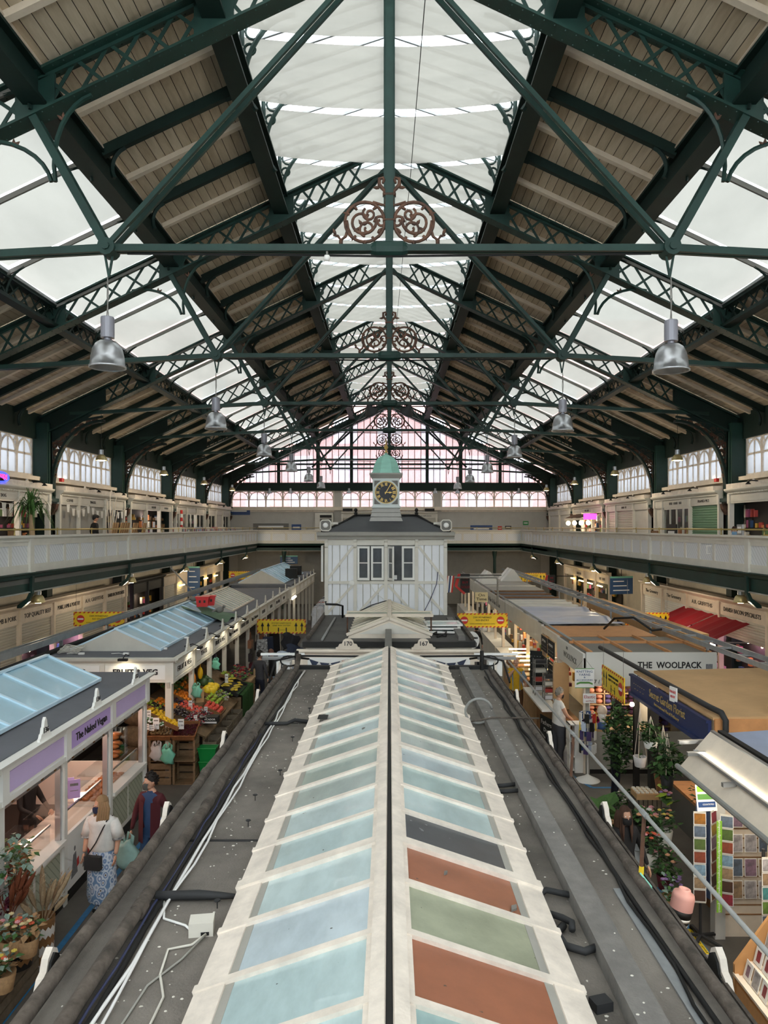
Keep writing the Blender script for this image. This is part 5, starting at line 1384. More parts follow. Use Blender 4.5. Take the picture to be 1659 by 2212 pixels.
# hipped roof
HZ = H0 + 0.2
rf = MB()
e = [(-1.82, -0.1, HZ), (1.82, -0.1, HZ), (1.82, 3.5, HZ), (-1.82, 3.5, HZ), (-0.95, 1.75, HZ + 0.5), (0.95, 1.75, HZ + 0.5)]
rf.add(e, [(0, 1, 5, 4), (2, 3, 4, 5), (1, 2, 5), (3, 0, 4), (3, 2, 1, 0)])
RF = O('roof', rf, 'roofslate', CA)
for sd in (-1, 1):
 O('hip_capping', MB().tube([(sd * 1.84, -0.1, HZ + 0.02), (sd * 1.3, 1.0, HZ + 0.3), (sd * 0.95, 1.75, HZ + 0.53)], 0.035, 6), 'black', RF)
 O('finial', MB().lathe([(0.05, 0), (0.05, 0.1), (0.08, 0.11), (0.03, 0.14), (0.05, 0.17), (0.06, 0.21), (0.04, 0.25), (0.0, 0.27)], (sd * 0.95, 1.75, HZ + 0.48), 10), 'black', RF)
O('ridge_capping', MB().tube([(-0.95, 1.75, HZ + 0.52), (0.95, 1.75, HZ + 0.52)], 0.035, 6), 'black', RF)
# turret
TU = O('turret_base', MB().box(-0.36, 0.36, 1.25, 2.0, HZ + 0.05, HZ + 0.8), 'grey_paint', CA)
for i in range(5):
 t0, t1 = i / 5, (i + 1) / 5
 w0 = 0.59 - 0.17 * t0 ** 0.8; w1 = 0.575 - 0.17 * t1 ** 0.8
 z0 = HZ + 0.06 + 0.68 * t0; z1 = HZ + 0.06 + 0.68 * t1 - 0.012
 m = MB(); cy = 1.62
 vs = [(-w0, cy - w0, z0), (w0, cy - w0, z0), (w0, cy + w0, z0), (-w0, cy + w0, z0), (-w1, cy - w1, z1), (w1, cy - w1, z1), (w1, cy + w1, z1), (-w1, cy + w1, z1)]
 m.add(vs, [(0, 3, 2, 1), (4, 5, 6, 7), (0, 1, 5, 4), (1, 2, 6, 5), (2, 3, 7, 6), (3, 0, 4, 7)])
 O('weatherboard', m, 'turret_grey', TU)
zc = HZ + 0.74
CB = O('clock_case', MB().box(-0.41, 0.41, 1.21, 2.03, zc, zc + 0.9), 'case_pale', CA)
O('base_moulding', MB().box(-0.44, 0.44, 1.18, 2.06, zc, zc + 0.06), 'case_pale', CB)
DZ, DY = zc + 0.47, 1.2
for sx in (-1, 1):
 for sz in (-1, 1):
  O('corner_panel', MB().prism([(sx * 0.36, DZ + sz * 0.36), (sx * 0.16, DZ + sz * 0.36), (sx * 0.27, DZ + sz * 0.27), (sx * 0.36, DZ + sz * 0.16)], 'y', DY - 0.005, DY + 0.02), 'mid_grey', CB)
def disc(name, r, y0, y1, m, parent, n=40, r0=0):
 mb = MB()
 if r0:
  vs = []; fs = []
  for k in range(n):
   a = 2 * PI * k / n
   for rr, yy in ((r0, y0), (r, y0), (r, y1), (r0, y1)):
    vs.append((rr * math.cos(a), yy, DZ + rr * math.sin(a)))
  for k in range(n):
   a, b = k * 4, ((k + 1) % n) * 4
   for q in range(4): fs.append((a + q, b + q, b + (q + 1) % 4, a + (q + 1) % 4))
  mb.add(vs, fs)
 else:
  mb.prism([(r * math.cos(2 * PI * k / n), DZ + r * math.sin(2 * PI * k / n)) for k in range(n)], 'y', y0, y1)
 return O(name, mb, m, parent)
DI = disc('clock_dial', 0.34, DY - 0.02, DY + 0.01, 'dial_black', CB)
disc('bezel', 0.375, DY - 0.03, DY + 0.01, 'case_pale', CB, r0=0.345)
disc('gilt_ring', 0.338, DY - 0.026, DY - 0.018, 'gold', DI, r0=0.322)
tk = MB()
for k in range(60):
 a = 2 * PI * k / 60; c, s = math.cos(a), math.sin(a)
 tk.beam((0.3 * c, DY - 0.024, DZ + 0.3 * s), (0.324 * c, DY - 0.024, DZ + 0.324 * s), 0.006, 0.006)
O('minute_marks', tk, 'gold', DI, kind='stuff')
for k, s in enumerate(('XII', 'I', 'II', 'III', 'IIII', 'V', 'VI', 'VII', 'VIII', 'IX', 'X', 'XI')):
 a = PI / 2 - 2 * PI * k / 12
 cu = text(s, (0.245 * math.cos(a), DY - 0.022, DZ + 0.245 * math.sin(a)), 0.125, 0, 'gold', DI, width=0.08 if len(s) > 1 else 0.024, bold=0.004)
 cu.rotation_euler = (Matrix.Rotation(-(2 * PI * k / 12), 4, 'Y').inverted() @ Matrix.Rotation(PI / 2, 4, 'X')).to_euler() if False else (Matrix.Rotation(2 * PI * k / 12, 4, 'Y') @ Matrix.Rotation(PI / 2, 4, 'X')).to_euler()
O('hour_hand', MB().prism([(-0.04, DZ - 0.012), (0.08, DZ - 0.012), (0.11, DZ - 0.035), (0.15, DZ - 0.02), (0.2, DZ - 0.004), (0.2, DZ), (0.15, DZ + 0.014), (0.11, DZ + 0.025), (0.08, DZ + 0.008), (-0.04, DZ + 0.01)], 'y', DY - 0.034, DY - 0.028), 'gold', DI)
O('minute_hand', MB().beam((-0.03, DY - 0.038, DZ - 0.05), (0.135, DY - 0.038, DZ + 0.235), 0.005, 0.028, up=(0, 0, 1), taper=0.5), 'gold', DI)
zt = zc + 0.9
O('turret_cornice', MB().lathe([(0.6, 0), (0.63, 0.03), (0.68, 0.08), (0.72, 0.12), (0.72, 0.16), (0.0, 0.17)], (0, 1.62, zt), 4).xf(Matrix.Translation((0, 1.62, 0)) @ Matrix.Rotation(PI / 4, 4, 'Z') @ Matrix.Translation((0, -1.62, 0))), 'grey_paint', CA)
prof = [(0.62, 0.0), (0.6, 0.02), (0.56, 0.06), (0.53, 0.12), (0.51, 0.2), (0.47, 0.3), (0.41, 0.4), (0.32, 0.49), (0.2, 0.55), (0.1, 0.59), (0.05, 0.64), (0.04, 0.68)]
dm = MB().lathe([(r * 0.82, z) for r, z in prof], (0, 0, 0), 8)
dm.xf(Matrix.Translation((0, 1.62, zt + 0.16)) @ Matrix.Rotation(PI / 8, 4, 'Z'))
DO = O('dome', dm, 'teal', CA, smooth=False)
O('finial', MB().lathe([(0.06, 0), (0.03, 0.05), (0.025, 0.1), (0.05, 0.13), (0.07, 0.17), (0.05, 0.21), (0.02, 0.25), (0.012, 0.42), (0, 0.44)], (0, 1.62, zt + 0.82), 12), 'gold', DO, smooth=True)
# horn loudspeakers on the eaves
for sd in (-1, 1):
 s = E('horn_speaker', (-0.1 + sd * 1.72, 21.15, RZ + HZ + 0.03), label='grey horn loudspeaker on the %s eave of the clock office' % ('left' if sd < 0 else 'right'), cat='loudspeaker')
 c8 = [(0.15, 0.09), (0.09, 0.15), (-0.09, 0.15), (-0.15, 0.09), (-0.15, -0.09), (-0.09, -0.15), (0.09, -0.15), (0.15, -0.09)]
 O('horn_flare', MB().prism([(a, b + 0.17) for a, b in c8], 'y', -0.02, 0.12), 'mid_grey', s)
 O('rim', MB().tube([(a, -0.03, b + 0.17) for a, b in c8 + c8[:1]], 0.02, 5), 'offwhite', s)
 O('driver_cone', MB().ell((0, -0.05, 0.17), (0.08, 0.06, 0.08), 12, 6), 'sign_white', s, smooth=True)
 O('bracket', MB().box(-0.02, 0.02, 0.0, 0.1, 0, 0.05).box(-sd * 0.35, 0, 0.1, 0.14, 0.2, 0.26), 'offwhite', s)
# two big dark bells hung by the third truss are loudspeakers
for sd in (-1, 1):
 s = E('horn_speaker', (PX(803 if sd < 0 else 878, 25.2), 25.0, PZ(893, 25.2)), label='dark flared horn loudspeaker hung from the third tie bar, %s of the scroll' % ('left' if sd < 0 else 'right'), cat='loudspeaker')
 hm = MB().lathe([(0.05, 0.32), (0.07, 0.25), (0.12, 0.15), (0.18, 0.05), (0.24, 0.0), (0.22, 0.005), (0.1, 0.14), (0.03, 0.26)], n=16)
 hm.xf(Matrix.Rotation(sd * 0.5, 4, 'Y') @ Matrix.Rotation(0.7, 4, 'X'))
 O('flare', hm, 'charcoal', s, smooth=True)
 O('bracket', MB().beam((0, 0.1, 0.22), (-sd * 0.05, 0.2, NH - s.location.z), 0.03, 0.03), 'black', s)
# ================================================================ left row of stalls (front plane x = -4.8)
FX = -4.8
EZ = 2.62     # top of fascia
def stall_frame(r, n, w, fascia='white', panels=None, texts=None, crests=None, tsz=0.16, posts_from=0.0):
 """posts, fascia, cornice in local coords (front y=0 facing -y)"""
 L = n * w
 for i in range(n + 1):
  x = i * w
  O('post', MB().box(x - 0.055, x + 0.055, -0.02, 0.09, posts_from, EZ), fascia, r)
  O('post_bracket', MB().prism([(x - 0.055, 2.2), (x - 0.055, 2.0), (x - 0.09, 2.08), (x - 0.16, 2.2)], 'y', 0.0, 0.07).prism([(x + 0.055, 2.2), (x + 0.055, 2.0), (x + 0.09, 2.08), (x + 0.16, 2.2)], 'y', 0.0, 0.07), fascia, r)
  O('fascia_block', MB().box(x - 0.08, x + 0.08, -0.07, 0.1, 2.16, EZ), fascia, r)
 O('fascia', MB().box(0, L, -0.03, 0.06, 2.2, EZ), fascia, r)
 O('fascia_rail', MB().box(0, L, -0.06, 0.06, 2.16, 2.23).box(0, L, -0.06, 0.06, EZ - 0.06, EZ), fascia, r)
 O('cornice', MB().prism([(0.1, EZ), (-0.08, EZ), (-0.1, EZ + 0.03), (-0.17, EZ + 0.06), (-0.19, EZ + 0.1), (0.1, EZ + 0.11)], 'x', -0.1, L + 0.1), fascia, r)
 for i in range(n):
  pm_ = panels[i % len(panels)] if panels else fascia
  p = O('sign_panel', MB().box(i * w + 0.12, (i + 1) * w - 0.12, -0.045, -0.02, 2.27, EZ - 0.09), pm_, r)
  if texts and i < len(texts) and texts[i]:
   text(texts[i], ((i + 0.5) * w, -0.05, 2.4), tsz, 0, 'ink', p, width=min(w * 0.68, len(texts[i]) * tsz * 0.6))
  if crests and i < len(crests) and crests[i] is not None:
   crest(r, (i + 0.5) * w, EZ + 0.1, crests[i], y=-0.12, w=0.34, h=0.3, m=fascia)
 return L
def ridge_light(r, x0, x1, yb0, yb1, zb, zr, bars, m='skylight_blue', fr='white', name='skylight', zl=None):
 """glazed ridge along local x between depth yb0 (front) and yb1 (back)"""
 ym = (yb0 + yb1) / 2
 s = O(name, MB().prism([(yb0 - 0.03, zb - 0.06), (yb1 + 0.03, zb - 0.06), (yb1 + 0.03, zb), (ym, zr - 0.015), (yb0 - 0.03, zb)], 'x', x1 - 0.03, x1 + 0.01), 'grey_white', r)
 O('gable_end', MB().prism([(yb0 - 0.03, zb - 0.06), (yb1 + 0.03, zb - 0.06), (yb1 + 0.03, zb), (ym, zr - 0.015), (yb0 - 0.03, zb)], 'x', x0 - 0.01, x0 + 0.03), 'grey_white', s)
 n = bars
 for i in range(n):
  a = x0 + (x1 - x0) * i / n; b = x0 + (x1 - x0) * (i + 1) / n
  for yy in (yb0, yb1):
   O('pane', MB().add([(a + 0.02, yy, zb), (b - 0.02, yy, zb), (b - 0.02, ym, zr), (a + 0.02, ym, zr)], [(0, 1, 2, 3)]), m, s)
 for i in range(n + 1):
  a = x0 + (x1 - x0) * i / n
  for yy in (yb0 - 0.03, yb1 + 0.03):
   O('glazing_bar', MB().beam((a, yy, zb), (a, ym, zr + 0.01), 0.05, 0.035), fr, s)
 for yy in (yb0 - 0.02, yb1 + 0.02):
  O('edge_rail', MB().beam((x0, yy, zb - 0.01), (x1, yy, zb - 0.01), 0.05, 0.05), fr, s)
 O('ridge_capping', MB().beam((x0, ym, zr + 0.02), (x1, ym, zr + 0.02), 0.08, 0.03), fr, s)
 return s
# ---- vegan stall
VG = E('market_stall', (FX, 7.35, 0), PI / 2, label='white vegan bakery stall with lilac fascia panels and grey roof', cat='stall')
L = stall_frame(VG, 4, 1.8, 'white', ['bluewhite', 'lilac', 'lilac2', 'lilac'], ['', '', 'The Naked Vegan', ''], ['138', '136', '134', '132'], tsz=0.17)
O('roof', MB().box(-0.05, L + 0.05, -0.05, 3.0, EZ + 0.06, EZ + 0.12), 'roofgrey', VG)
ridge_light(VG, -1.0, 6.3, 0.55, 2.45, EZ + 0.18, EZ + 0.6, 9, fr='bar_blue')
O('floor_plinth', MB().box(0, L, 0.0, 2.9, 0, 0.16), 'black', VG)
O('back_wall', MB().box(0, L, 2.85, 2.95, 0, EZ), 'peach', VG)  # pink light inside the stall put into the wall colour
O('end_wall', MB().box(L - 0.03, L + 0.02, 0.1, 2.9, 0, 1.0), 'white', VG)
O('end_wall', MB().box(L - 0.03, L + 0.02, 0.1, 2.9, 2.2, EZ), 'white', VG)
for i in range(4):
 x0 = i * 1.8
 if i != 2:
  lp = O('stall_riser', MB().box(x0 + 0.05, x0 + 1.75, 0.02, 0.06, 0.16, 0.95), 'white', VG)
  for q in range(2):
   xa = x0 + 0.12 + 0.82 * q
   O('riser_panel', MB().box(xa, xa + 0.72, 0.005, 0.03, 0.26, 0.84), 'sage_board', lp)
  O('sill', MB().box(x0 + 0.05, x0 + 1.75, -0.06, 0.15, 0.94, 1.0), 'white', VG)
 O('shutter_rail', MB().box(x0 + 0.06, x0 + 1.74, 0.02, 0.1, 2.06, 2.17), 'alu', VG)
 for q in range(4):
  O('rail_clip', MB().box(x0 + 0.3 + 0.4 * q, x0 + 0.36 + 0.4 * q, 0.012, 0.02, 2.08, 2.12), 'wood', VG)
 O('shutter_guide', MB().box(x0 + 0.06, x0 + 0.1, 0.02, 0.1, 1.0, 2.1), 'alu', VG)
 O('shutter_guide', MB().box(x0 + 1.7, x0 + 1.74, 0.02, 0.1, 1.0, 2.1), 'alu', VG)
# poster of drawn ladies on the counter front
po = O('poster', MB().box(3.66, 5.34, 0.0, 0.05, 0.16, 1.0), 'sign_white', VG)
for (x, s_) in ((3.95, 1.0), (4.35, 0.85), (4.7, 0.95), (5.05, 0.9)):
 d = MB()
 d.prism([(x - 0.05, 0.62), (x + 0.04, 0.64), (x + 0.1 * s_, 0.3), (x - 0.13 * s_, 0.28)], 'y', -0.004, 0.0)
 d.ell((x, -0.002, 0.7), (0.03, 0.003, 0.04), 8, 5)
 O('drawing', d, 'sketch_grey', po)
 O('drawn_bag', MB().prism([(x + 0.08, 0.5), (x + 0.14, 0.52), (x + 0.15, 0.4), (x + 0.07, 0.38)], 'y', -0.005, 0.0), 'red', po)
# counters inside with glass cases
for (xa, xb, lab, kind) in ((0.1, 3.4, 'cake', 0), (3.6, 5.3, 'bun', 1), (5.5, 7.1, 'doughnut', 2)):
 ct = E('display_counter', (FX - 0.12, 7.35 + xa, 0.16), PI / 2, label={'cake': 'glass fronted cake counter beneath the eucalyptus in the vegan stall', 'bun': 'wooden topped counter behind the drawn ladies poster', 'doughnut': 'glass counter of glazed pastries at the far corner of the vegan stall'}[lab], cat='counter')
 w = xb - xa
 O('base', MB().box(0, w, 0.0, 0.75, 0, 0.62), 'charcoal' if kind == 0 else 'white', ct)
 O('shelf', MB().box(0.02, w - 0.02, 0.03, 0.72, 0.62, 0.66), 'pale_shelf', ct)
 O('glass_front', MB().box(0.0, w, 0.005, 0.015, 0.66, 1.12), 'clear_case', ct)
 O('glass_top', MB().box(0.0, w, 0.015, 0.5, 1.1, 1.115), 'clear_case', ct)
 O('trim', MB().box(0, w, -0.005, 0.02, 1.1, 1.125).box(0, w, -0.005, 0.02, 0.62, 0.66), 'alu', ct)
cakes = random.Random(5)
def pastry(kind, x, y, z):
 if kind == 0:
  c = cakes.choice(('cake_cream', 'cake_choc', 'cake_pink'))
  o = O('cake', MB().lathe([(0.075, 0), (0.08, 0.05), (0.07, 0.09), (0.0, 0.1)], n=12), c, None, (x, y, z), label='small round %s cake in the glass case of the vegan stall' % {'cake_cream': 'cream', 'cake_choc': 'chocolate', 'cake_pink': 'pink iced'}[c], cat='cake', group='%s cakes in the vegan glass case' % c[5:], smooth=True)
 else:
  ring = [(0.045 * math.cos(t), 0.045 * math.sin(t), 0.025) for t in [2 * PI * q / 10 for q in range(11)]]
  o = O('doughnut', MB().tube(ring, 0.026, 7), 'glaze', None, (x, y, z), label='golden glazed doughnut in the corner case of the vegan stall', cat='doughnut', group='glazed doughnuts in the corner case', smooth=True)
for c in list(VG.children):
 pass
for i in range(8):
 for j in range(2):
  pastry(0, FX - 0.3 - 0.25 * j, 9.35 + 0.19 * i, 0.82)
for i in range(10):
 for j in range(4):
  pastry(2, FX - 0.24 - 0.13 * j, 12.95 + 0.145 * i, 0.82)
# acrylic tower with buns
ac = E('acrylic_display', (FX - 0.35, 13.9, 1.285), label='clear acrylic three shelf stand of buns on the corner counter', cat='display stand')
O('case', MB().box(-0.17, 0.17, -0.2, 0.2, 0, 0.01).box(-0.17, 0.17, -0.2, 0.2, 0.5, 0.51).box(-0.17, -0.165, -0.2, 0.2, 0, 0.5).box(0.165, 0.17, -0.2, 0.2, 0, 0.5), 'clear_case', ac)
for z in (0.17, 0.34):
 O('shelf', MB().box(-0.16, 0.16, -0.19, 0.19, z, z + 0.01), 'clear_case', ac)
for k in range(3):
 for y in (-0.1, 0.1):
  O('iced_bun', MB().ell((0, 0, 0.04), (0.12, 0.06, 0.05), 10, 6), 'glaze', None, (FX - 0.35, 13.9 + y, 1.3 + 0.17 * k), label='long golden bun on the %s shelf of the acrylic stand' % ('bottom', 'middle', 'top')[k], cat='bun', group='buns in the acrylic stand', smooth=True)
bs = E('bread_shelf', (FX - 2.2, 11.6, 0.16), label='wooden bread shelving at the back of the vegan stall', cat='shelf')
O('case', MB().box(-0.3, 0.3, -1.0, 1.0, 0, 0.9).box(-0.35, -0.3, -1.0, 1.0, 0.9, 2.0), 'wood', bs)
for z in (1.2, 1.6):
 O('shelf', MB().box(-0.3, 0.1, -1.0, 1.0, z, z + 0.03), 'wood_pale', bs)
for i in range(7):
 O('loaf', MB().ell((0, 0, 0.06), (0.1, 0.12, 0.07), 10, 6), 'glaze', None, (FX - 2.2, 10.8 + 0.26 * i, 1.06), label='brown loaf on the bread shelving of the vegan stall', cat='loaf', group='loaves at the back of the vegan stall', smooth=True)
bx = E('price_card', (FX - 0.2, 11.75, 1.29), 0.4, label='lilac printed price cards standing on the vegan counter', cat='card')
O('card', MB().box(-0.09, 0.09, 0, 0.008, 0, 0.3), 'lilac2', bx); O('card_behind', MB().box(-0.19, 0.0, 0.06, 0.068, 0, 0.32), 'lilac', bx)
O('print', MB().box(-0.06, 0.06, -0.002, 0, 0.2, 0.24).box(-0.06, 0.06, -0.002, 0, 0.12, 0.13), 'sketch_grey', bx)
fr_ = E('tilted_frame', (FX - 0.05, 9.9, 1.0), -0.5, label='tilted wooden framed notice on the vegan counter', cat='frame')
O('frame', MB().prism([(-0.02, 0), (0.02, 0), (-0.14, 0.42), (-0.18, 0.42)], 'x', -0.14, 0.14), 'wood', fr_); O('notice', MB().prism([(-0.024, 0.04), (-0.02, 0.04), (-0.16, 0.38), (-0.164, 0.38)], 'x', -0.11, 0.11), 'cake_cream', fr_)
for (y, e) in ((9.6, 26), (11.7, 30), (13.8, 26)):
 ld = bpy.data.lights.new('stall_light', 'POINT'); ld.energy = e; ld.color = (1, 0.62, 0.45); ld.shadow_soft_size = 0.2
 link('stall_light', ld, VG, (y - 7.35, 0.9, 2.1))
# ---- fruit and veg block
FB = E('market_stall', (FX, 16.3, 0), PI / 2, label='long white FRUIT & VEG stall block with grey roof and pale blue skylights', cat='stall')
NB = 10
L = stall_frame(FB, NB, 1.8, 'offwhite', ['white'], ['FRUIT & VEG', 'YEATES', 'FRUIT & VEG', 'Bags & Suitcases', 'IIIIIII IIIII', 'Bags & Suitcases', 'IIIIII', 'IIIII', 'IIII IIII', 'IIII'], [''] * 10, tsz=0.17)
O('roof', MB().box(-0.02, L, -0.05, 2.95, EZ + 0.05, EZ + 0.12), 'roofgrey', FB)
s1 = ridge_light(FB, 0.75, 7.6, 0.5, 2.5, EZ + 0.16, EZ + 0.62, 9, fr='bar_blue')
s2 = ridge_light(FB, 8.6, 12.6, 0.5, 2.5, EZ + 0.16, EZ + 0.62, 10, m='pane_4', fr='cream')
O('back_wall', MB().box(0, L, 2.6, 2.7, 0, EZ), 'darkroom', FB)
# end fascia facing the camera
for x0, x1, tx in ((-2.85, -1.55, 'YEATES'), (-1.5, -0.02, 'FRUIT & VEG')):
 pass
EF = E('end_fascia', (FX - 2.95, 16.27, 0), label='white lit FRUIT & VEG end fascia facing the camera', cat='sign')
O('board', MB().box(0, 2.95, -0.02, 0.03, 2.18, EZ + 0.02), 'offwhite', EF)
O('cornice', MB().prism([(0.03, EZ), (-0.06, EZ), (-0.12, EZ + 0.05), (-0.14, EZ + 0.1), (0.03, EZ + 0.11)], 'x', -0.1, 3.08), 'offwhite', EF)
for xa, xb, tx, wd in ((0.05, 1.4, 'YEATES', 0.75), (1.52, 2.85, 'FRUIT & VEG', 0.98)):
 p = O('sign_panel', MB().box(xa, xb, -0.04, -0.01, 2.25, EZ - 0.06), 'white', EF)
 text(tx, ((xa + xb) / 2, -0.046, 2.41), 0.17, 0, 'ink', p, width=wd, bold=0.006)
O('post', MB().box(2.84, 2.98, -0.05, 0.1, 0, EZ), 'offwhite', EF)
O('post', MB().box(1.41, 1.51, -0.03, 0.06, 2.18, EZ), 'offwhite', EF)
def floodlight(loc, rz, label):
 f = E('clip_floodlight', loc, rz, label=label, cat='light', group='black floodlights clipped to the fruit fascia')
 O('arm', MB().tube([(0, 0.15, 0), (0, -0.05, 0.06), (0, -0.2, 0.0)], 0.012, 5), 'black', f)
 O('lamp_body', MB().cbox((0, -0.22, -0.03), (0.2, 0.09, 0.05)), 'black', f)
 O('lamp_face', MB().cbox((0, -0.2, -0.058), (0.16, 0.06, 0.006)), 'bulb_on', f)
 ld = bpy.data.lights.new('flood_light', 'SPOT'); ld.energy = 5; ld.color = (1, 0.9, 0.68); ld.spot_size = 2.0; ld.shadow_soft_size = 0.05
 o = link('flood_light', ld, f, (0, -0.25, -0.07), (0.5, 0, 0))
 return f
for i, x in enumerate((0.25, 2.0)):
 floodlight((FX - 2.95 + x, 16.2, EZ + 0.14), 0, 'black floodlight over the end fascia, %s' % ('above the word YEATES' if i == 0 else 'above FRUIT & VEG'))
for i in range(4):
 floodlight((FX + 0.08, 17.6 + 1.8 * i, EZ + 0.14), PI / 2, 'black floodlight on the aisle fascia, %s from the end sign' % ORD[i + 1])
for i, (x, y) in enumerate(((-6.9, 16.6), (-5.9, 16.6), (-5.25, 17.3), (-5.2, 19.0), (-5.2, 20.8))):
 O('adaptor_box', MB().box(-0.06, 0.06, -0.03, 0.03, 0, 0.04).tube([(-0.06, 0, 0.01), (-0.2, 0.1, 0.01), (-0.35, 0.05, 0.01)], 0.008, 4), 'white', None, (x, y, EZ + 0.12), label='small white adaptor on the fruit stall roof, %s from the end sign' % ORD[i + 1], cat='adaptor', group='white adaptors on the fruit stall roof')
cb = E('cable_coil', (-7.25, 16.75, EZ + 0.13), label='tangled coil of pale cable on the fruit roof corner', cat='cable')
q = random.Random(9)
for k in range(5):
 O('turn', MB().tube([((0.22 + 0.04 * q.random()) * math.cos(t) + 0.03 * k, (0.16) * math.sin(t), 0.03 + 0.03 * k + 0.02 * math.sin(3 * t)) for t in [2 * PI * j / 16 for j in range(17)]], 0.01, 4), 'grey_white', cb)
# tarp and red crates on the skylight
tp = E('tarpaulin', (FX - 0.9, 22.9, EZ + 0.3), label='green tarpaulin draped over the fruit skylight under red crates', cat='tarpaulin')
O('sheet', MB().grid(lambda u, v: (-0.65 + 1.5 * u, -0.85 + 1.7 * v, 0.26 - 0.42 * u + 0.05 * math.sin(9 * v + 4 * u) + 0.02), 12, 10), 'tarp', tp, smooth=True)
for i, (dx, dy) in enumerate(((0, 0), (0.12, 0.35))):
 c = E('red_crate', (FX - 0.95 + dx, 22.8 + dy, EZ + 0.53), 0.15, label='bright red plastic crate on the tarpaulin, %s one' % ('front' if i == 0 else 'rear'), cat='crate', group='red crates on the tarpaulin')
 O('body', MB().prism([(-0.16, 0), (0.16, 0), (0.19, 0.28), (-0.19, 0.28)], 'y', -0.13, 0.13), 'red_plastic', c)
 O('rim', MB().box(-0.21, 0.21, -0.15, 0.15, 0.27, 0.31), 'red_plastic', c)
 for xx in (-0.07, 0.07):
  O('slot', MB().box(xx - 0.03, xx + 0.03, -0.135, -0.128, 0.12, 0.2), 'darkroom', c)
for i, (x, y) in enumerate(((FX - 1.35, 23.3), (FX - 0.35, 22.5))):
 m = MB().ell((0, 0, 0.1), (0.14, 0.08, 0.09), 8, 6).ell((0.14, 0, 0.19), 0.05, 8, 5).tube([(-0.12, 0, 0.1), (-0.26, 0, 0.06)], [0.05, 0.015], 5)
 O('pigeon', m, 'mid_grey', None, (x, y, EZ + (0.62 if i == 0 else 0.36)), 0.7, label='grey pigeon %s the red crates' % ('behind' if i == 0 else 'in front of'), cat='bird', smooth=True)
# ---- third block of the left row
TB = E('market_stall', (FX + 0.05, 35.4, 0), PI / 2, label='far cream stall block with pale blue skylight beyond the fruit stalls', cat='stall')
L = stall_frame(TB, 6, 1.8, 'offwhite', ['white'], ['', '', '', '', '', ''], [''] * 6, tsz=0.17)
O('roof', MB().box(-0.02, L, -0.05, 2.95, EZ + 0.05, EZ + 0.2), 'roofgrey', TB)
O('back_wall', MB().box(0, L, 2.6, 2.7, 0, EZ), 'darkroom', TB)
ridge_light(TB, 0.8, 8.6, 0.4, 2.6, EZ + 0.25, EZ + 0.85, 11, fr='bar_blue')
O('end_board', MB().box(0, 0.05, 0.0, 2.9, 2.15, EZ + 0.1), 'grey_white', TB)
O('striplight', MB().box(0.1, 1.6, -0.12, -0.06, 2.1, 2.16), 'tube_on', TB)
for i, (y, z) in enumerate(((38.6, EZ + 0.3), (40.4, EZ + 0.35))):
 O('speaker_box', MB().box(-0.3, 0.3, -0.2, 0.2, 0, 0.5), 'black', None, (FX - 0.3 - 0.5 * i * 0, y, z), label='black box on the far left stall roof, %s' % ('nearer' if i == 0 else 'farther'), cat='box')
# ---- galvanised cable tray behind the left row
ct = E('cable_tray', (-7.95, 8.0, 2.72), label='galvanised cable tray running behind the left stalls', cat='cable tray')
O('channel', MB().box(-0.08, 0.08, 0, 38, 0.15, 0.17).box(0.07, 0.085, 0, 38, 0.15, 0.3).box(-0.085, -0.07, 0, 38, 0.15, 0.3), 'galv', ct)
for k in range(13):
 O('leg', MB().box(-0.03, 0.03, 1.2 + 2.9 * k, 1.28 + 2.9 * k, -0.08, 0.16), 'galv', ct)
run('black_pipe', [(-7.6, 8.0, EZ + 0.16), (-7.6, 46, EZ + 0.16)], 0.06, 'black', 'black pipe beside the cable tray behind the left stalls')
O('back_gutter', MB().box(-8.05, -7.72, 8, 46, 2.4, 2.62), 'charcoal', label='dark gutter along the back of the left stalls', cat='gutter')
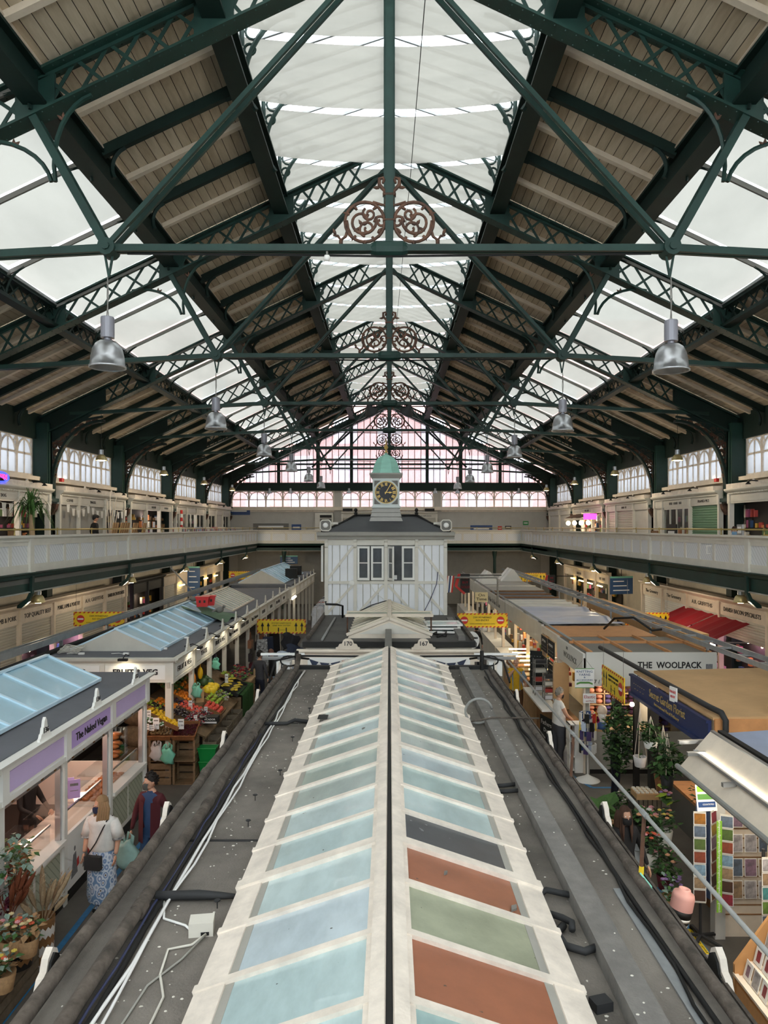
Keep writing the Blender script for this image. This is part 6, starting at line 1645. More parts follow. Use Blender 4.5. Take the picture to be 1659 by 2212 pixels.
# ---------------------------------------------------------------- hazard banners
def arrow_up(x, z, h, w):
 return [(x - w * 0.3, z), (x + w * 0.3, z), (x + w * 0.3, z + h * 0.55), (x + w, z + h * 0.55), (x, z + h), (x - w, z + h * 0.55), (x - w * 0.3, z + h * 0.55)]
def banner(label, loc, rz, w, h, kind, hang=0.5):
 b = E('hazard_banner', loc, rz, label=label, cat='banner')
 O('board', MB().box(-w / 2, w / 2, -0.012, 0.012, -h / 2, h / 2), 'yellow_sign', b)
 st = MB(); n = int(w / 0.13)
 for i in range(n):
  x = -w / 2 + (i + 0.2) * w / n
  for z0, z1 in ((h / 2 - 0.045, h / 2), (-h / 2, -h / 2 + 0.045)):
   st.prism([(x, z0), (x + 0.06, z0), (x + 0.1, z1), (x + 0.04, z1)], 'y', -0.016, -0.011)
 n = max(2, int(h / 0.13))
 for i in range(n):
  z = -h / 2 + (i + 0.2) * h / n
  for x0, x1 in ((-w / 2, -w / 2 + 0.04), (w / 2 - 0.04, w / 2)):
   st.prism([(x0, z), (x0, z + 0.06), (x1, z + 0.1), (x1, z + 0.04)], 'y', -0.016, -0.011)
 O('red_stripes', st, 'red', b, kind='stuff')
 def noentry(x, r):
  d = O('no_entry_disc', MB().prism([(x + r * math.cos(2 * PI * k / 24), r * math.sin(2 * PI * k / 24)) for k in range(24)], 'y', -0.017, -0.012), 'red', b)
  O('white_bar', MB().box(x - r * 0.75, x + r * 0.75, -0.022, -0.017, -r * 0.2, r * 0.2), 'sign_white', d)
 if kind == 'entry':
  noentry(-w * 0.36, h * 0.27); noentry(w * 0.36, h * 0.27)
  text('DIM MYNEDIAD', (0, -0.014, h * 0.2), h * 0.17, 0, 'ink', b, width=w * 0.36)
  text('NO ENTRY', (0, -0.014, 0), h * 0.17, 0, 'ink', b, width=w * 0.26)
  text('SYSTEM UNFFORDD - ONE WAY SYSTEM', (0, -0.014, -h * 0.25), h * 0.09, 0, 'ink', b, width=w * 0.5)
 elif kind == 'oneway':
  for x in (-0.39, -0.27, 0.3, 0.42):
   O('arrow', MB().prism(arrow_up(x * w, -h * 0.33, h * 0.62, 0.055), 'y', -0.017, -0.012), 'ink', b)
  text('SYSTEM UNFFORDD', (0.0, -0.014, h * 0.22), h * 0.13, 0, 'ink', b, width=w * 0.4)
  text('ONE WAY SYSTEM', (0.0, -0.014, h * 0.06), h * 0.13, 0, 'ink', b, width=w * 0.36)
 else:
  for x in (-0.4, -0.28):
   O('arrow', MB().prism(arrow_up(x * w, -h * 0.3, h * 0.62, 0.05), 'y', -0.017, -0.012), 'ink', b)
  noentry(w * 0.36, h * 0.26)
  text("CERDDWCH I'R CHWITH", (0.04 * w, -0.014, h * 0.24), h * 0.12, 0, 'ink', b, width=w * 0.44)
  text('KEEP TO THE LEFT', (0.04 * w, -0.014, h * 0.08), h * 0.12, 0, 'ink', b, width=w * 0.44)
 if kind != 'entry':
  for x in (-0.06, 0.1):
   O('figure_mark', MB().ell((x * w, -0.014, -h * 0.14), (0.022, 0.004, 0.03), 8, 5).prism([(x * w - 0.025, -h * 0.2), (x * w + 0.025, -h * 0.2), (x * w + 0.015, -h * 0.38), (x * w - 0.015, -h * 0.38)], 'y', -0.017, -0.012), 'ink', b)
  O('distance_mark', MB().box(-0.03 * w, 0.07 * w, -0.017, -0.012, -h * 0.26, -h * 0.245), 'ink', b)
 for x in (-w * 0.45, w * 0.45):
  O('hanger', MB().tube([(x, 0, h / 2), (x, 0, h / 2 + hang)], 0.004, 4), 'mid_grey', b)
 return b
banner('yellow ONE WAY SYSTEM banner with arrows over the fruit aisle', (PX(608, 25.9), 25.9, PZ(1353, 25.9)), 0, 1.7, 0.5, 'oneway')
banner('yellow NO ENTRY banner over the aisle right of the clock office', (PX(1042, 25.0), 25.0, PZ(1340, 25.0)), 0, 1.7, 0.48, 'entry')
banner('yellow NO ENTRY banner behind the cable tray under the left gallery', (PX(214, 23.6), 23.6, PZ(1337, 23.6)), 0, 1.62, 0.46, 'entry', 1.2)
banner('small far yellow NO ENTRY banner at the end of the left wall aisle', (PX(525, 44.0), 44.0, PZ(1243, 44.0)), 0, 1.7, 0.5, 'entry', 1.2)
banner('yellow arrow banner behind the cream duct on the right wall aisle', (PX(1398, 27.0), 27.0, PZ(1337, 27.0)), 0, 1.6, 0.46, 'oneway', 1.2)
banner('small far yellow arrow banner at the end of the right wall aisle', (PX(1150, 43.0), 43.0, PZ(1247, 43.0)), 0, 1.6, 0.5, 'oneway', 1.2)
banner('yellow KEEP TO THE LEFT banner hung beside the blue florist fascia', (4.62, 15.3, 2.36), -PI / 2, 1.5, 0.52, 'keep')
# ---------------------------------------------------------------- tape on the floor
def tape(label, pts, w=0.07):
 t = E('floor_tape', (pts[0][0], pts[0][1], 0), label=label, cat='floor tape')
 for a, b in zip(pts[:-1], pts[1:]):
  O('strip', MB().beam((a[0] - pts[0][0], a[1] - pts[0][1], 0.003), (b[0] - pts[0][0], b[1] - pts[0][1], 0.003), w, 0.004), 'tape_blue', t)
 return t
tape('blue tape line along the fruit aisle floor', [(-4.38, 8.0), (-4.4, 14.0), (-4.05, 15.8), (-3.75, 20.0), (-3.7, 34.0)], 0.085)
tape('blue tape line along the yarn aisle floor', [(3.75, 28.0), (3.85, 19.0), (4.12, 16.6)], 0.085)
tape('blue tape corner around the white spinner base', [(4.12, 16.6), (4.35, 15.9), (5.0, 15.9)], 0.085)
tt = tape('blue tape line with yellow distance tape beneath the card spinners', [(4.17, 11.5), (4.17, 8.2)], 0.085)
O('yellow_strip', MB().box(-0.03, 0.03, -3.1, -1.2, 0.005, 0.008), 'yellow_sign', tt)
text('Keep your distance  -  Keep your distance', (0, -2.1, 0.009), 0.045, PI / 2, 'ink', tt, rx=0, width=1.7, depth=0.001)
# ================================================================ fruit and veg display
def fpos(x, y):
 t = 6.4 / ((y - CY) - 0.45 * (x - CX))
 return ((x - CX) * t, 1600 * t, EYE - (y - CY) * t)
# slatted wooden crate: local footprint w (x) by d (y), height h
def make_crate(label, loc, rz=0, w=0.5, d=0.34, h=0.32, m='crate', group='wooden crates under the fruit', open_front=False):
 c = E('wooden_crate', loc, rz, label=label, cat='crate', group=group)
 pm = MB().box(-0.02, 0.02, -0.02, 0.02, 0, h).mesh('corner_post', m)
 for sx in (-1, 1):
  for sy in (-1, 1):
   O('corner_post', pm, None, c, (sx * (w / 2 - 0.02), sy * (d / 2 - 0.02), 0))
 n = 3
 sl_ = MB().box(-w / 2, w / 2, -0.006, 0.006, 0, h / n - 0.03).mesh('slat', m)
 se = MB().box(-0.006, 0.006, -d / 2, d / 2, 0, h / n - 0.03).mesh('slat', m)
 for i in range(n):
  z = i * h / n + 0.015
  O('slat', sl_, None, c, (0, d / 2, z))
  if not open_front: O('slat', sl_, None, c, (0, -d / 2, z))
  O('slat', se, None, c, (w / 2, 0, z)); O('slat', se, None, c, (-w / 2, 0, z))
 O('bottom_board', MB().box(-w / 2, w / 2, -d / 2, d / 2, 0, 0.012), m, c)
 return c
Y0 = 16.25
# end stack facing the camera
for i, x in enumerate((-4.98, -4.46)):
 for k in range(2):
  lab = ('closed slatted crate' if i == 0 else 'open fronted slatted crate') + (', lower one' if k == 0 else ', upper one') + (' below the kiwi tray' if i == 0 else ' below the cherry tray')
  make_crate(lab, (x, Y0, 0.5 * k), 0, 0.48, 0.36, 0.48, 'crate', open_front=(i == 1 or k == 1))
def wicker(label, loc, w=0.46, d=0.46, h=0.13):
 t = E('wicker_tray', loc, (0.38, 0, 0), label=label, cat='tray', group='wicker trays')
 wall = MB()
 o_ = 0.03
 wall.add([(-w / 2, -d / 2, 0), (w / 2, -d / 2, 0), (w / 2 + o_, -d / 2 - o_, h), (-w / 2 - o_, -d / 2 - o_, h)], [(0, 1, 2, 3)])
 wall.add([(w / 2, d / 2, 0), (-w / 2, d / 2, 0), (-w / 2 - o_, d / 2 + o_, h), (w / 2 + o_, d / 2 + o_, h)], [(0, 1, 2, 3)])
 wall.add([(w / 2, -d / 2, 0), (w / 2, d / 2, 0), (w / 2 + o_, d / 2 + o_, h), (w / 2 + o_, -d / 2 - o_, h)], [(0, 1, 2, 3)])
 wall.add([(-w / 2, d / 2, 0), (-w / 2, -d / 2, 0), (-w / 2 - o_, -d / 2 - o_, h), (-w / 2 - o_, d / 2 + o_, h)], [(0, 1, 2, 3)])
 wall.box(-w / 2, w / 2, -d / 2, d / 2, 0, 0.01)
 O('basketwork', wall, 'wicker', t)
 a, b = w / 2 + o_, d / 2 + o_
 O('rim', MB().tube([(-a, -b, h), (a, -b, h), (a, b, h), (-a, b, h), (-a, -b, h)], 0.016, 6), 'wicker', t)
 return t
wicker('wicker tray of brown kiwi fruit on the end crates', (-4.98, Y0, 1.06))
wicker('wicker tray of dark cherries on the end crates', (-4.46, Y0, 1.06))
rnd = random.Random(21)
def fruit_mesh(kind):
 if kind == 'banana':
  m = MB()
  for k in range(4):
   pts = [(0.02 * k - 0.03, 0.09 * math.sin(t) - 0.0, 0.035 + 0.05 * math.cos(t) * 0.6) for t in [-1.2 + 2.4 * q / 6 for q in range(7)]]
   m.tube(pts, [0.008, 0.015, 0.018, 0.019, 0.018, 0.015, 0.006], 6)
  return m.mesh('banana_bunch', 'banana', True)
 sz = {'orange_peel': 0.047, 'lemon': 0.038, 'peach_skin': 0.043, 'kiwi': 0.028, 'apple_green': 0.038, 'plum': 0.026, 'melon': 0.1, 'watermelon': 0.13, 'aubergine': 0.035}[kind]
 r = (sz, sz, sz)
 if kind in ('lemon',): r = (sz * 1.25, sz, sz)
 if kind == 'melon': r = (sz * 1.4, sz, sz)
 if kind == 'watermelon': r = (sz * 1.35, sz, sz)
 if kind == 'kiwi': r = (sz * 1.3, sz, sz)
 if kind == 'aubergine': r = (sz * 2.4, sz, sz)
 m = MB().ell((0, 0, r[2]), r, 9, 6)
 if kind == 'lemon': m.ell((sz * 1.25, 0, sz), 0.008, 5, 4)
 return m.mesh(kind, kind, True)
FM = {}
FN = {'orange_peel': 'orange', 'peach_skin': 'nectarine', 'apple_green': 'green_apple', 'banana': 'banana_bunch'}
def pile(kind, c, w, d, n, tilt, where, lift=0.0, ty=0.0):
 if kind not in FM: FM[kind] = fruit_mesh(kind)
 nm = FN.get(kind, kind)
 cols = max(1, int(math.sqrt(n * w / d))); rows = max(1, math.ceil(n / cols))
 k = 0
 for j in range(rows):
  for i in range(cols):
   if k >= n: break
   x = -w / 2 + w * (i + 0.5 + 0.25 * ((j % 2) - 0.5)) / cols + rnd.uniform(-.004, .004); y = -d / 2 + d * (j + 0.5) / rows
   z = -tilt * x + ty * y + 0.03 * rnd.random() + lift
   O(nm, FM[kind], None, None, (c[0] + x, c[1] + y, c[2] + z), rnd.uniform(0, 6.28), label='%s in the pile %s' % (nm.replace('_', ' '), where), cat=nm.replace('_', ' ').replace('green ', ''), group='%s pile %s' % (nm.replace('_', ' '), where))
   k += 1
pile('kiwi', (-4.98, Y0, 1.15), 0.42, 0.4, 44, 0, 'in the wicker tray', ty=0.4)
ch = MB()
for i in range(420):
 ch.ell((rnd.uniform(-0.24, 0.24), rnd.uniform(-0.2, 0.2), 0.1 + rnd.uniform(-0.01, 0.015)), 0.012, 5, 4)
O('cherries', ch, 'cherry', None, (-4.46, Y0, 1.06), (0.38, 0, 0), label='heap of dark red cherries in the wicker tray', cat='cherries', kind='stuff')
def tray(label, px_, py_, w, d, kind=None, n=0, m='wood_pale', where=None):
 c = fpos(px_, py_)
 t = E('produce_tray', (c[0], c[1], c[2] - 0.07), (0, math.atan(0.45), 0), label=label, cat='tray', group='tilted produce trays')
 O('base', MB().box(-w / 2, w / 2, -d / 2, d / 2, 0, 0.015), m, t)
 for (xa, xb, ya, yb) in ((-w / 2, w / 2, -d / 2 - 0.012, -d / 2), (-w / 2, w / 2, d / 2, d / 2 + 0.012), (-w / 2 - 0.012, -w / 2, -d / 2, d / 2), (w / 2, w / 2 + 0.012, -d / 2, d / 2)):
  O('side', MB().box(xa, xb, ya, yb, 0, 0.09), m, t)
 if kind and n:
  pile(kind, (c[0], c[1], c[2] - 0.05), w * 0.9, d * 0.9, n, 0.45, where)
 return c
tray('tilted tray of lemons beside the first white post', 366, 1556, 0.5, 0.42, 'lemon', 26, 'wicker', 'beside the first white post')
tray('tilted tray of mangoes behind the price tickets', 345, 1541, 0.5, 0.5, 'lemon', 26, 'wood', 'behind the price tickets')
tray('tilted tray of clementines under the pale melons', 358, 1521, 0.5, 0.5, 'orange_peel', 24, 'wood', 'under the pale melons')
tray('tilted tray of oranges behind the first post', 396, 1502, 0.5, 0.55, 'orange_peel', 30, 'wood', 'behind the first post')
tray('tilted tray of large oranges at the top of the display', 409, 1486, 0.45, 0.5, 'orange_peel', 20, 'wood', 'at the top of the display')
tray('tilted tray of peaches between the posts', 411, 1528, 0.5, 0.55, 'peach_skin', 30, 'wood', 'between the posts')
tray('tilted tray of nectarines near the aisle', 462, 1528, 0.45, 0.55, 'peach_skin', 28, 'wood', 'near the aisle')
tray('tilted tray of yellow melons by the second post', 455, 1492, 0.45, 0.8, 'melon', 6, 'wood', 'by the second post')
tray('tilted tray of green pears beneath the melons', 462, 1510, 0.4, 0.7, 'apple_green', 26, 'wood', 'beneath the melons')
tray('tray with striped watermelons behind the melons', 445, 1480, 0.5, 0.6, 'watermelon', 3, 'wood', 'behind the melons')
tray('tray of apples beyond the bananas', 492, 1458, 0.4, 0.5, 'apple_green', 16, 'wood', 'beyond the bananas')
tray('black tray of bananas on the grass mat', 503, 1480, 0.55, 1.3, 'banana', 15, 'black', 'on the grass mat')
tray('tray of aubergines under the oranges', 390, 1518, 0.4, 0.4, 'aubergine', 9, 'wood', 'under the oranges')
tray('tray of green vegetables at the tiered back', 330, 1520, 0.5, 0.5, 'apple_green', 16, 'wood', 'at the tiered back')
def stuffbox(label, px_, py_, w, d, mats, n, r, cat='punnets', tilt=0.45, flat=0.6):
 c = fpos(px_, py_)
 m = MB()
 for i in range(n):
  x = rnd.uniform(-w / 2, w / 2); y = rnd.uniform(-d / 2, d / 2)
  m.ell((x, y, -tilt * x + rnd.uniform(0, 0.03)), (r * rnd.uniform(.8, 1.2), r, r * flat), 6, 4, rnd.randrange(len(mats)))
 O('produce_heap', m, mats, None, c, label=label, cat=cat, kind='stuff')
stuffbox('heap of black grapes in the upper trays', 352, 1532, 0.5, 0.5, ['grape_black', 'plum'], 150, 0.022)
stuffbox('heap of black grapes near the first post', 395, 1541, 0.45, 0.5, ['grape_black', 'plum', 'punnet'], 150, 0.022)
stuffbox('punnets of strawberries along the aisle edge', 425, 1552, 0.35, 0.7, ['strawberry', 'punnet', 'plum'], 160, 0.025)
stuffbox('punnets of plums in front of the black carton', 438, 1540, 0.4, 0.5, ['plum', 'strawberry', 'punnet'], 120, 0.025)
stuffbox('bundles of asparagus behind the white tickets', 328, 1558, 0.45, 0.3, ['greens', 'sign_white'], 70, 0.03)
stuffbox('assorted greens at the top of the fruit display', 372, 1480, 0.5, 1.0, ['greens', 'greens', 'pineapple'], 120, 0.05)
stuffbox('pineapples and squash at the back of the display', 405, 1470, 0.4, 0.6, ['pineapple', 'greens', 'pineapple'], 50, 0.07, flat=1.2)
stuffbox('avocados and limes by the bananas', 480, 1502, 0.35, 0.8, ['greens', 'apple_green', 'punnet'], 90, 0.03)
stuffbox('dark vegetables on the bench by the man in grey', 520, 1452, 0.5, 1.4, ['aubergine', 'strawberry', 'plum', 'greens'], 120, 0.05)
# stone sack wall behind
O('potato_sack', MB().ell((0, 0, 0.5), (0.4, 0.3, 0.55), 12, 8).ell((0.1, 0, 1.0), (0.3, 0.22, 0.2), 10, 6), 'hessian', None, (-5.75, 17.0, 0.0), label='bulging hessian potato sack behind the first post', cat='sack', smooth=True) if False else None
hs = E('potato_sack', (-5.75, 17.1, 0.0), label='stack of hessian potato sacks at the end of the fruit stall', cat='sack')
for k in range(3):
 O('sack', MB().ell((0.05 * (k % 2), 0, 0.3 + 0.5 * k), (0.48, 0.34, 0.3), 12, 8), 'hessian', hs, smooth=True)
# support tables beneath
tb = E('display_table', (-4.75, 16.7, 0), label='sloping timber staging carrying the fruit trays', cat='table')
O('top', MB().prism([(-0.95, 1.58), (0.62, 0.86), (0.62, 0.82), (-0.95, 1.54)], 'y', 0, 5.4), 'crate', tb)
for y in (0.1, 1.8, 3.6, 5.3):
 O('leg', MB().box(-0.9, -0.84, y - 0.03, y + 0.03, 0, 1.53), 'crate', tb); O('leg', MB().box(0.52, 0.58, y - 0.03, y + 0.03, 0, 0.86), 'crate', tb)
# crates below along the aisle
proto = None
names = ['under the strawberries', 'under the plums', 'under the nectarines', 'next to the grass mat']
for i in range(5):
 for k in range(2):
  make_crate('weathered aisle crate, %s, %s' % ('lower' if k == 0 else 'upper', ('nearest the green basket', 'second from the green basket', 'third from the green basket', 'fourth from the green basket', 'against the green grass mat')[i]), (-4.02, 16.8 + 0.62 * i, 0.41 * k), PI / 2, 0.5, 0.3, 0.39, 'crate_grey', 'weathered crates along the fruit aisle', open_front=False)
gm = E('grass_mat', (-4.35, 20.2, 0), label='dark green grass mat draped over the banana bench', cat='mat')
O('drape', MB().grid(lambda u, v: (-0.45 + 0.8 * min(1, v * 2) + 0.02 * math.sin(u * 25) * v, 1.6 * u, 1.12 - 0.12 * min(1, v * 2) - 0.75 * max(0, v - 0.5) * 2), 20, 8), 'grass_mat', gm, smooth=True)
O('bench', MB().box(-0.5, 0.3, 0.02, 1.58, 0, 0.95), 'crate', gm)
bn = E('wooden_bench', (-4.55, 22.0, 0), label='pale slatted wooden bench beside the man in grey', cat='bench')
O('top', MB().box(-0.5, 0.45, 0, 1.9, 0.98, 1.03), 'wood_pale', bn)
for k in range(5):
 O('slat', MB().box(0.4, 0.43, 0, 1.9, 0.08 + 0.18 * k, 0.22 + 0.18 * k), 'wood_pale', bn)
 O('end_slat', MB().box(-0.5, 0.43, -0.01, 0.01, 0.08 + 0.18 * k, 0.22 + 0.18 * k), 'wood_pale', bn)
# black carton, green basket, bags, tickets
c = fpos(447, 1550)
bc = E('black_carton', (c[0] + 0.1, c[1], c[2] - 0.12), label='black and white printed fruit carton at the aisle edge', cat='carton')
O('box', MB().box(-0.17, 0.17, -0.14, 0.14, 0, 0.16), 'black', bc); O('white_band', MB().box(-0.16, 0.16, -0.145, -0.14, 0.02, 0.06), 'sign_white', bc); text('PICADOR', (0, -0.146, 0.11), 0.06, 0, 'sign_white', bc)
gb = E('green_basket', (-4.0, 16.35, 0), label='bright green plastic shopping baskets stacked on the aisle floor', cat='basket')
for k, (z, s_) in enumerate(((0.12, 0.9), (0.42, 1.0))):
 O('basket', MB().add([(-0.15 * s_, -0.1 * s_, z), (0.15 * s_, -0.1 * s_, z), (0.15 * s_, 0.1 * s_, z), (-0.15 * s_, 0.1 * s_, z), (-0.2 * s_, -0.14 * s_, z + 0.32), (0.2 * s_, -0.14 * s_, z + 0.32), (0.2 * s_, 0.14 * s_, z + 0.32), (-0.2 * s_, 0.14 * s_, z + 0.32)], [(0, 3, 2, 1), (0, 1, 5, 4), (1, 2, 6, 5), (2, 3, 7, 6), (3, 0, 4, 7)]), 'green_plastic', gb)
 O('rim', MB().tube([(-0.2 * s_, -0.14 * s_, z + 0.32), (0.2 * s_, -0.14 * s_, z + 0.32), (0.2 * s_, 0.14 * s_, z + 0.32), (-0.2 * s_, 0.14 * s_, z + 0.32), (-0.2 * s_, -0.14 * s_, z + 0.32)], 0.014, 5), 'green_plastic', gb)
O('stand', MB().box(-0.22, 0.22, -0.16, 0.16, 0, 0.12), 'crate', gb)
def bag(label, loc, m, s=1.0):
 r = random.Random(len(label))
 me = MB().lathe([(0.02, 0.0), (0.12, 0.01), (0.155, 0.1), (0.15, 0.22), (0.13, 0.3), (0.09, 0.35), (0.05, 0.34)], n=15)
 for sx in (-1, 1): me.tube([(sx * 0.1, 0, 0.32), (sx * 0.075, 0, 0.42), (sx * 0.03, 0, 0.46), (sx * 0.02, 0, 0.36)], [0.03, 0.022, 0.018, 0.02], 6)
 me.v = [(x * s * (1 + 0.22 * math.sin(31 * z + 9 * x + 5 * y)), y * s * 0.55 * (1 + 0.35 * math.sin(23 * z + 17 * x)), (z + 0.02 * math.sin(40 * x)) * s) for x, y, z in me.v]
 return O('carrier_bag', me, m, None, loc, label=label, cat='bag', smooth=True)
bag('white carrier bag stuffed in the end crate', (-5.05, Y0 - 0.16, 0.52), 'bag_white', 0.95)
bag('mint green carrier bag hanging off the end crate', (-4.77, Y0 - 0.3, 0.5), 'bag_green', 0.95)
bag('mint green carrier bag tied to the second post', (FX + 0.12, 18.0, 1.45), 'bag_green', 0.8)
bag('mint green carrier bag tied to the third post', (FX + 0.12, 20.0, 1.75), 'bag_green', 0.7)
for i, (px_, py_, w, h_) in enumerate(((342, 1563, 0.13, 0.24), (395, 1563, 0.13, 0.22), (325, 1540, 0.12, 0.18), (322, 1564, 0.1, 0.12), (333, 1566, 0.1, 0.12), (415, 1520, 0.09, 0.2), (448, 1528, 0.08, 0.14), (426, 1545, 0.08, 0.12), (492, 1465, 0.09, 0.25))):
 c = fpos(px_, py_ + 8)
 t = E('price_ticket', (c[0], c[1] - 0.15, c[2]), label='white price ticket stuck in the fruit display, %s' % ('over the kiwis', 'over the cherries', 'beside the asparagus', 'low on the asparagus', 'amid the asparagus', 'among the peaches', 'among the nectarines', 'above the strawberries', 'beside the bananas')[i], cat='ticket', group='price tickets in the fruit display')
 O('card', MB().box(-w / 2, w / 2, -0.003, 0.003, 0, h_), 'sign_white', t)
 text('2.99', (0, -0.004, h_ * 0.35), w * 0.45, 0, 'ink', t, width=w * 0.8, depth=0.001)
 O('print', MB().box(-w * 0.35, w * 0.35, -0.005, -0.003, h_ * 0.7, h_ * 0.8), 'mid_grey', t)
kr = E('brown_card', (-5.1, Y0 - 0.08, 1.11), 0.5, label='plain brown card on the kiwi tray', cat='card')
O('sheet', MB().box(-0.12, 0.12, -0.1, 0.1, 0, 0.006), 'card', kr)
dc = fpos(432, 1517)
O('brown_bag', MB().prism([(-0.09, 0), (0.09, 0), (0.1, 0.32), (-0.1, 0.34)], 'y', -0.02, 0.02), 'card', None, (dc[0], dc[1], dc[2]), 0.4, label='brown paper bag hanging by the second post', cat='bag')
# hanging leather bags and clothes further along
q = random.Random(4)
hb = [('tan leather shoulder bag', 'leather_tan', 24.4, 1.75), ('black leather handbag', 'leather_dark', 24.5, 1.3), ('red handbag', 'fabric_red', 24.6, 0.95), ('black rucksack', 'leather_dark', 25.6, 1.5), ('tan satchel', 'leather_tan', 26.6, 1.6), ('black holdall', 'leather_dark', 27.4, 1.2)]
for i, (nm, m, y, z) in enumerate(hb):
 b = E('hanging_bag', (FX + 0.22, y, z), PI / 2, label='%s hanging outside the luggage stall' % nm, cat='bag', group='bags hanging outside the luggage stall')
 O('body', MB().box(-0.16, 0.16, -0.06, 0.06, -0.14, 0.12), m, b); O('flap', MB().box(-0.165, 0.165, -0.068, -0.055, -0.02, 0.125), m, b)
 O('strap', MB().tube([(-0.14, 0, 0.12), (-0.08, 0, 0.3), (0, 0, 0.38), (0.08, 0, 0.3), (0.14, 0, 0.12)], 0.01, 5), m, b)
for i, (x, c_) in enumerate(((18.3, 'orange_peel'), (19.0, 'lemon'), (20.0, 'greens'), (20.6, 'aubergine'))):
 O('hanging_decoration', MB().ell((0, 0, 0), (0.07, 0.07, 0.16 if i < 2 else 0.24), 8, 6).tube([(0, 0, 0.12), (0, 0, 0.32)], 0.008, 4), c_, None, (FX + 0.35 * 0 - 0.05, x, 1.85), label='hanging %s under the fruit fascia' % ('paper orange', 'yellow plastic fruit bunch', 'garland of green leaves', 'string of purple garlic')[i], cat='decoration', smooth=True)
# ---- rails of clothes left of the clock office
def garment(kind, m):
 me = MB()
 if kind == 'shirt':
  me.prism([(-0.2, 0), (-0.12, 0.05), (0.12, 0.05), (0.2, 0), (0.28, -0.3), (0.2, -0.34), (0.16, -0.15), (0.17, -0.62), (-0.17, -0.62), (-0.16, -0.15), (-0.2, -0.34), (-0.28, -0.3)], 'y', -0.05, 0.05)
 else:
  me.prism([(-0.17, 0), (0.17, 0), (0.22, -0.9), (-0.22, -0.9)], 'y', -0.06, 0.06)
 return me.mesh('garment', m)
for n_, c in (('cl_white', 'e4e6ec'), ('cl_pale', 'b9c4d4'), ('cl_navy', '2b3346'), ('cl_rose', 'c78a84'), ('cl_teal', '4a8a88'), ('cl_grey', '6c6c72'), ('cl_black', '17171b')):
 mat(n_, c, 0.85, var=0.25, vs=9)
GMS = {}
def clothes_rail(label, x, y0, y1, z, cols, n):
 r = E('clothes_rail', (x, y0, 0), label=label, cat='clothes rail')
 O('rail', MB().tube([(0, 0, z + 0.1), (0, y1 - y0, z + 0.1)], 0.015, 6), 'steel', r)
 for yy in (0, y1 - y0):
  O('upright', MB().tube([(0, yy, 0), (0, yy, z + 0.1)], 0.015, 6), 'steel', r)
 for i in range(n):
  c = cols[i % len(cols)]
  key = ('shirt' if i % 3 else 'dress', c)
  if key not in GMS: GMS[key] = garment(*key)
  g_ = O('hanging_garment', GMS[key], None, None, (x, y0 + (y1 - y0) * (i + 0.5) / n, z + 0.03), 0.2 * math.sin(i * 3), label='%s %s hanging on the clothes rail left of the clock office' % ({'cl_white': 'white', 'cl_pale': 'pale blue', 'cl_navy': 'navy', 'cl_rose': 'rose', 'cl_teal': 'teal', 'cl_grey': 'grey', 'cl_black': 'black'}[c], key[0]), cat='garment', group='%s %ss on the clothes rails' % (c[3:], key[0]))
clothes_rail('upper clothes rail of shirts left of the clock office', -2.75, 28.0, 33.0, 2.45, ['cl_white', 'cl_white', 'cl_pale', 'cl_grey', 'cl_white', 'cl_rose', 'cl_navy'], 12)
clothes_rail('lower clothes rail of dresses left of the clock office', -2.6, 26.5, 31.5, 1.5, ['cl_black', 'cl_navy', 'cl_teal', 'cl_pale', 'cl_black', 'cl_rose'], 12)
# print dresses beside the luggage
for i, (y, m) in enumerate(((25.0, 'fabric_print'), (25.6, 'cl_navy'), (26.4, 'cl_black'))):
 key = ('dress', m)
 if key not in GMS: GMS[key] = garment('dress', m)
 O('hanging_dress', GMS[key], None, None, (-4.3 + 0.1 * i, y, 1.8), 0.3, label='%s dress hanging at the luggage stall corner' % ('black and white print', 'navy', 'plain black')[i], cat='garment')
O('awning_roll', MB().tube([(0, 0, 0), (0.25, -0.05, -0.12), (0.45, 0, -0.35), (0.5, 0.1, -0.55)], [0.1, 0.14, 0.12, 0.04], 8), 'cream', None, (-2.25, 16.3, 2.75), label='rolled cream awning at the fruit aisle corner of stall 170', cat='awning', smooth=True)
for i, (dx, dz, m) in enumerate(((0, 0.1, 'cl_black'), (0.1, -0.15, 'cl_navy'), (-0.1, -0.3, 'cl_pale'))):
 O('draped_cloth', MB().grid(lambda u, v: (-0.2 + 0.4 * u + 0.04 * math.sin(9 * v), 0.05 * math.sin(8 * u + i), 0.2 - 0.4 * v + 0.05 * math.sin(5 * u)), 8, 6), m, None, (-2.35 + dx, 17.6 - 0.1 * i, 2.75 + dz), label='%s cloth draped beside the one way banner' % ('black', 'dark blue', 'pale blue')[i], cat='cloth', smooth=True)
# ================================================================ right row of stalls (front plane x = 4.45, facing -x)
RX = 4.45
def side(y):                      # root for a front facing the right aisle; local x runs towards the camera
 return (RX, y, 0)
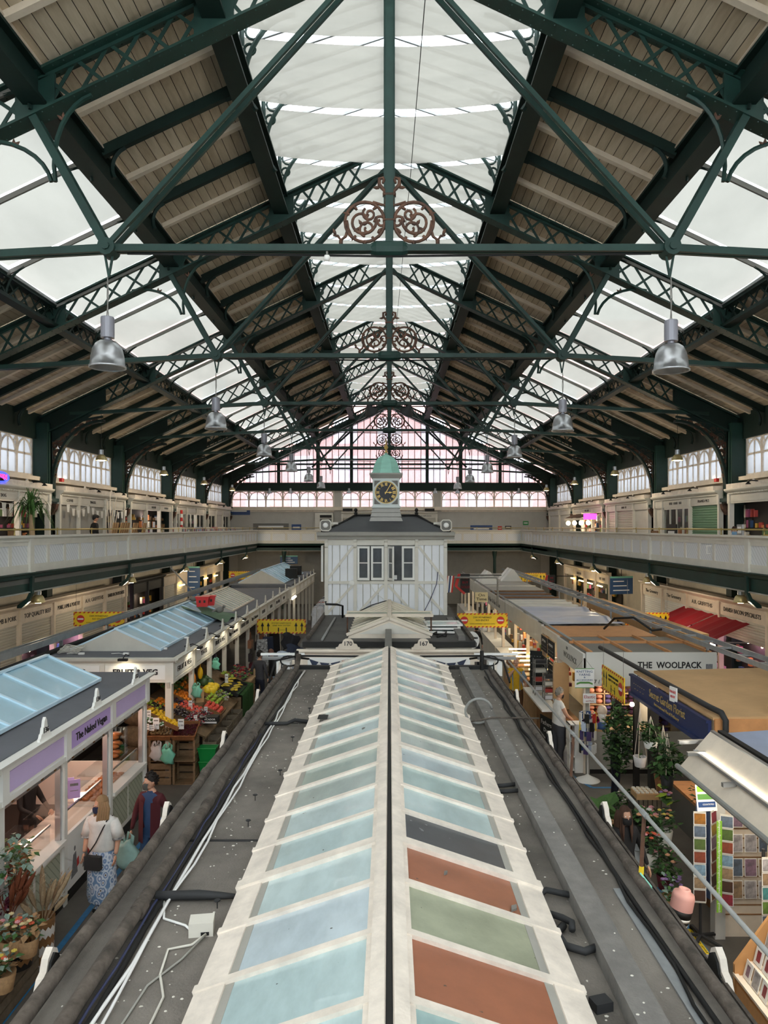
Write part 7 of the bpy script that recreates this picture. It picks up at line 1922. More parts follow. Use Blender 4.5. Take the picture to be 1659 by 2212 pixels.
# roofs of the row
RR = []
for (lab, y0, y1, m, x1, z) in (('woolpack', 16.8, 19.4, 'mid_grey', 7.4, 2.72), ('pine', 19.4, 21.4, 'pine', 7.0, 2.74), ('sheet', 21.4, 26.2, 'roof_sheet_pale', 6.8, 2.78), ('white', 26.2, 29.0, 'grey_white', 6.8, 2.74), ('dark', 29.0, 33.2, 'roofgrey', 6.8, 2.74), ('pale', 33.4, 45.5, 'grey_paint', 7.0, 2.74)):
 labs = {'woolpack': 'grey flat roof with pine joists over the yarn stall', 'pine': 'stall roofed in orange pine boards behind the yarn stall', 'sheet': 'stall under pale blue polythene roof sheets', 'white': 'stall with off-white ribbed roof beyond the polythene', 'dark': 'stall with dark grey roof panels and watch sign', 'pale': 'far pale roofed stall with white pyramid skylights'}
 r = E('market_stall', (RX, y0, 0), label=labs[lab], cat='stall')
 W = x1 - RX
 if lab == 'sheet':
  O('roof_sheet', MB().grid(lambda u, v: (W * u, (y1 - y0) * v, z + 0.05 * math.sin(14 * v + 2 * u) * 0.5 + 0.03 * math.sin(23 * v)), 8, 40), m, r, smooth=True)
  O('roof', MB().box(0, W, 0, y1 - y0, z - 0.12, z - 0.06), 'offwhite', r)
 elif lab == 'pine':
  for k in range(9):
   O('board', MB().box(0.02, W, (y1 - y0) * k / 9 + 0.008, (y1 - y0) * (k + 1) / 9 - 0.008, z - 0.04, z), m, r)
  O('roof', MB().box(0, W, 0, y1 - y0, z - 0.1, z - 0.05), 'darkroom', r)
 else:
  O('roof', MB().box(0, W, 0, y1 - y0, z - 0.1, z), m, r)
 if lab == 'woolpack':
  for k in range(4):
   O('joist', MB().box(0.1 + 0.9 * k, 0.16 + 0.9 * k, 0, y1 - y0, z, z + 0.06), 'pine', r)
  O('joist', MB().box(0, W, 1.5, 1.56, z, z + 0.06), 'pine', r)
 if lab in ('dark', 'white', 'pale'):
  for k in range(3):
   O('roof_rib', MB().box(0, W, (y1 - y0) * (k + 0.5) / 3, (y1 - y0) * (k + 0.5) / 3 + 0.06, z, z + 0.06), 'wood' if lab == 'dark' else 'offwhite', r)
 O('back_wall', MB().box(W - 0.05, W, 0, y1 - y0, 0, z - 0.1), 'wall_cream', r)
 O('inner_wall', MB().box(1.6, 1.65, 0, y1 - y0, 0, z - 0.1), 'wood_pale' if lab == 'pine' else 'wall_cream', r)
 n = max(1, int((y1 - y0) / 1.8))
 for k in range(n + 1):
  yy = (y1 - y0) * k / n
  O('post', MB().box(-0.04, 0.06, min(yy, y1 - y0 - 0.08), min(yy, y1 - y0 - 0.08) + 0.08, 0, z - 0.1), 'cream', r)
 if lab != 'pine':
  O('fascia', MB().box(-0.06, 0.02, 0, y1 - y0, 2.2, z), 'wool_grey' if lab == 'woolpack' else 'offwhite', r)
 else:
  O('fascia', MB().box(-0.05, 0.02, 0, y1 - y0, 2.56, z), 'cream', r)
 if lab in ('sheet', 'white', 'dark', 'pale'):
  O('counter', MB().box(-0.3, 0.4, 0.1, y1 - y0 - 0.1, 0, 0.9), 'offwhite', r)
  O('goods', goods(y1 - y0, 0.95, 2.1, 0.4, 1.2, 40, int(y0)).xf(Matrix.Rotation(PI / 2, 4, 'Z') @ Matrix.Scale(-1, 4, (0, 1, 0))), GNAMES, r, kind='stuff')
  ld = bpy.data.lights.new('stall_light', 'POINT'); ld.energy = 30; ld.color = (1, 0.85, 0.62); ld.shadow_soft_size = 0.2
  link('stall_light', ld, r, (0.7, (y1 - y0) / 2, 2.0))
 if lab == 'woolpack':
  text('WOOLPACK', (-0.064, 1.2, 2.42), 0.2, -PI / 2, 'mid_grey', r, width=1.3)
  text('THE', (-0.064, 1.5, 2.6), 0.1, -PI / 2, 'mid_grey', r)
 if lab == 'dark':
  text('On Time   On Time   On Time', (-0.064, (y1 - y0) / 2, 2.45), 0.26, -PI / 2, 'mid_grey', r, width=3.4)
 if lab == 'pale':
  for xx, yy in ((0.5, 3.5), (2.0, 5.5)):
   for d in (0, 0.9):
    O('pyramid_light', MB().prism([(xx - 0.55, z), (xx + 0.55, z), (xx + 0.1, z + 0.6), (xx, z + 0.65)], 'y', yy + d, yy + d + 0.7), 'white', r)
# Woolpack front
WP = E('shop_sign', (RX, 16.76, 0), label='grey white THE WOOLPACK fascia facing the camera', cat='sign')
O('board', MB().box(0, 2.95, -0.03, 0.03, 2.0, 2.76), 'wool_grey', WP)
text('THE  WOOLPACK', (1.88, -0.035, 2.47), 0.2, 0, 'ink', WP, width=1.45, bold=0.004)
text('KNITTING YARNS & ACCESSORIES', (1.9, -0.035, 2.24), 0.09, 0, 'ink', WP, width=1.5, bold=0.001)
text('77 / 158', (0.32, -0.035, 2.1), 0.12, 0, 'ink', WP, width=0.42)
O('emblem', MB().prism([(2.7, 2.5), (2.85, 2.5), (2.85, 2.36), (2.7, 2.36)], 'y', -0.036, -0.03), 'sketch_grey', WP)
wp = E('yarn_stall', (RX, 16.8, 0), label='open yarn counter of the knitting stall under the grey fascia', cat='stall')
O('counter_front', MB().box(0.08, 2.9, 0.0, 0.05, 0.1, 0.95), 'grey_paint', wp)
O('plinth', MB().box(0.08, 2.9, 0.0, 0.1, 0, 0.1), 'black', wp)
O('post', MB().box(0.0, 0.09, -0.02, 0.09, 0, 2.0), 'grey_paint', wp)
O('framed_notice', MB().box(0.75, 1.15, -0.01, 0.0, 0.25, 0.8), 'white', wp); O('notice_print', MB().box(0.82, 1.08, -0.014, -0.01, 0.32, 0.74), 'sketch_grey', wp)
O('worktop', MB().box(-0.1, 1.6, 0.0, 0.5, 0.95, 1.0), 'wood_pale', wp)
O('side_counter', MB().box(-0.35, 0.1, 0.3, 2.3, 0.92, 0.98), 'wood', wp); O('side_panel', MB().box(-0.05, 0.0, 0.3, 2.3, 0, 0.92), 'wood_pale', wp)
sh = E('yarn_shelf', (RX + 0.35, 17.9, 0), label='wooden cubby shelving full of coloured yarn', cat='shelf')
NX_, NZ_ = 5, 6
O('back', MB().box(0, 2.0, 0.3, 0.33, 0.5, 2.1), 'wood', sh)
for k in range(NX_ + 1): O('upright', MB().box(0.4 * k - 0.012, 0.4 * k + 0.012, 0, 0.3, 0.5, 2.1), 'wood_pale', sh)
for k in range(NZ_ + 1): O('shelf_board', MB().box(0, 2.0, 0, 0.3, 0.5 + 0.266 * k - 0.01, 0.5 + 0.266 * k + 0.01), 'wood_pale', sh)
yc = [('peach', 'e89a7c'), ('purple', '5a4a7e'), ('plum', '4a2240'), ('magenta', '8a1f5c'), ('yellow', 'e8c85a'), ('blue', '5f82b8'), ('green', '7a9a6a'), ('pink', 'e8a4b4')]
for n_, c in yc: mat('yarn_' + n_, c, 0.9, var=0.2, vs=40, bump=0.4, bs=120)
ym = {}
for i in range(NX_):
 for k in range(NZ_):
  c = ['peach', 'purple', 'plum', 'pink', 'blue'][i] if k >= 2 else ['magenta', 'yellow', 'green', 'yellow', 'purple'][i]
  if c not in ym: ym[c] = MB().ell((0, 0, 0.06), (0.088, 0.1, 0.058), 9, 6).mesh('yarn_ball', 'yarn_' + c, True)
  for a in range(2):
   for b in range(2):
    O('yarn_ball', ym[c], None, None, (RX + 0.35 + 0.4 * i + 0.1 + 0.195 * a, 18.0, 0.51 + 0.266 * k + 0.118 * b), label='%s ball of yarn in the wooden cubbies' % c, cat='yarn', group='%s yarn in the cubbies' % c)
ld = bpy.data.lights.new('stall_light', 'POINT'); ld.energy = 22; ld.color = (1, 0.88, 0.7); ld.shadow_soft_size = 0.2
link('stall_light', ld, wp, (1.0, 0.6, 1.9))
def plate(label, loc, w, h, rz=0, m='sign_white', lines=(), cat='sign', tm='sign_blue', frame=None):
 s = E('hanging_sign', loc, rz, label=label, cat=cat)
 O('board', MB().box(-w / 2, w / 2, -0.01, 0.01, -h / 2, h / 2), m, s)
 if frame: O('border', MB().box(-w / 2, w / 2, -0.013, -0.01, h / 2 - 0.015, h / 2).box(-w / 2, w / 2, -0.013, -0.01, -h / 2, -h / 2 + 0.015), frame, s)
 for t, dz, sz, wd in lines:
  text(t, (0, -0.013, dz * h), sz, 0, tm, s, width=wd * w, depth=0.002)
 return s
k_ = plate('white KNITTING YARNS sign hanging left of the yarn fascia', (4.36, 16.55, 2.22), 0.43, 0.44, 0, 'sign_white', (('KNITTING', .33, .07, .82), ('YARNS', .17, .07, .6), ('&', .04, .05, .1), ('ACCESSORIES', -.1, .05, .85)), frame='green_ink')
O('green_ribbon', MB().prism([(-0.18, -0.15), (-0.1, -0.12), (0.1, -0.12), (0.18, -0.15), (0.18, -0.11), (0.1, -0.08), (-0.1, -0.08), (-0.18, -0.11)], 'y', -0.015, -0.01), 'green_ink', k_)
O('hanger', MB().tube([(-0.18, 0, 0.22), (0, 0, 0.45), (0.18, 0, 0.22)], 0.004, 4), 'mid_grey', k_)
e_ = plate('small white Elastic sign on the haberdashery spinner', (4.46, 16.5, 1.78), 0.29, 0.21, 0, 'sign_white', (('Elastic', .15, .1, .85), ('and More', -.28, .05, .6)), tm='awning_red')
O('pole', MB().tube([(0, 0, -0.1), (0, 0, -0.4)], 0.008, 5), 'white', e_)
plate('yellow On Time sign hung over the aisle', (PX(1040, 28.8), 28.8, PZ(1290, 28.8)), 0.5, 0.38, 0, 'cake_cream', (('On', .2, .16, .5), ('Time', -.2, .16, .8)), tm='ink')
rs = E('arrow_sign', (PX(996, 27.5), 27.5, PZ(1260, 27.5)), label='red and black arrow shaped sign right of the clock office', cat='sign')
O('panel', MB().prism([(-0.02, -0.35), (0.32, -0.35), (0.32, 0.35), (-0.02, 0.35)], 'y', -0.03, 0.03), 'charcoal', rs)
O('red_chevron', MB().prism([(-0.02, 0.35), (-0.12, 0.35), (-0.25, -0.1), (0.1, -0.42), (0.16, -0.35), (-0.14, -0.1)], 'y', -0.04, 0.03), 'red', rs)
for k, t in enumerate(('WE', 'BUY', 'GOLD')): text(t, (0.15, -0.034, 0.2 - 0.17 * k), 0.12, 0, 'awning_red', rs)
O('bracket', MB().tube([(0.32, 0, 0.3), (1.5, 0, 0.3)], 0.02, 5), 'black', rs)
r2 = dup(rs, (PX(1185, 38), 38, PZ(1257, 38)), None, 'red and black arrow sign hanging by the right wall shops')
fl_ = E('striped_flag', (PX(973, 26.5), 26.5, PZ(1262, 26.5)), 0.4, label='small red white and blue flag beside the clock office', cat='flag')
for k, c in enumerate(('red', 'sign_white', 'sign_blue', 'sign_white', 'red')):
 O('stripe', MB().prism([(-0.16 + 0.064 * k, 0.3), (-0.1 + 0.064 * k, 0.3), (-0.04 + 0.06 * k - 0.12, -0.3), (-0.1 + 0.06 * k - 0.12, -0.3)], 'y', -0.005, 0.005), c, fl_)
ov = E('oval_sign', (PX(1019, 19.5), 19.5, PZ(1383, 19.5)), label='white oval shop sign with green mark beside stall 167', cat='sign')
O('board', MB().prism([(0.2 * math.cos(2 * PI * k / 24), 0.23 * math.sin(2 * PI * k / 24)) for k in range(24)], 'y', -0.015, 0.015), 'sign_white', ov)
text('stones', (0, -0.018, 0.07), 0.1, 0, 'ink', ov, width=0.32, bold=0.004); text('Traditional', (0, -0.018, -0.02), 0.05, 0, 'ink', ov, width=0.2)
O('green_mark', MB().ell((0.02, -0.016, -0.1), (0.1, 0.004, 0.03), 10, 5), 'green_ink', ov)
O('bracket', MB().tube([(-0.2, 0, 0), (-0.35, 0, 0)], 0.015, 5), 'black', ov)
# deli counter with striplights
dl = E('deli_counter', (4.02, 20.6, 0), label='long wooden deli counter under warm striplights in the yarn aisle', cat='counter')
O('base', MB().box(0, 0.7, 0, 5.5, 0, 0.85), 'wood_pale', dl); O('top', MB().box(-0.03, 0.75, -0.02, 5.5, 0.85, 0.9), 'white', dl)
for k in range(6):
 y = 0.9 + 0.72 * k
 O('tray', MB().box(0.02, 0.68, y, y + 0.5, 0.9, 1.12), 'wood', dl); O('tray_fill', MB().box(0.05, 0.65, y + 0.03, y + 0.47, 1.1, 1.14), ('goods_9', 'goods_1', 'goods_3')[k % 3], dl)
 O('striplight', MB().box(0.05, 0.68, y + 0.1, y + 0.14, 1.42, 1.46), 'tube_warm', dl)
 O('glass', MB().box(0.02, 0.7, y - 0.05, y - 0.045, 0.92, 1.42), 'clear_case', dl)
# chalkboards on the pine stall
for i, (x, y, z, w, h_, t) in enumerate(((0, 20.9, 2.3, 0.75, 0.42, 'SPIN'), (0, 20.0, 2.3, 0.8, 0.45, 'MENU'), (0, 20.9, 1.75, 0.6, 0.4, '- - -'), (0, 20.1, 1.75, 0.6, 0.42, '- - -'), (-0.1, 19.5, 1.75, 0.5, 0.42, '- - -'))):
 c = plate('black chalkboard on the pine stall, %s' % ('upper far one', 'upper near one', 'lower far one', 'lower middle one', 'lower near one')[i], (RX - 0.08 + x, y, z), w, h_, -PI / 2, 'chalkboard', ((t, .2, .1, .6), ('- - - - - -', -.1, .06, .8), ('- - - - -', -.3, .06, .7)), 'chalkboard', 'chalk')
 O('frame', MB().box(-w / 2 - 0.02, w / 2 + 0.02, -0.005, 0.02, h_ / 2, h_ / 2 + 0.02).box(-w / 2 - 0.02, w / 2 + 0.02, -0.005, 0.02, -h_ / 2 - 0.02, -h_ / 2), 'wood_pale', c)
c = plate('leaning chalkboard at the corner of the pine stall', (4.2, 21.2, 1.55), 0.36, 1.0, -0.5, 'chalkboard', (('- - - -', .35, .06, .8), ('- - - -', .15, .06, .8), ('- - - -', -.05, .06, .8), ('- - -', -.25, .06, .7)), 'chalkboard', 'chalk')
c = plate('chalkboard lettered Fathers Day on the aisle floor', (3.95, 18.6, 0.42), 0.7, 0.8, -PI / 2 + 0.25, 'chalkboard', (("Fathers", .3, .16, .8), ('Day', .08, .14, .4), ('- - - - -', -.25, .12, .8)), 'chalkboard', 'chalk')
wt = E('white_worktop', (3.75, 18.2, 0), label='white shelf counter jutting over the Fathers Day chalkboard', cat='counter')
O('top', MB().box(0, 0.45, 0, 2.6, 1.05, 1.1), 'white', wt); O('front', MB().box(0.35, 0.4, 0, 2.6, 0, 1.05), 'wood', wt)
for i, (x, y, h_) in enumerate(((4.05, 19.9, 0.95), (4.12, 19.0, 0.7))):
 s = E('wire_shelf', (x, y, 1.1), label='grey wire display rack on the white counter, %s one' % ('taller' if i == 0 else 'shorter'), cat='rack')
 for sx in (-0.16, 0.16):
  for sy in (-0.12, 0.12): O('upright', MB().box(sx - 0.012, sx + 0.012, sy - 0.012, sy + 0.012, 0, h_), 'mid_grey', s)
 for k in range(4):
  z = h_ * (k + 0.5) / 4
  O('tier', MB().box(-0.16, 0.16, -0.12, 0.12, z, z + 0.012), 'mid_grey', s); O('tier_goods', MB().box(-0.14, 0.14, -0.1, 0.1, z + 0.012, z + 0.1), ('goods_7', 'goods_0', 'goods_1', 'goods_6')[k], s)
tall = E('pale_cabinet', (RX + 0.0, 18.75, 0), label='tall pale plywood upright behind the man in the polo shirt', cat='cabinet')
O('board', MB().box(-0.28, 0.1, 0, 0.06, 0, 2.15), 'ply', tall); O('edge', MB().box(-0.3, -0.28, -0.01, 0.08, 0, 2.15), 'wood_pale', tall)
# white shelf unit, spinner on white base, mannequin head, knitted hat
ws = E('shelf_unit', (4.1, 16.85, 0), label='white shelf unit at the yarn stall corner', cat='shelf')
O('carcass', MB().box(0.12, 0.55, 0, 0.35, 0, 1.1), 'white', ws); O('side', MB().box(0.0, 0.02, 0, 0.35, 0, 1.1), 'white', ws)
for z in (0.05, 0.35, 0.7, 1.08): O('shelf_board', MB().box(0, 0.14, 0, 0.35, z, z + 0.02), 'white', ws)
sp = E('haberdashery_spinner', (4.38, 16.35, 0), label='haberdashery spinner on a white domed base', cat='rack')
O('base', MB().lathe([(0.27, 0), (0.26, 0.015), (0.1, 0.09), (0.03, 0.13), (0.02, 0.14)], n=28), 'white', sp, smooth=True)
O('pole', MB().tube([(0, 0, 0.1), (0, 0, 1.5)], 0.014, 8), 'white', sp)
q = random.Random(31); pk = ['sign_white', 'sign_blue', 'yarn_purple', 'yellow_sign', 'lilac2', 'red', 'black', 'bluewhite']
for k, z in enumerate((0.62, 0.92, 1.12, 1.3)):
 O('tier_ring', MB().tube([(0.15 * math.cos(t), 0.15 * math.sin(t), z + 0.2) for t in [2 * PI * j / 12 for j in range(13)]], 0.006, 4), 'steel', sp)
 for j in range(6):
  a = 2 * PI * j / 6 + k * 0.4; c = q.choice(pk)
  O('packet', MB().box(-0.05, 0.05, -0.012, 0.012, -0.1, 0.1), c, None, (4.38 + 0.17 * math.cos(a), 16.35 + 0.17 * math.sin(a), z + 0.1), a + PI / 2, label='%s packet on %s tier of the haberdashery spinner' % ({'sign_white': 'white', 'sign_blue': 'blue', 'yarn_purple': 'purple', 'yellow_sign': 'yellow', 'lilac2': 'lilac', 'red': 'red', 'black': 'black', 'bluewhite': 'pale blue'}[c], ('the lowest', 'the second', 'the third', 'the top')[k]), cat='packet', group='packets on the haberdashery spinner')
mh = E('mannequin_head', (RX + 0.42, 16.95, 1.0), label='white mannequin head in a cream knitted hat and blue scarf', cat='mannequin')
O('head', MB().lathe([(0.09, 0), (0.08, 0.03), (0.05, 0.1), (0.055, 0.18), (0.085, 0.24), (0.095, 0.33), (0.08, 0.4)], n=16, sy=1.15).tube([(0, -0.1, 0.3), (0, -0.125, 0.26), (0, -0.1, 0.25)], [0.012, 0.018, 0.012], 6), 'sign_white', mh, smooth=True)
O('knitted_hat', MB().lathe([(0.102, 0.34), (0.112, 0.36), (0.11, 0.42), (0.08, 0.49), (0.0, 0.52)], n=16, cap=False, sy=1.12), 'wool_cream', mh, smooth=True)
O('scarf', MB().lathe([(0.17, 0), (0.13, 0.06), (0.07, 0.12), (0.06, 0.14)], n=14), 'sign_blue', mh, smooth=True)
O('knitted_bobble_hat', MB().lathe([(0.1, 0), (0.11, 0.05), (0.09, 0.13), (0.03, 0.18), (0, 0.19)], n=14).ell((0, 0, 0.2), 0.04, 8, 6), 'bag_white', None, (RX + 0.2, 16.9, 1.0), label='pale knitted hat beside the mannequin head', cat='hat', smooth=True)
O('plastic_sack', MB().lathe([(0.12, 0), (0.2, 0.1), (0.21, 0.35), (0.15, 0.55), (0.05, 0.62)], n=12), 'punnet', None, (4.25, 17.2, 0), label='clear plastic sack on the floor behind the man in the polo shirt', cat='sack', smooth=True)
# cream duct box, cable tray and conduits over the right row
O('duct_box', MB().box(-0.3, 0.3, 0, 9.5, 2.5, 2.85).box(-0.25, -0.2, 0.1, 0.2, 0, 2.5).box(-0.25, -0.2, 9.3, 9.4, 0, 2.5), 'card', None, (7.9, 19.0, 0), label='long cream boxed duct behind the right stalls', cat='duct')
ct = E('cable_tray', (7.05, 9.0, 2.8), label='galvanised ladder tray running over the right stalls', cat='cable tray')
for sx in (-0.22, 0.22): O('rail', MB().box(sx - 0.015, sx + 0.015, 0, 36, 0.2, 0.3), 'galv', ct)
for k in range(40): O('rung', MB().box(-0.22, 0.22, 0.4 + 0.9 * k, 0.46 + 0.9 * k, 0.21, 0.25), 'galv', ct)
for k in range(10): O('leg', MB().box(0.2, 0.25, 0.5 + 3.7 * k, 0.56 + 3.7 * k, -0.3, 0.22), 'galv', ct)
run('conduit', [(4.42, 18.0, 2.86), (4.42, 45, 2.86)], 0.03, 'pipe_grey', 'grey conduit along the eaves of the far right stalls', 'conduit')
run('conduit', [(4.86, 10.7, 2.42), (4.86, 10.7, 2.8), (4.84, 10.8, 2.89), (4.8, 11.1, 2.9), (4.72, 16.6, 2.9)], 0.045, 'charcoal', 'dark pipe along the florist eaves with elbow turning down', 'pipe')
run('cable', [(5.8, 20.0, 2.85), (5.9, 19.4, 3.2), (6.2, 18.8, 3.3), (6.6, 18.6, 3.0), (6.9, 18.5, 3.05)], 0.03, 'black', 'thick black hose arching over the pine roof', 'hose')
tm_ = E('timber_prop', (5.6, 10.9, 2.9), label='sloping timber batten on the florist roof', cat='timber')
O('batten', MB().beam((0, 0, 0), (1.6, 0.8, 0.5), 0.06, 0.1), 'wood_pale', tm_)
# ================================================================ florist
FL = E('market_stall', (4.72, 10.9, 0), label='florist stall with navy fascia and plywood roof', cat='stall')
O('roof', MB().prism([(0.0, 2.78), (3.3, 2.86), (3.3, 2.9), (0, 2.82)], 'y', -0.1, 3.4), 'ply', FL)
O('roof_edge', MB().box(0.02, 3.3, -0.12, -0.08, 2.55, 2.8), 'pine', FL)
O('fascia', MB().box(-0.05, 0.0, -0.05, 3.45, 2.36, 2.76), 'navy', FL); mat_n = 0
O('fascia_moulding', MB().box(-0.09, -0.05, -0.05, 3.45, 2.36, 2.42).box(-0.08, -0.05, -0.05, 3.45, 2.72, 2.76), 'navy', FL)
text('Secret Garden Florist', (-0.054, 1.6, 2.62), 0.2, -PI / 2, 'gilt', FL, width=1.6)
text('International Floral Delivery', (-0.054, 1.6, 2.48), 0.07, -PI / 2, 'gilt', FL, width=1.1)
text('- - - - - -', (-0.054, 2.95, 2.62), 0.07, -PI / 2, 'gilt', FL, width=0.6); text('- - - -', (-0.054, 2.95, 2.53), 0.07, -PI / 2, 'gilt', FL, width=0.5)
O('back_wall', MB().box(2.2, 2.25, 0, 3.4, 0, 2.75), 'darkroom', FL)
for y in (0.05, 3.35): O('post', MB().box(-0.02, 0.08, y - 0.05, y + 0.05, 0, 2.4), 'wood' if y < 1 else 'black', FL)
O('shelf', MB().box(0.4, 1.2, 0.2, 2.6, 0.92, 0.97), 'pine', FL); O('shelf_front', MB().box(0.4, 0.44, 0.2, 2.6, 0.3, 0.92), 'mid_grey', FL)
O('shelf', MB().box(1.5, 2.2, 0.2, 3.2, 1.5, 1.54), 'pine', FL); O('black_post', MB().box(-0.05, 0.1, 2.35, 2.5, 0, 2.36), 'black', FL)
O('festoon_bulb', MB().ell((-0.1, 3.2, 2.22), 0.045, 10, 6), 'bulb_on', FL)
ld = bpy.data.lights.new('stall_light', 'POINT'); ld.energy = 18; ld.color = (1, 0.88, 0.7); ld.shadow_soft_size = 0.2
link('stall_light', ld, FL, (0.9, 1.7, 2.2))
fs_ = plate('small white FRAGILE ROOF notice on the florist eaves', (4.64, 12.1, 2.86), 0.2, 0.24, -PI / 2 + 0.2, 'sign_white', (('FRAGILE', .18, .06, .85), ('ROOF', -.15, .06, .6)), 'notice', 'red')
for n_, c in (('petal_pink', 'e6a0a8'), ('petal_peach', 'f0b088'), ('petal_white', 'f0ece4'), ('petal_purple', '9a7ab0'), ('petal_coral', 'e06848'), ('petal_yellow', 'e8d060'), ('petal_cream', 'e6d2a0'), ('leaf_green', '4a7038'), ('leaf_dark', '2c4a26'), ('leaf_grey', '8fa89a'), ('kraft', 'b08a62'), ('pampas', 'b39a7a'), ('pampas_rust', '7a3f24'), ('burgundy', '6a1f34')):
 mat(n_, c, 0.8, var=0.3, vs=30)
def leaves(n, R_, sz, mats, seed=0, shape=(1, 1, 1), droop=0.0):
 q = random.Random(seed); m = MB()
 for i in range(n):
  while True:
   p = Vector((q.uniform(-1, 1), q.uniform(-1, 1), q.uniform(-1, 1)))
   if p.length < 1: break
  p = Vector((p.x * R_ * shape[0], p.y * R_ * shape[1], p.z * R_ * shape[2]))
  a = q.uniform(0, 6.28); e = q.uniform(-0.9, 0.7) - droop; L_ = sz * q.uniform(0.7, 1.3)
  d = Vector((math.cos(a) * math.cos(e), math.sin(a) * math.cos(e), math.sin(e))); s_ = d.cross(Vector((0, 0, 1))).normalized() * L_ * 0.38
  b = p + d * L_ * 0.5 + Vector((0, 0, L_ * 0.12))
  m.add([p, b + s_, p + d * L_, b - s_], [(0, 1, 2, 3)], q.randrange(len(mats)))
 return m
def plant(name, label, loc, R_, n, sz, pot=None, potr=0.12, poth=0.2, mats=('leaf_green', 'leaf_dark'), shape=(1, 1, 1), flowers=None, cat='plant', hang=0.0, seed=1, lift=None, droop=0.0):
 p = E(name, loc, label=label, cat=cat)
 z0 = poth if pot else 0
 if pot:
  O('pot', MB().lathe([(potr * 0.75, 0), (potr, poth), (potr * 0.85, poth), (potr * 0.7, 0.03)], n=16, cap=False).lathe([(0, 0.005), (potr * 0.75, 0.005)], n=16, cap=False), pot, p, smooth=True)
 zc_ = z0 + (R_ * shape[2] * 0.7 if lift is None else lift)
 O('foliage', leaves(n, R_, sz, mats, seed, shape, droop), list(mats), p, (0, 0, zc_), kind='stuff')
 if flowers:
  q = random.Random(seed + 5)
  fmesh = {}
  for i in range(flowers[1]):
   c = flowers[0][i % len(flowers[0])]
   if c not in fmesh:
    fm = MB()
    for k in range(6):
     a = k * PI / 3
     fm.ell((0.5 * math.cos(a), 0.5 * math.sin(a), 0.1), (0.5, 0.5, 0.3), 6, 4)
    fm.ell((0, 0, 0.3), (0.5, 0.5, 0.4), 6, 4)
    fmesh[c] = fm.mesh('flower_head', c, True)
   a = q.uniform(0, 6.28); rr = math.sqrt(q.random()) * R_ * 0.85
   f = O('flower_head', fmesh[c], None, p, (rr * math.cos(a) * shape[0], rr * math.sin(a) * shape[1], zc_ + R_ * shape[2] * q.uniform(0.35, 0.8)))
   f.scale = (flowers[2],) * 3
 if hang:
  for a in (0, 2.1, 4.2):
   O('cord', MB().tube([(potr * math.cos(a), potr * math.sin(a), poth), (0, 0, hang)], 0.006, 4), 'cream', p)
 return p
plant('ivy', 'large trailing dark green ivy at the florist corner', (4.5, 14.55, 1.45), 0.45, 760, 0.1, None, shape=(0.62, 0.62, 1.6), seed=3, mats=('leaf_green', 'leaf_dark', 'leaf_dark'), lift=0.0)
plant('hanging_plant', 'hanging fern in a white bowl under the navy fascia', (4.55, 12.9, 1.75), 0.2, 160, 0.09, 'white', 0.13, 0.13, hang=0.55, seed=4)
plant('hanging_plant', 'hanging grass in a dark bucket under the navy fascia', (4.5, 12.0, 1.35), 0.24, 220, 0.12, 'charcoal', 0.11, 0.24, hang=0.9, seed=5, shape=(1, 1, 1.4))
plant('hanging_plant', 'trailing plant in a woven basket under the navy fascia', (4.62, 12.5, 1.15), 0.16, 120, 0.08, 'wicker', 0.15, 0.26, hang=1.1, seed=6)
plant('hanging_plant', 'empty looking white macrame pot beside the ivy', (4.5, 13.3, 1.3), 0.06, 12, 0.05, 'bag_white', 0.12, 0.18, hang=1.05, seed=7)
plant('flower_basket', 'wide basket of pink and peach roses on the florist stand', (4.05, 11.65, 0.85), 0.27, 130, 0.09, 'charcoal', 0.24, 0.08, flowers=(('petal_pink', 'petal_peach', 'petal_white'), 12, 0.05), seed=8, shape=(1, 1, 0.5))
plant('bouquet', 'bouquet of peach roses behind the card spinner', (4.2, 11.3, 0.75), 0.2, 90, 0.08, 'grey_white', 0.12, 0.22, flowers=(('petal_peach', 'petal_yellow'), 10, 0.035), seed=9)
plant('bouquet', 'bouquet of coral flowers beside the black clad woman', (3.85, 10.9, 0.6), 0.2, 110, 0.08, 'grey_white', 0.11, 0.22, flowers=(('petal_coral', 'petal_pink'), 9, 0.035), seed=10)
plant('bouquet', 'low bouquet of peach flowers with dark leaves', (4.0, 10.75, 0.35), 0.24, 150, 0.09, 'burgundy', 0.12, 0.2, flowers=(('petal_peach', 'petal_pink'), 9, 0.04), mats=('leaf_green', 'leaf_dark'), seed=11)
plant('bouquet', 'brown paper wrapped bouquet with purple sprays', (3.95, 10.35, 0.0), 0.18, 80, 0.09, 'kraft', 0.17, 0.42, flowers=(('petal_purple',), 10, 0.035), mats=('leaf_grey', 'leaf_green'), seed=12)
plant('orchid', 'lilac orchid beside the card spinner top', (4.45, 11.9, 0.95), 0.14, 16, 0.16, 'charcoal', 0.08, 0.12, flowers=(('petal_purple', 'petal_pink'), 8, 0.04), mats=('leaf_green', 'apple_green'), seed=13, shape=(1, 1, 1.6))
plant('shrub_plant', 'white flowered plant at the florist corner floor', (4.35, 13.55, 0.0), 0.3, 200, 0.1, 'charcoal', 0.14, 0.22, flowers=(('petal_white',), 14, 0.02), seed=14, shape=(1, 1, 1.2))
plant('shrub_plant', 'spiky green plant in a teal pot beyond the guard rail', (3.75, 13.0, 0.0), 0.28, 60, 0.3, 'bag_green', 0.12, 0.22, mats=('leaf_green',), seed=15, shape=(0.6, 0.6, 1.2))
plant('shrub_plant', 'mixed dark foliage on the florist shelf', (5.3, 12.0, 0.97), 0.4, 260, 0.1, None, flowers=(('petal_purple', 'petal_cream', 'petal_coral'), 16, 0.03), seed=16, shape=(0.8, 1.6, 0.7))
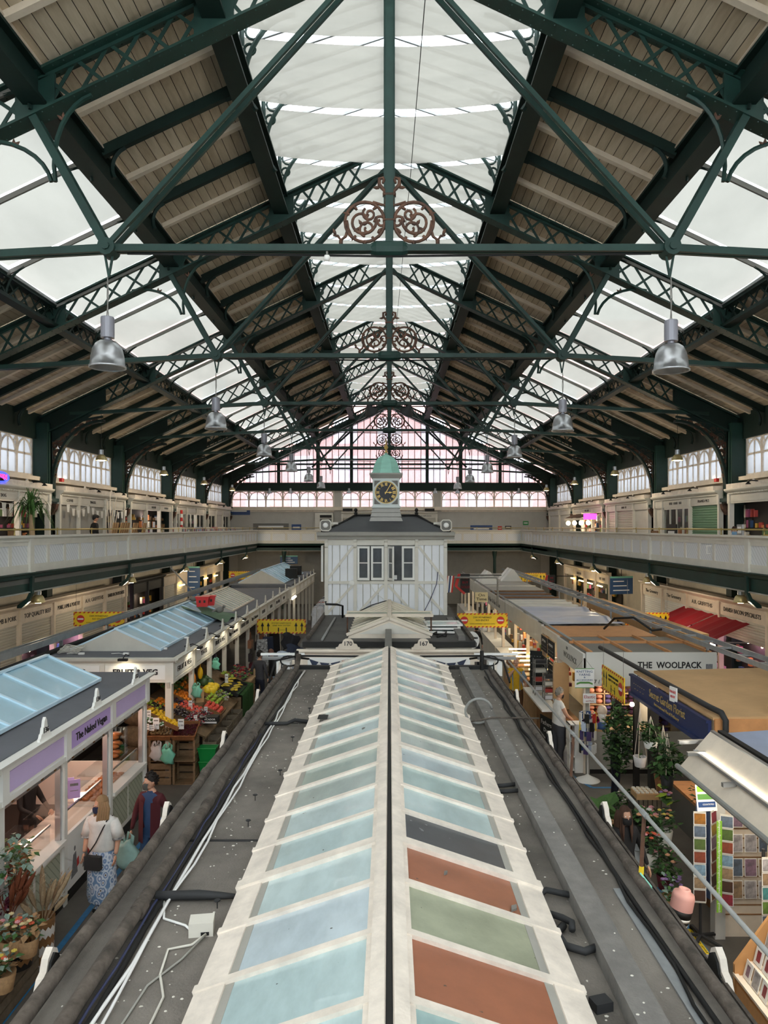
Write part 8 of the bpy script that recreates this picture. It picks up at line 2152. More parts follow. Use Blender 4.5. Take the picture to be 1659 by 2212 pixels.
plant('shrub_plant', 'mixed foliage on the upper florist shelf', (6.5, 12.6, 1.54), 0.4, 220, 0.1, None, flowers=(('petal_coral', 'petal_yellow'), 14, 0.03), seed=17, shape=(0.6, 2.6, 0.7))
plant('paper_bouquet', 'kraft paper bouquet leaning at the florist corner', (3.95, 12.5, 0.0), 0.16, 70, 0.1, 'kraft', 0.14, 0.45, mats=('leaf_grey', 'leaf_green', 'kraft'), seed=18)
st_ = E('slatted_stand', (4.55, 13.2, 0), label='dark slatted wooden stand holding a tray of egg boxes', cat='stand')
for k in range(6): O('slat', MB().box(-0.24 + 0.08 * k, -0.18 + 0.08 * k, -0.2, -0.18, 0, 0.8), 'crate_grey', st_)
O('frame', MB().box(-0.24, 0.24, -0.18, 0.18, 0, 0.78), 'darkroom', st_); O('carton', MB().box(-0.2, 0.2, -0.18, 0.16, 0.8, 0.9), 'card', st_)
for a in range(5):
 for b in range(4): O('jar_lid', MB().lathe([(0.033, 0), (0.033, 0.02), (0, 0.022)], n=8), 'grey_white', st_, (-0.16 + 0.08 * a, -0.13 + 0.085 * b, 0.9))
mb_ = E('metal_bucket', (3.75, 11.2, 0.0), label='tall galvanised flower bucket behind the black clad woman', cat='bucket')
O('body', MB().lathe([(0.1, 0), (0.12, 0.75), (0.11, 0.75), (0.09, 0.02)], n=18, cap=False), 'galv', mb_, smooth=True); O('rim', MB().tube([(0.12 * math.cos(t), 0.12 * math.sin(t), 0.75) for t in [2 * PI * j / 16 for j in range(17)]], 0.008, 5), 'galv', mb_)
c = plate('black chalkboard among the florist flowers', (3.95, 11.9, 0.75), 0.42, 0.55, -0.35, 'chalkboard', (('- - - -', .2, .07, .8), ('- - -', 0, .07, .7)), 'chalkboard', 'chalk')
vs_ = E('striped_vase', (3.5, 9.05, 0.62), (0, 0.2, 0), label='pink topped vase with black and white stripes by the guard rail', cat='vase')
for k, (z0, z1, m) in enumerate(((0.0, 0.04, 'black'), (0.04, 0.08, 'white'), (0.08, 0.12, 'black'), (0.12, 0.16, 'white'), (0.16, 0.2, 'black'), (0.2, 0.24, 'white'), (0.24, 0.33, 'black'))):
 rr = lambda z: 0.06 + 0.075 * math.sin(min(1, z / 0.33) * PI / 2)
 O('band', MB().lathe([(rr(z0), z0), (rr(z1), z1)], n=20), m, vs_, smooth=True)
O('neck', MB().lathe([(0.135, 0.33), (0.135, 0.47), (0.12, 0.52), (0.075, 0.54), (0.07, 0.57), (0.045, 0.57), (0.04, 0.52)], n=20, cap=False), 'vase_pink', vs_, smooth=True)
O('plinth_box', MB().box(-0.16, 0.16, -0.16, 0.16, 0, 0.62), 'crate', None, (3.52, 9.05, 0), label='wooden box under the striped vase', cat='box')
cu = E('curtain', (4.42, 10.35, 0), label='blue grey pleated curtain at the end of the card stall', cat='curtain')
O('drape', MB().grid(lambda u, v: (-0.12 + 0.28 * u + 0.1 * v * (u - 0.5) + 0.15 * (1 - v) * 0, 0.05 * math.sin(u * 28) * (0.5 + 0.5 * v) + 0.25 * v * 0, 2.35 - 1.95 * v), 30, 8), 'curtain_blue', cu, smooth=True); mat_n = 0
# ================================================================ card stall
CS = E('market_stall', (4.0, 5.5, 0), label='card stall with lit cream pelmet and grey roof sheet', cat='stall')
O('pelmet', MB().prism([(0.0, 2.3), (0.03, 2.3), (0.45, 2.75), (0.42, 2.78)], 'y', 0, 4.7), 'cream', CS)
O('gutter_rail', MB().tube([(0, 0, 2.28), (0, 4.8, 2.28)], 0.035, 8), 'pipe_grey', CS); O('top_rail', MB().box(0.42, 0.47, 0, 4.7, 2.74, 2.8), 'alu', CS)
O('light_channel', MB().box(0.14, 0.2, 0, 4.6, 2.52, 2.56), 'alu', CS); O('striplight', MB().box(0.2, 0.24, 0.1, 4.5, 2.55, 2.57), 'tube_on', CS)
O('roof', MB().grid(lambda u, v: (0.6 + 2.8 * u, 4.7 * v, 2.78 + 0.04 * math.sin(12 * v + 5 * u)), 8, 12), 'sheet_blue', CS, smooth=True)
O('black_edge', MB().box(0.52, 0.6, 0, 4.7, 2.7, 2.8), 'black', CS)
O('slatwall', MB().box(0.55, 2.6, 4.62, 4.68, 0, 2.5), 'cream', CS)
for k in range(16): O('slat_groove', MB().box(0.58, 2.58, 4.612, 4.622, 0.3 + 0.13 * k, 0.315 + 0.13 * k), 'wood', CS)
O('corner_post', MB().box(0.42, 0.56, 4.55, 4.7, 0, 2.35), 'wool_grey', CS); O('corner_post', MB().box(0.95, 1.02, 4.1, 4.2, 0, 2.4), 'cream', CS)
O('back_wall', MB().box(2.6, 2.65, 0, 4.7, 0, 2.7), 'cream', CS)
for i, (y, z, w) in enumerate(((4.75, 2.62, 1.0), (4.45, 2.55, 0.9), (3.4, 2.5, 0.8))):
 O('light_arm', MB().beam((0.0, y, z), (w, y + 0.05, z + 0.02), 0.05, 0.05), 'alu', CS)
ld = bpy.data.lights.new('stall_light', 'AREA'); ld.energy = 30; ld.color = (1, 0.9, 0.75); ld.shape = 'RECTANGLE'; ld.size = 0.1; ld.size_y = 4.2
link('strip_lamp', ld, CS, (0.3, 2.3, 2.5), (0, 0.3, 0))
CC = [('amber', 'b8782e'), ('grey blue', '6f8096'), ('moss green', '5f7a3c'), ('brick red', 'a0503a'), ('sky blue', '8fb4d0'), ('sandy', 'b89a78'), ('dark brown', '5a4034'), ('golden', 'c8a030'), ('crimson', 'a83848'), ('rust orange', 'a85428'), ('pale grey', 'c8c4c8'), ('mauve', 'a888a0'), ('leaf green', '7aa04a'), ('teal', '5aa8a8')]
for n_, c in CC: mat('pic_' + n_.replace(' ', '_'), c, 0.35, var=0.75, vs=9, col2='%02x%02x%02x' % tuple(min(255, int(int(c[i:i + 2], 16) * 0.45 + 30)) for i in (0, 2, 4)))
CM = {}
def card(label, loc, rot, w, h, col, group, border=0.008, m0='sign_white'):
 key = (round(w, 3), round(h, 3), col, m0)
 if key not in CM:
  me = MB().box(-w / 2, w / 2, -0.003, 0.003, 0, h, 0)
  me.box(-w / 2 + border, w / 2 - border, -0.0045, -0.003, border, h - border, 1)
  CM[key] = me.mesh('greeting_card', [m0, 'pic_' + col.replace(' ', '_')])
 return O('greeting_card', CM[key], None, None, loc, rot, label=label, cat='card', group=group)
def spinner(label, x, y, z0, rows, cw, chh, faces, pal, tag_, R_=0.17):
 s = E('card_spinner', (x, y, 0), label=label, cat='rack')
 O('pole', MB().tube([(0, 0, 0.05), (0, 0, z0 + rows * chh * 1.12)], 0.02, 8), 'charcoal', s)
 for k in range(5):
  a = 2 * PI * k / 5 + 0.3
  O('foot', MB().beam((0, 0, 0.09), (0.3 * math.cos(a), 0.3 * math.sin(a), 0.06), 0.04, 0.03), 'charcoal', s)
  O('castor', MB().ell((0.3 * math.cos(a), 0.3 * math.sin(a), 0.035), 0.035, 8, 6), 'black', s)
 n = 0
 for (a, side_) in faces:
  ux, uy = math.cos(a), math.sin(a)
  for r in range(rows):
   z = z0 + (rows - 1 - r) * chh * 1.1
   cx, cy = x + R_ * math.sin(a) * 1.0 + side_ * cw * 0.5 * ux, y - R_ * math.cos(a) + side_ * cw * 0.5 * uy
   col = pal[n % len(pal)]; n += 1
   card('%s picture card, %s row of the %s, %s column' % (col, ORD[r + 1], tag_, ('outer', 'inner')[n % 2] if len(faces) > 3 else ('first', 'second', 'third')[faces.index((a, side_))]), (cx, cy, z), (-0.06, 0, a), cw, chh, col, 'cards on the %s' % tag_)
   if r == 0: O('wire_column', MB().box(-cw / 2, cw / 2, 0.006, 0.012, z0 - 0.02, z0 + rows * chh * 1.1), 'grey_white', s, (cx - x, cy - y, 0), a)
 return s
S1 = spinner('tall card spinner with green strip outside the card stall', 4.2, 10.0, 0.62, 7, 0.16, 0.155, ((-0.15, -0.62), (0.75, 0.42), (-0.35, 3.9)), ['amber', 'grey blue', 'moss green', 'brick red', 'sky blue', 'sandy', 'dark brown', 'crimson', 'golden', 'mauve', 'rust orange', 'rust orange', 'dark brown'], 'spinner with the green strip')
O('green_strip', MB().box(-0.035, 0.035, -0.006, 0.0, 0.55, 1.75), 'strip_green', S1, (0.12, -0.3, 0)); mat_n = 0
for k in range(6): text('Springwatch', (0.12, -0.308, 0.66 + 0.2 * k), 0.045, 0, 'sign_white', S1, depth=0.001).rotation_euler = (PI / 2, PI / 2, 0)
hd = O('header_card', MB().box(-0.14, 0.14, -0.006, 0.0, 0, 0.34), 'sign_white', S1, (0.05, -0.1, 1.8), (-0.2, 0, 0.1))
for k, c in enumerate(('sign_blue', 'green_ink', 'strip_green')): O('band', MB().box(-0.12, 0.12, -0.009, -0.006, 0.05 + 0.1 * k, 0.12 + 0.1 * k), c, hd)
text('COUNTRYFILE', (0.02, -0.01, 0.085), 0.03, 0, 'sign_white', hd, width=0.16, depth=0.001)
spinner('white card spinner in front of the slatwall', 4.42, 8.75, 0.45, 8, 0.15, 0.15, ((0.05, -0.5), (0.7, 0.5), (1.2, 1.2)), ['pale grey', 'sandy', 'teal', 'leaf green', 'grey blue', 'pale grey', 'leaf green', 'brick red', 'dark brown', 'pale grey', 'moss green', 'crimson'], 'white spinner')
for r, z in enumerate((1.95, 1.62, 1.28, 0.95, 0.65)):
 for c in range(5):
  col = ('pale grey', 'grey blue', 'mauve', 'sandy', 'pale grey')[(c + 2 * r) % 5]
  card('%s card on the slatwall, %s row from the top, %s from the corner post' % (col, ORD[r + 1], ORD[c + 1]), (4.72 + 0.19 * c, 10.06, z - 0.1), (-0.05, 0, 0), 0.165, 0.24, col, 'cards on the slatwall')
# tiered drawer unit of cards
TD = E('card_display_unit', (3.9, 5.6, 0), label='beech tiered card display with drawers at the frame edge', cat='display unit')
O('base', MB().box(0.0, 0.9, 0, 2.75, 0, 0.55), 'beech', TD); mat_n = 0
O('end_panel', MB().prism([(-0.02, 0), (0.95, 0), (0.95, 1.75), (0.8, 1.8), (-0.02, 0.68)], 'y', 2.72, 2.76), 'beech', TD)
for k in range(3):
 d = O('drawer', MB().box(-0.02, 0.0, 0.06 + 0.9 * k, 0.88 + 0.9 * k, 0.08, 0.5), 'beech', TD)
 O('handle', MB().tube([(-0.02, 0.38 + 0.9 * k, 0.3), (-0.05, 0.4 + 0.9 * k, 0.29), (-0.05, 0.55 + 0.9 * k, 0.29), (-0.02, 0.57 + 0.9 * k, 0.3)], 0.008, 5), 'steel', d)
O('trim', MB().box(-0.03, 0.02, 0, 2.75, 0.55, 0.58), 'cream', TD)
q = random.Random(77)
for t in range(7):
 O('tier', MB().box(0.02 + 0.12 * t, 0.14 + 0.12 * t, 0, 2.72, 0.5, 0.56 + 0.16 * t), 'cream', TD)
 for c in range(15):
  col = q.choice(('pale grey', 'pale grey', 'mauve', 'sandy', 'crimson', 'grey blue'))
  card('%s greeting card in the beech display, %s tier up, %s from the aisle end' % (col, ORD[t + 1], ORD[c + 1]), (3.9 + 0.06 + 0.12 * t, 8.22 - 0.18 * c, 0.57 + 0.16 * t), (-0.25, 0, -PI / 2 + q.uniform(-.06, .06)), 0.15, 0.2, col, 'cards in the beech display', 0.04 if q.random() < 0.7 else 0.012)
for k in range(2): O('castor', MB().ell((0.1 - 0.15, 2.6 - 0.1 * k, 0.05), (0.05, 0.08, 0.05), 8, 5), 'black', TD)
# ================================================================ dried flowers at the lower left corner
def zigzag_basket(label, loc, r, h, cols):
 b = E('woven_basket', loc, label=label, cat='basket')
 n = 6
 for k in range(n):
  z0, z1 = h * k / n, h * (k + 1) / n
  m = MB(); N_ = 28
  vs = []
  for j in range(N_):
   a = 2 * PI * j / N_; dz = 0.02 if j % 2 else -0.02
   rr = r * (0.82 + 0.18 * (z0 / h)); r1 = r * (0.82 + 0.18 * (z1 / h))
   vs += [(rr * math.cos(a), rr * math.sin(a), z0 + (dz if k else 0)), (r1 * math.cos(a), r1 * math.sin(a), z1 + (dz if k < n - 1 else 0))]
  m.add(vs, [(2 * j, 2 * ((j + 1) % N_), 2 * ((j + 1) % N_) + 1, 2 * j + 1) for j in range(N_)])
  O('woven_band', m, cols[k % len(cols)], b)
 return b
zigzag_basket('tall white and brown zigzag basket of pampas grass', (PX(92, 9.4), 9.4, 0.0), 0.15, 0.66, ['zig_white', 'wood'])
zigzag_basket('black and brown zigzag basket of dried bouquets', (PX(38, 8.75), 8.75, 0.42), 0.2, 0.4, ['black', 'wood'])
def plumes(label, loc, n, L_, m, spread, seed):
 p = E('dried_grass', loc, label=label, cat='dried flowers'); q = random.Random(seed)
 for i in range(n):
  a = q.uniform(0, 6.28); t = q.uniform(0.05, spread); ll = L_ * q.uniform(0.75, 1.1)
  d = Vector((math.sin(t) * math.cos(a), math.sin(t) * math.sin(a), math.cos(t)))
  pts = [d * ll * k + Vector((0.05 * k * k * math.cos(a), 0.05 * k * k * math.sin(a), -0.06 * k * k * t)) for k in (0, 0.45, 0.6, 0.75, 0.9, 1.0)]
  O('plume', MB().tube(pts, [0.004, 0.006, 0.028, 0.034, 0.022, 0.003], 6), m, p)
  fz = MB()
  for k in range(40):
   b = d * ll * q.uniform(0.5, 0.98); e = Vector((q.uniform(-1, 1), q.uniform(-1, 1), q.uniform(0, 1.2))) * 0.05
   s_ = d.cross(e).normalized() * 0.005
   fz.add([b - s_, b + s_, b + e], [(0, 1, 2)])
  O('plume_hair', fz, m, p, kind='stuff')
 return p
plumes('beige pampas plumes in the zigzag basket', (PX(92, 9.4), 9.4, 0.5), 16, 0.72, 'pampas', 0.55, 1)
plumes('rust brown dried plumes beside the pampas', (PX(20, 9.1), 9.1, 0.75), 12, 0.7, 'pampas_rust', 0.5, 2)
for i, (px_, Y, z, cols, lab) in enumerate(((60, 8.6, 0.78, ('petal_coral', 'petal_cream', 'petal_coral'), 'dried bouquet with coral and cream heads in kraft paper'), (25, 8.55, 0.8, ('petal_cream', 'petal_pink', 'petal_coral'), 'dried bouquet with pale pink heads at the frame edge'), (8, 8.2, 0.62, ('petal_yellow', 'petal_white', 'petal_coral'), 'fresh yellow and orange bouquet at the frame edge'))):
 plant('dried_bouquet', lab, (PX(px_, Y), Y, z - 0.15), 0.15, 60, 0.09, 'kraft', 0.13, 0.2, mats=('leaf_grey', 'kraft', 'leaf_green'), flowers=(cols, 9, 0.035), seed=30 + i, cat='bouquet')
fb = E('flower_bench', (-4.55, 7.3, 0), label='rough timber bench carrying the dried flowers', cat='bench')
O('top', MB().box(-0.4, 0.2, 0, 1.9, 0.4, 0.44), 'crate_grey', fb)
for k in range(3): O('plank', MB().box(0.16, 0.2, 0, 1.9, 0.02 + 0.13 * k, 0.13 + 0.13 * k), 'crate_grey', fb)
plant('eucalyptus', 'silvery eucalyptus bush in front of the vegan cake counter', (PX(28, 9.3), 9.3, 1.05), 0.3, 260, 0.09, None, mats=('leaf_grey', 'leaf_grey', 'leaf_green'), seed=40, shape=(0.8, 1, 1.2), lift=0.35)
O('plant_stand', MB().box(-0.1, 0.1, -0.1, 0.1, 0, 1.1), 'white', None, (PX(24, 9.35), 9.35, 0), label='white post stand under the eucalyptus', cat='stand')
plant('dried_spray', 'magenta dried spray below the eucalyptus', (PX(6, 9.2), 9.2, 0.85), 0.16, 60, 0.1, None, mats=('burgundy',), seed=41, lift=0.1)
# ================================================================ people
for n_, c in (('skin', 'd9a78c'), ('skin_brown', '7a5040'), ('hair_dark', '1c1614'), ('hair_blond', '9a7a58'), ('hair_brown', '4a3226'), ('hair_grey', '9a948c'), ('cloth_white', 'eceae6'), ('cloth_burgundy', '4f1620'), ('cloth_blue', '2f4a70'), ('jeans', '3a557c'), ('cloth_black', '121216'), ('cloth_grey', '4a4a50'), ('cloth_yellow', 'e0b020'), ('cloth_brown', '6a4a34'), ('cloth_navy', '1e2436'), ('denim_pale', '8fa6c0'), ('mask_blue', '8ab4d8'), ('mask_navy', '1f2a4a'), ('mask_grey', '4c504e'), ('shoe_dark', '1a1818'), ('shoe_pale', 'c8bcb0'), ('lips', 'a86058')):
 mat(n_, c, 0.8 if 'skin' not in n_ else 0.5, var=0.12, vs=12)
m_, nt_, b_, o_ = newmat('skirt_print')
vo = node(nt_, 'ShaderNodeTexVoronoi'); vo.inputs['Scale'].default_value = 14
nt_.links.new(coords(nt_, (1, 1, 0.7)), vo.inputs['Vector'])
nt_.links.new(ramp(nt_, vo.outputs['Distance'], [(0.1, lin('5a4a3c')), (0.2, lin('e2e8f0')), (0.35, lin('4f74a8')), (0.55, lin('dfe6ee')), (0.7, lin('6f8fb8'))]), b_.inputs['Base Color'])
b_.inputs['Roughness'].default_value = 0.85
QUEUE = []
def person(label, loc, rz, H=1.72, top='cloth_black', legs='jeans', skin='skin', hair='hair_dark', style='short', mask=None, arms=None, sleeve=1.0, front=None, turn=0.0, nod=0.0, shoes='shoe_dark', fat=1.0, sit=False, step=0.0):
 k = H / 1.75
 root = E('person', loc, rz, label=label, cat='person')
 dz = -0.48 if sit else 0
 V = [(0, 0, .95 + dz, .14 * fat), (0, -.01 * fat, 1.13 + dz, .125 * fat), (0, 0, 1.33 + dz, .135), (0, 0, 1.47 + dz, .07), (0, -.02, 1.57 + dz, .052)]
 Ed = [(0, 1), (1, 2), (2, 3), (3, 4)]
 arms = arms or (((-.25, .03, 1.17), (-.25, -.06, .93)), ((.25, .03, 1.17), (.25, -.06, .93)))
 wr = []
 for i, sx in enumerate((-1, 1)):
  s0 = len(V)
  e, w = arms[i]
  V += [(sx * .155, 0, 1.42 + dz, .068), (e[0], e[1], e[2] + dz, .047), (w[0], w[1], w[2] + dz, .03)]
  Ed += [(2, s0), (s0, s0 + 1), (s0 + 1, s0 + 2)]
  wr.append((Vector((e[0], e[1], e[2] + dz)), Vector((w[0], w[1], w[2] + dz))))
  s0 = len(V); st = step * sx
  if sit:
   V += [(sx * .1, -.05, .47, .1), (sx * .12, -.42, .5, .07), (sx * .12, -.4, .1, .048), (sx * .12, -.55, .04, .04)]
  else:
   V += [(sx * .095 * fat, 0, .86, .095 * fat), (sx * .1 * fat, -.02 - st * .5, .5, .066 * fat), (sx * .1 * fat, .03 - st, .1, .046 * fat), (sx * .115, -.13 - st, .04, .04)]
  Ed += [(0, s0), (s0, s0 + 1), (s0 + 1, s0 + 2), (s0 + 2, s0 + 3)]
 me = bpy.data.meshes.new('body_rig'); me.from_pydata([v[:3] for v in V], Ed, [])
 ob = bpy.data.objects.new('body_rig', me); COL.objects.link(ob)
 ob.modifiers.new('s', 'SKIN'); sub = ob.modifiers.new('u', 'SUBSURF'); sub.levels = 1
 for i, v in enumerate(V):
  d = me.skin_vertices[0].data[i]; d.radius = (v[3], v[3] * 0.8 if i < 3 else v[3]); d.use_root = (i == 0)
 # head, hands
 ex = MB(); hz = 1.645 + dz; T = Matrix.Translation((0, -.025, hz)) @ Matrix.Rotation(turn, 4, 'Z') @ Matrix.Rotation(nod, 4, 'X')
 hb = MB().ell((0, 0, .012), (.074, .092, .112), 14, 10).ell((0, -.03, -.06), (.052, .06, .055), 10, 6)
 hb.tube([(0, -.088, .015), (0, -.108, -.02), (0, -.09, -.028)], [.008, .015, .01], 6)
 for sx in (-1, 1):
  hb.ell((sx * .076, .01, -.005), (.012, .02, .032), 6, 5)
  hb.ell((sx * .03, -.084, .012), (.013, .008, .007), 6, 4, 1)
 hb.ell((0, -.086, -.055), (.022, .008, .007), 6, 4, 2)
 hb.xf(T); ex.v += hb.v; ex.f += hb.f; ex.m += hb.m
 for e, w in wr:
  d = (w - e).normalized(); a = d.cross(Vector((0, 1, 0)));
  a = a.normalized() if a.length > .1 else Vector((1, 0, 0)); b = d.cross(a)
  n0 = len(ex.v)
  ex.ell((0, 0, 0), (.018, .036, .045), 8, 6)
  for j in range(4):
   o = -.027 + .018 * j; L_ = (.06, .072, .075, .062)[j]
   ex.tube([(0, o, .03), (-.006, o, .03 + L_ * .6), (-.022, o, .03 + L_)], [.009, .0085, .006], 6)
  ex.tube([(0, -.03, -.01), (-.012, -.052, .018), (-.02, -.052, .05)], [.011, .0095, .007], 6)
  M3 = Matrix((a, b, d)).transposed().to_4x4(); M3.translation = w + d * .05
  ex.xf(M3, n0)
 QUEUE.append((root, ob, ex, k, top, legs, skin, sleeve, front, shoes, wr, dz, [Vector(v[:3]) for v in V], sit))
 # hair and mask
 if style != 'bald':
  h = MB(); cut = -.02 if style == 'short' else -.05
  nu, nv = 16, 8
  def hf(u, v):
   a = 2 * PI * u; back = (1 + math.sin(a)) / 2
   t = PI / 2 - (PI / 2 + (.25 + 1.0 * back - .55 * (1 - back))) * v * (.9 if style == 'short' else .85)
   return (.086 * math.cos(t) * math.cos(a), .012 + .1 * math.cos(t) * math.sin(a), .022 + .118 * math.sin(t) + .004 * math.sin(9 * a))
  h.grid(hf, nu, nv)
  if style == 'short':
   q = random.Random(len(label))
   for j in range(46):
    u, v = q.random(), q.uniform(0, .95); x, y, z = hf(u, v)
    h.ell((x * 1.02, y * 1.02, z), (.018, .018, .013), 5, 4)
  if style == 'long':
   for sx in (-1, 1):
    for j in range(5):
     x = sx * (.05 + .012 * j); y = -.05 + .03 * j
     h.tube([(x * .9, y * .7, .06), (x * 1.15, y, -.05), (x * 1.25, y - .02, -.2), (x * 1.2, y - .04, -.34 - .03 * (j % 2))], [.024, .026, .024, .006], 6)
  if style == 'cap': h.ell((0, -.02, .06), (.098, .115, .075), 12, 6); h.ell((0, -.12, .05), (.07, .06, .012), 10, 4)
  h.xf(T); h.v = [(x * k, y * k, z * k) for x, y, z in h.v]
  O('hair' if style != 'cap' else 'cap', h, hair, root, smooth=True)
 if mask:
  mk = MB().grid(lambda u, v: (.078 * math.sin((u - .5) * 2.3), -.03 - .082 * math.cos((u - .5) * 2.3) - .012 * math.sin(PI * v), -.005 - .1 * v + .0), 10, 5)
  mk.xf(T); mk.v = [(x * k, y * k, z * k) for x, y, z in mk.v]
  O('face_mask', mk, mask, root, smooth=True)
 return root
def finish_people():
 bpy.context.view_layer.update()
 dg = bpy.context.evaluated_depsgraph_get()
 for root, ob, ex, k, top, legs, skin, sleeve, front, shoes, wr, dz, V, sit in QUEUE:
  ev = bpy.data.meshes.new_from_object(ob.evaluated_get(dg))
  m = MB(); m.v = [tuple(v.co) for v in ev.vertices]; m.f = [tuple(p.vertices) for p in ev.polygons]
  mi = []
  for p in ev.polygons:
   c = p.center; i = 1
   arm = False
   for e, w in wr:
    ew = w - e; t = max(0, min(1, (c - e).dot(ew) / ew.length_squared))
    if (c - (e + ew * t)).length < .062 and t > .02:
     arm = True; i = 1 if t < sleeve else 0
    s = Vector((.155 if e.x > 0 else -.155, 0, 1.42 + dz)); es = e - s; t2 = (c - s).dot(es) / es.length_squared
    if not arm and sleeve < 0 and .45 < t2 < 1.1 and (c - (s + es * t2)).length < .08: i = 0; arm = True
   if not arm:
    if c.z > 1.5 + dz: i = 0
    elif c.z < .085 or (sit and c.y < -.5): i = 3
    elif c.z < .9 + dz * (1 if not sit else 0.6): i = 2
    elif front and c.y < -.03 and abs(c.x) < .075: i = 4
   mi.append(i)
  m.m = mi
  o = len(m.v); m.v += ex.v; m.f += [tuple(j + o for j in f) for f in ex.f]; m.m += [0 if q == 0 else (5 if q == 1 else 6) for q in ex.m]
  m.v = [(x * k, y * k, z * k) for x, y, z in m.v]
  O('body', m, [skin, top, legs, shoes, front or top, 'sign_white', 'lips'], root, smooth=True)
  bpy.data.objects.remove(ob)
A = lambda *p: p
pw = person('woman in a white blouse and blue print trousers with blond hair', (-4.15, 10.7, 0), -.15, 1.7, 'cloth_white', 'skirt_print', hair='hair_blond', style='long', mask='mask_navy', sleeve=-1, turn=-.75, step=.08)
O('wide_trousers', MB().lathe([(.16, .98), (.2, .85), (.21, .6), (.22, .3), (.2, .22)], n=18, cap=False, sx=1.0, sy=.8), 'skirt_print', pw, smooth=True)
O('blouse', MB().lathe([(.17, .95), (.2, 1.0), (.17, 1.2), (.19, 1.33), (.2, 1.38), (.1, 1.43)], n=18, cap=False, sx=1.05, sy=.78), 'cloth_white', pw, smooth=True)
for sx in (-1, 1): O('sleeve', MB().tube([(sx * .16, 0, 1.37), (sx * .21, .01, 1.25), (sx * .24, .02, 1.14)], [.08, .085, .088], 10), 'cloth_white', pw, smooth=True); O('cuff', MB().tube([(sx * .24, .02, 1.14), (sx * .242, .02, 1.11)], [.09, .088], 10), 'fabric_print', pw)
bg_ = O('shoulder_bag', MB().box(-.14, .1, -.24, -.17, .74, .93), 'charcoal', pw); O('strap', MB().tube([(-.12, -.2, .92), (.02, -.2, 1.12), (.13, -.1, 1.4), (.14, .05, 1.42)], .01, 5), 'charcoal', bg_)
pm_ = person('man in a burgundy jacket and blue shirt with a dark mask', (-3.66, 11.4, 0), -.2, 1.8, 'cloth_burgundy', 'jeans', mask='mask_grey', front='cloth_blue', turn=-.7, arms=(((-.27, .02, 1.16), (-.28, -.08, .92)), ((.27, .02, 1.16), (.24, -.16, .98))))
for sx in (-1, 1): O('jacket_panel', MB().grid(lambda u, v: (sx * (.06 + .12 * u), -.135 - .02 * v + .08 * u, 1.4 - .62 * v), 4, 8), 'cloth_burgundy', pm_, smooth=True)
bag('mint carrier bag held by the man in the burgundy jacket', (-4.0, 11.25, .42), 'mint', 1.15); mat_n = 0
person('person in black serving inside the vegan stall', (-5.72, 11.7, .16), 1.2, 1.62, 'cloth_black', 'cloth_black', mask='cloth_black', turn=.2, nod=.35, arms=(((-.24, -.1, 1.15), (-.15, -.35, 1.05)), ((.24, -.1, 1.15), (.15, -.35, 1.05))))
person('man in a grey jumper seen from behind at the fruit bench', (-4.0, 22.8, 0), PI - .3, 1.76, 'cloth_grey', 'cloth_navy', style='short', nod=.3)
person('person in pale jeans beside the man in grey', (-3.72, 23.5, 0), -1.2, 1.72, 'cloth_black', 'denim_pale', skin='skin_brown', style='bald', nod=.35)
py = person('bald man in a yellow T-shirt touching his chin', (3.68, 21.5, 0), -.1, 1.78, 'cloth_yellow', 'cloth_brown', style='bald', fat=1.2, sleeve=-1, arms=(((-.27, -.08, 1.18), (-.07, -.17, 1.45)), ((.27, .03, 1.17), (.26, -.04, .93))))
for sx in (-1, 1): O('open_shirt', MB().grid(lambda u, v: (sx * (.09 + .1 * u), -.14 + .13 * u, 1.42 - .55 * v), 4, 8), 'denim_pale', py, smooth=True); O('shirt_sleeve', MB().tube([(sx * .16, 0, 1.41), (sx * .22, -.01, 1.28), (sx * .26, -.03, 1.2)], [.075, .07, .068], 9), 'denim_pale', py, smooth=True)
person('grey haired man in a white polo shirt and grey cargo trousers', (4.02, 17.6, 0), PI / 2 + .2, 1.75, 'cloth_white', 'cloth_grey', hair='hair_grey', mask='cloth_black', fat=1.38, sleeve=-1, shoes='shoe_pale', nod=.25, arms=(((-.24, -.1, 1.17), (-.16, -.3, 1.02)), ((.24, -.1, 1.17), (.16, -.32, 1.0))))
person('masked woman in black behind the yarn counter', (5.35, 17.4, 0), -PI / 2 + .2, 1.68, 'cloth_black', 'cloth_black', skin='skin_brown', mask='mask_grey', style='long', front='cloth_white')
person('florist helper in navy behind the ivy', (4.62, 15.15, 0), PI / 2, 1.65, 'cloth_navy', 'cloth_navy', arms=(((-.22, -.12, 1.2), (-.12, -.36, 1.1)), ((.22, -.12, 1.2), (.12, -.36, 1.1))))
person('woman in a black jumper and black mask with long brown hair', (3.27, 10.3, 0), .1, 1.7, 'cloth_black', 'cloth_black', hair='hair_brown', style='long', mask='cloth_black', arms=(((-.25, .03, 1.17), (-.25, -.06, .93)), ((.26, .02, 1.17), (.3, -.1, .95))))
person('seated man in a blue mask on the right gallery', (10.35, 22.2, GZ), -.9, 1.75, 'cloth_black', 'cloth_black', hair='hair_brown', mask='mask_blue', sit=True, turn=.5)
O('stool', MB().lathe([(.16, 0), (.14, .02), (.03, .05), (.03, .36), (.16, .37), (.16, .4)], n=14), 'charcoal', None, (10.35, 22.25, GZ), label='round stool under the seated gallery man', cat='stool')
person('person in black with a black cap on the left gallery', (-10.3, 25.9, GZ), 2.4, 1.7, 'cloth_black', 'cloth_black', hair='cloth_black', style='cap')
person('shopper in black far along the yarn aisle', (3.45, 29.5, 0), .2, 1.7, 'cloth_black', 'cloth_navy', hair='hair_dark', mask='cloth_black')
finish_people()
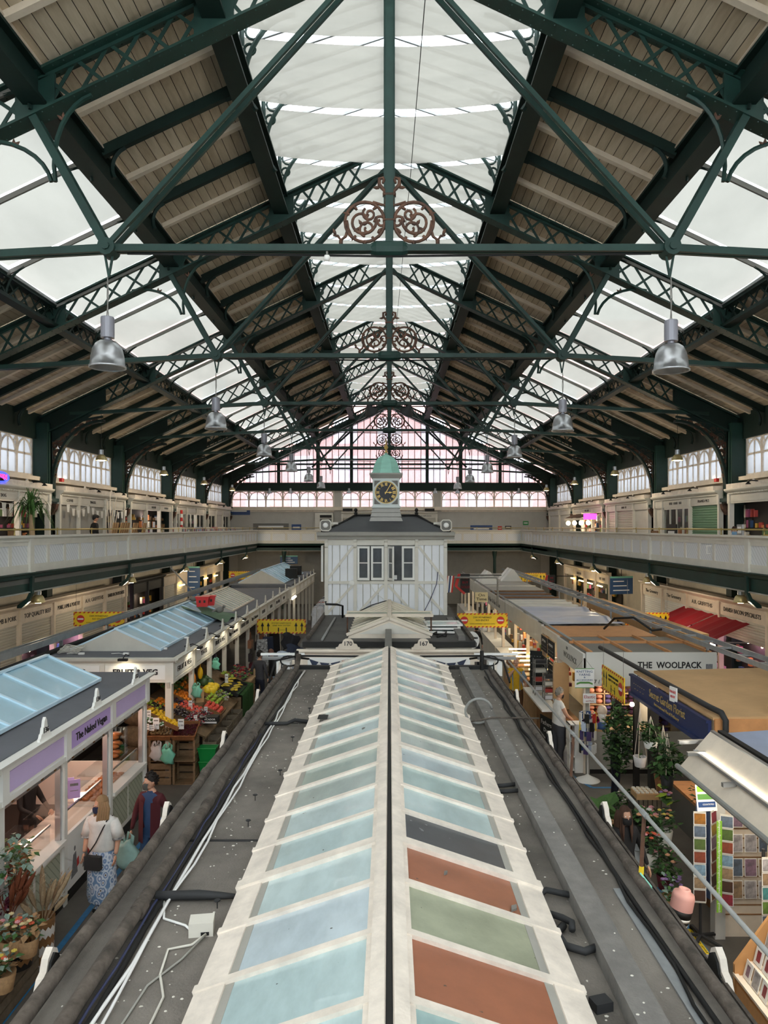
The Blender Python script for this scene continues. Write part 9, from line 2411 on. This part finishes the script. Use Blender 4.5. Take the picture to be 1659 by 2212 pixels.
# ================================================================ gallery odds and ends
ns = E('neon_sign', (-11.2, 21.35, PZ(1030, 21.35)), PI / 2, label='oval red and blue neon OPEN sign at the left frame edge', cat='sign')
O('board', MB().prism([(.45 * math.cos(2 * PI * k / 20), .16 * math.sin(2 * PI * k / 20)) for k in range(20)], 'y', -.02, .02), 'neon_blue', ns); text('OPEN', (0, -.025, 0), .2, 0, 'neon_red', ns, width=.6, bold=.006)
yu = E('yucca', (-10.2, 21.1, GZ), label='tall spiky yucca palm on the left gallery', cat='plant'); yu.scale = (1.3,) * 3
O('trunk', MB().tube([(0, 0, .25), (.02, 0, .8), (-.01, 0, 1.35)], [.1, .06, .05], 8), 'wood_pale', yu); O('pot', MB().lathe([(.16, 0), (.2, .3), (.17, .3)], n=14), 'charcoal', yu)
q = random.Random(8); ylf = MB()
for i in range(130):
 a = q.uniform(0, 6.28); e = q.uniform(-.2, 1.4); L_ = q.uniform(.5, .8); d = Vector((math.cos(a) * math.cos(e), math.sin(a) * math.cos(e), math.sin(e))); p0 = Vector((0, 0, 1.35 + q.uniform(-.1, .15)))
 s_ = d.cross(Vector((0, 0, 1))).normalized() * .012; p1 = p0 + d * L_ * .5; p2 = p0 + d * L_ * .85 + Vector((0, 0, -.28 * L_ - .25 * math.cos(e)))
 ylf.add([p0 - s_, p0 + s_, p1 + s_, p1 - s_, p2], [(0, 1, 2, 3), (3, 2, 4)])
O('leaf_blades', ylf, 'greens', yu, kind='stuff')
br = E('bare_branches', (-10.0, 26.6, GZ), label='pale bare branches in a box on the left gallery', cat='branches')
for i in range(7):
 a = -.5 + .17 * i
 O('branch', MB().tube([(0, .06 * i - .2, .6), (.05 * math.sin(i), .06 * i - .2 + a * .5, 1.3), (.05, .06 * i - .2 + a * (.7 + .3 * (i % 2)), 1.9 + .3 * (i % 3))], [.022, .018, .008], 5), 'cream', br)
O('box', MB().box(-.25, .25, -.35, .35, 0, .6), 'charcoal', br)
for i, (y, w) in enumerate(((25.6, .5), (26.5, .85), (27.6, .5), (28.6, .35))):
 e = E('wooden_easel', (-9.55, y, GZ), PI / 2, label='pale wooden framed panel leaning on the left gallery rail, %s from the camera' % ORD[i + 1], cat='panel', group='wooden panels on the left gallery')
 O('panel', MB().prism([(.1, .2), (.14, .2), (-.1, 1.45), (-.14, 1.45)], 'x', -w / 2, w / 2), 'card', e)
 for k in range(int(w / .22) + 1): O('batten', MB().prism([(.09, .2), (.1, .2), (-.14, 1.45), (-.15, 1.45)], 'x', -w / 2 + .22 * k, -w / 2 + .22 * k + .04), 'wood', e)
for k in range(7):
 y = 33.5 + 1.75 * k; b = E('record_rack', (-9.6, y, GZ), label='rack of record sleeves behind the left parapet, %s from the camera' % ORD[k + 1], cat='rack', group='record racks on the left gallery')
 O('trough', MB().box(-.2, .2, 0, 1.5, .6, .85), 'charcoal', b)
 for j in range(9): O('sleeve', MB().box(-.17, .17, .05 + .16 * j, .07 + .16 * j, .85, 1.3), ('grey_white', 'mid_grey', 'sheet_blue', 'offwhite', 'goods_8')[(j + k) % 5], b, rot=(-.1, 0, 0))
 for j in (0.05, 1.45): O('leg', MB().box(-.2, .2, j - .02, j + .02, 0, .6), 'charcoal', b)
def pennants(label, x, y0, y1, z, m):
 b = E('bunting', (x, y0, z), label=label, cat='bunting'); n = 14; L_ = y1 - y0; sg = lambda t: -.22 * abs(math.sin(PI * t * 3))
 O('string', MB().tube([(0, L_ * t / 36, sg(t / 36)) for t in range(37)], .008, 4), 'offwhite', b)
 for i in range(n): t = (i + .3) / n; O('flag', MB().prism([(L_ * t, sg(t)), (L_ * t + .24, sg(t)), (L_ * t + .19, sg(t) - .26), (L_ * t + .05, sg(t) - .26)], 'x', -.004, .004), m, b)
pennants('white bunting across the COFFEE and SNACKS kiosk', -11.25, 25.7, 31.8, 6.42, 'white')
pennants('white bunting across the HOT DOG kiosk', -11.2, 18.8, 24.6, 6.5, 'white')
bp = E('barber_pole', (-11.2, 39.9, GZ), label='red and white striped barber pole on the left gallery', cat='pole')
for k in range(9): O('band', MB().lathe([(.07, .4 + .2 * k), (.07, .6 + .2 * k)], n=10), ('red', 'white')[k % 2], bp)
O('base', MB().lathe([(.12, 0), (.05, .1), (.05, .4)], n=10), 'mid_grey', bp)
cf = E('cafe_awning', (11.35, TY[5] + .5, 0), label='red tiled scalloped awning of the lit cafe on the right gallery', cat='awning')
O('canopy', MB().grid(lambda u, v: (-.55 * v, 6.0 * u, 6.35 - .25 * v + .03 * abs(math.sin(u * 60)) * v), 60, 3), 'rust', cf); O('valance', MB().box(-.57, -.53, 0, 6, 5.98, 6.1), 'offwhite', cf)
for k in range(4): O('globe', MB().ell((-.5, .7 + 1.5 * k, 5.82), .13, 12, 8), 'bulb_on', cf, smooth=True)
nn = plate('pink neon sign at the end of the cafe awning', (10.75, TY[5] + .45, 6.15), .7, .3, 0, 'neon_pink', (), 'sign')
for i, (x, y, z, w, h_, m, lab) in enumerate(((10.9, 23.0, 5.5, .35, .35, 'galv', 'round chrome lamp in the radio stall'), (10.8, 28.3, GZ + .75, .9, 1.3, 'black', 'black notice cabinet by the green shutter'), (10.6, 29.6, GZ + .6, .7, 1.1, 'wood', 'wooden framed mirror by the green shutter'), (9.9, 31.4, GZ + .7, 1.0, .55, 'white', 'white notice with red print behind the right rail'))):
 s = E('gallery_prop', (x, y, z), -PI / 2, label=lab, cat='display'); O('panel', MB().box(-w / 2, w / 2, -.03, .03, -h_ / 2, h_ / 2), m, s); O('insert', MB().box(-w * .35, w * .35, -.036, -.03, -h_ * .3, h_ * .3), 'red' if m == 'white' else 'sign_white', s)
 O('stand', MB().box(-.04, .04, 0, .04, GZ - z, 0), 'charcoal', s)
for sd in (-1, 1):
 al = O('alarm_bell', MB().box(-.05, .05, -.09, .09, -.06, .06), 'red', None, (sd * 11.35, TY[3] + (.45 if sd < 0 else .5), EYE + 1.62), label='small red alarm box on the %s column' % ('left' if sd < 0 else 'right'), cat='alarm')
run('cable', [(.6, 11.0, R(0) - .5), (.52, 18, R(0) - .55), (.3, 32, R(0) - .5), (.1, 50, R(0) - .6)], .008, 'black', 'thin black wire strung along the lantern beside the ridge', 'cable', 4)
run('conduit', [(1.7, 27, 3.75), (3.9, 27, 3.75), (3.95, 27, 3.7), (3.95, 27, 2.7)], .035, 'pipe_grey', 'grey conduit bridging from the clock office to the right stalls', 'conduit')
run('conduit', [(-8.9, 30, 4.0), (-7.9, 30, 2.9)], .03, 'pipe_grey', 'sloping grey conduit from the left gallery to the cable tray', 'conduit')
bcam = E('security_camera', (8.95, 20.6, 4.95), label='white security bracket on the right parapet', cat='camera'); O('bracket', MB().tube([(0, 0, .12), (-.12, 0, .12), (-.12, 0, -.1), (-.02, 0, -.1)], .02, 6), 'white', bcam)
# ---- lettering: fit to its boards, then turn into plain meshes
bpy.context.view_layer.update()
for o, w in FIT:
 d = o.dimensions.x
 if d > 1e-6:
  o.scale.x = w / d
bpy.context.view_layer.update()
dg = bpy.context.evaluated_depsgraph_get()
for o in [q for q in COL.objects if q.type == 'FONT']:
 me = bpy.data.meshes.new_from_object(o.evaluated_get(dg))
 n = link('lettering', me, o.parent, o.location, tuple(o.rotation_euler))
 n.scale = o.scale
 n['kind'] = 'stuff'
 bpy.data.objects.remove(o)
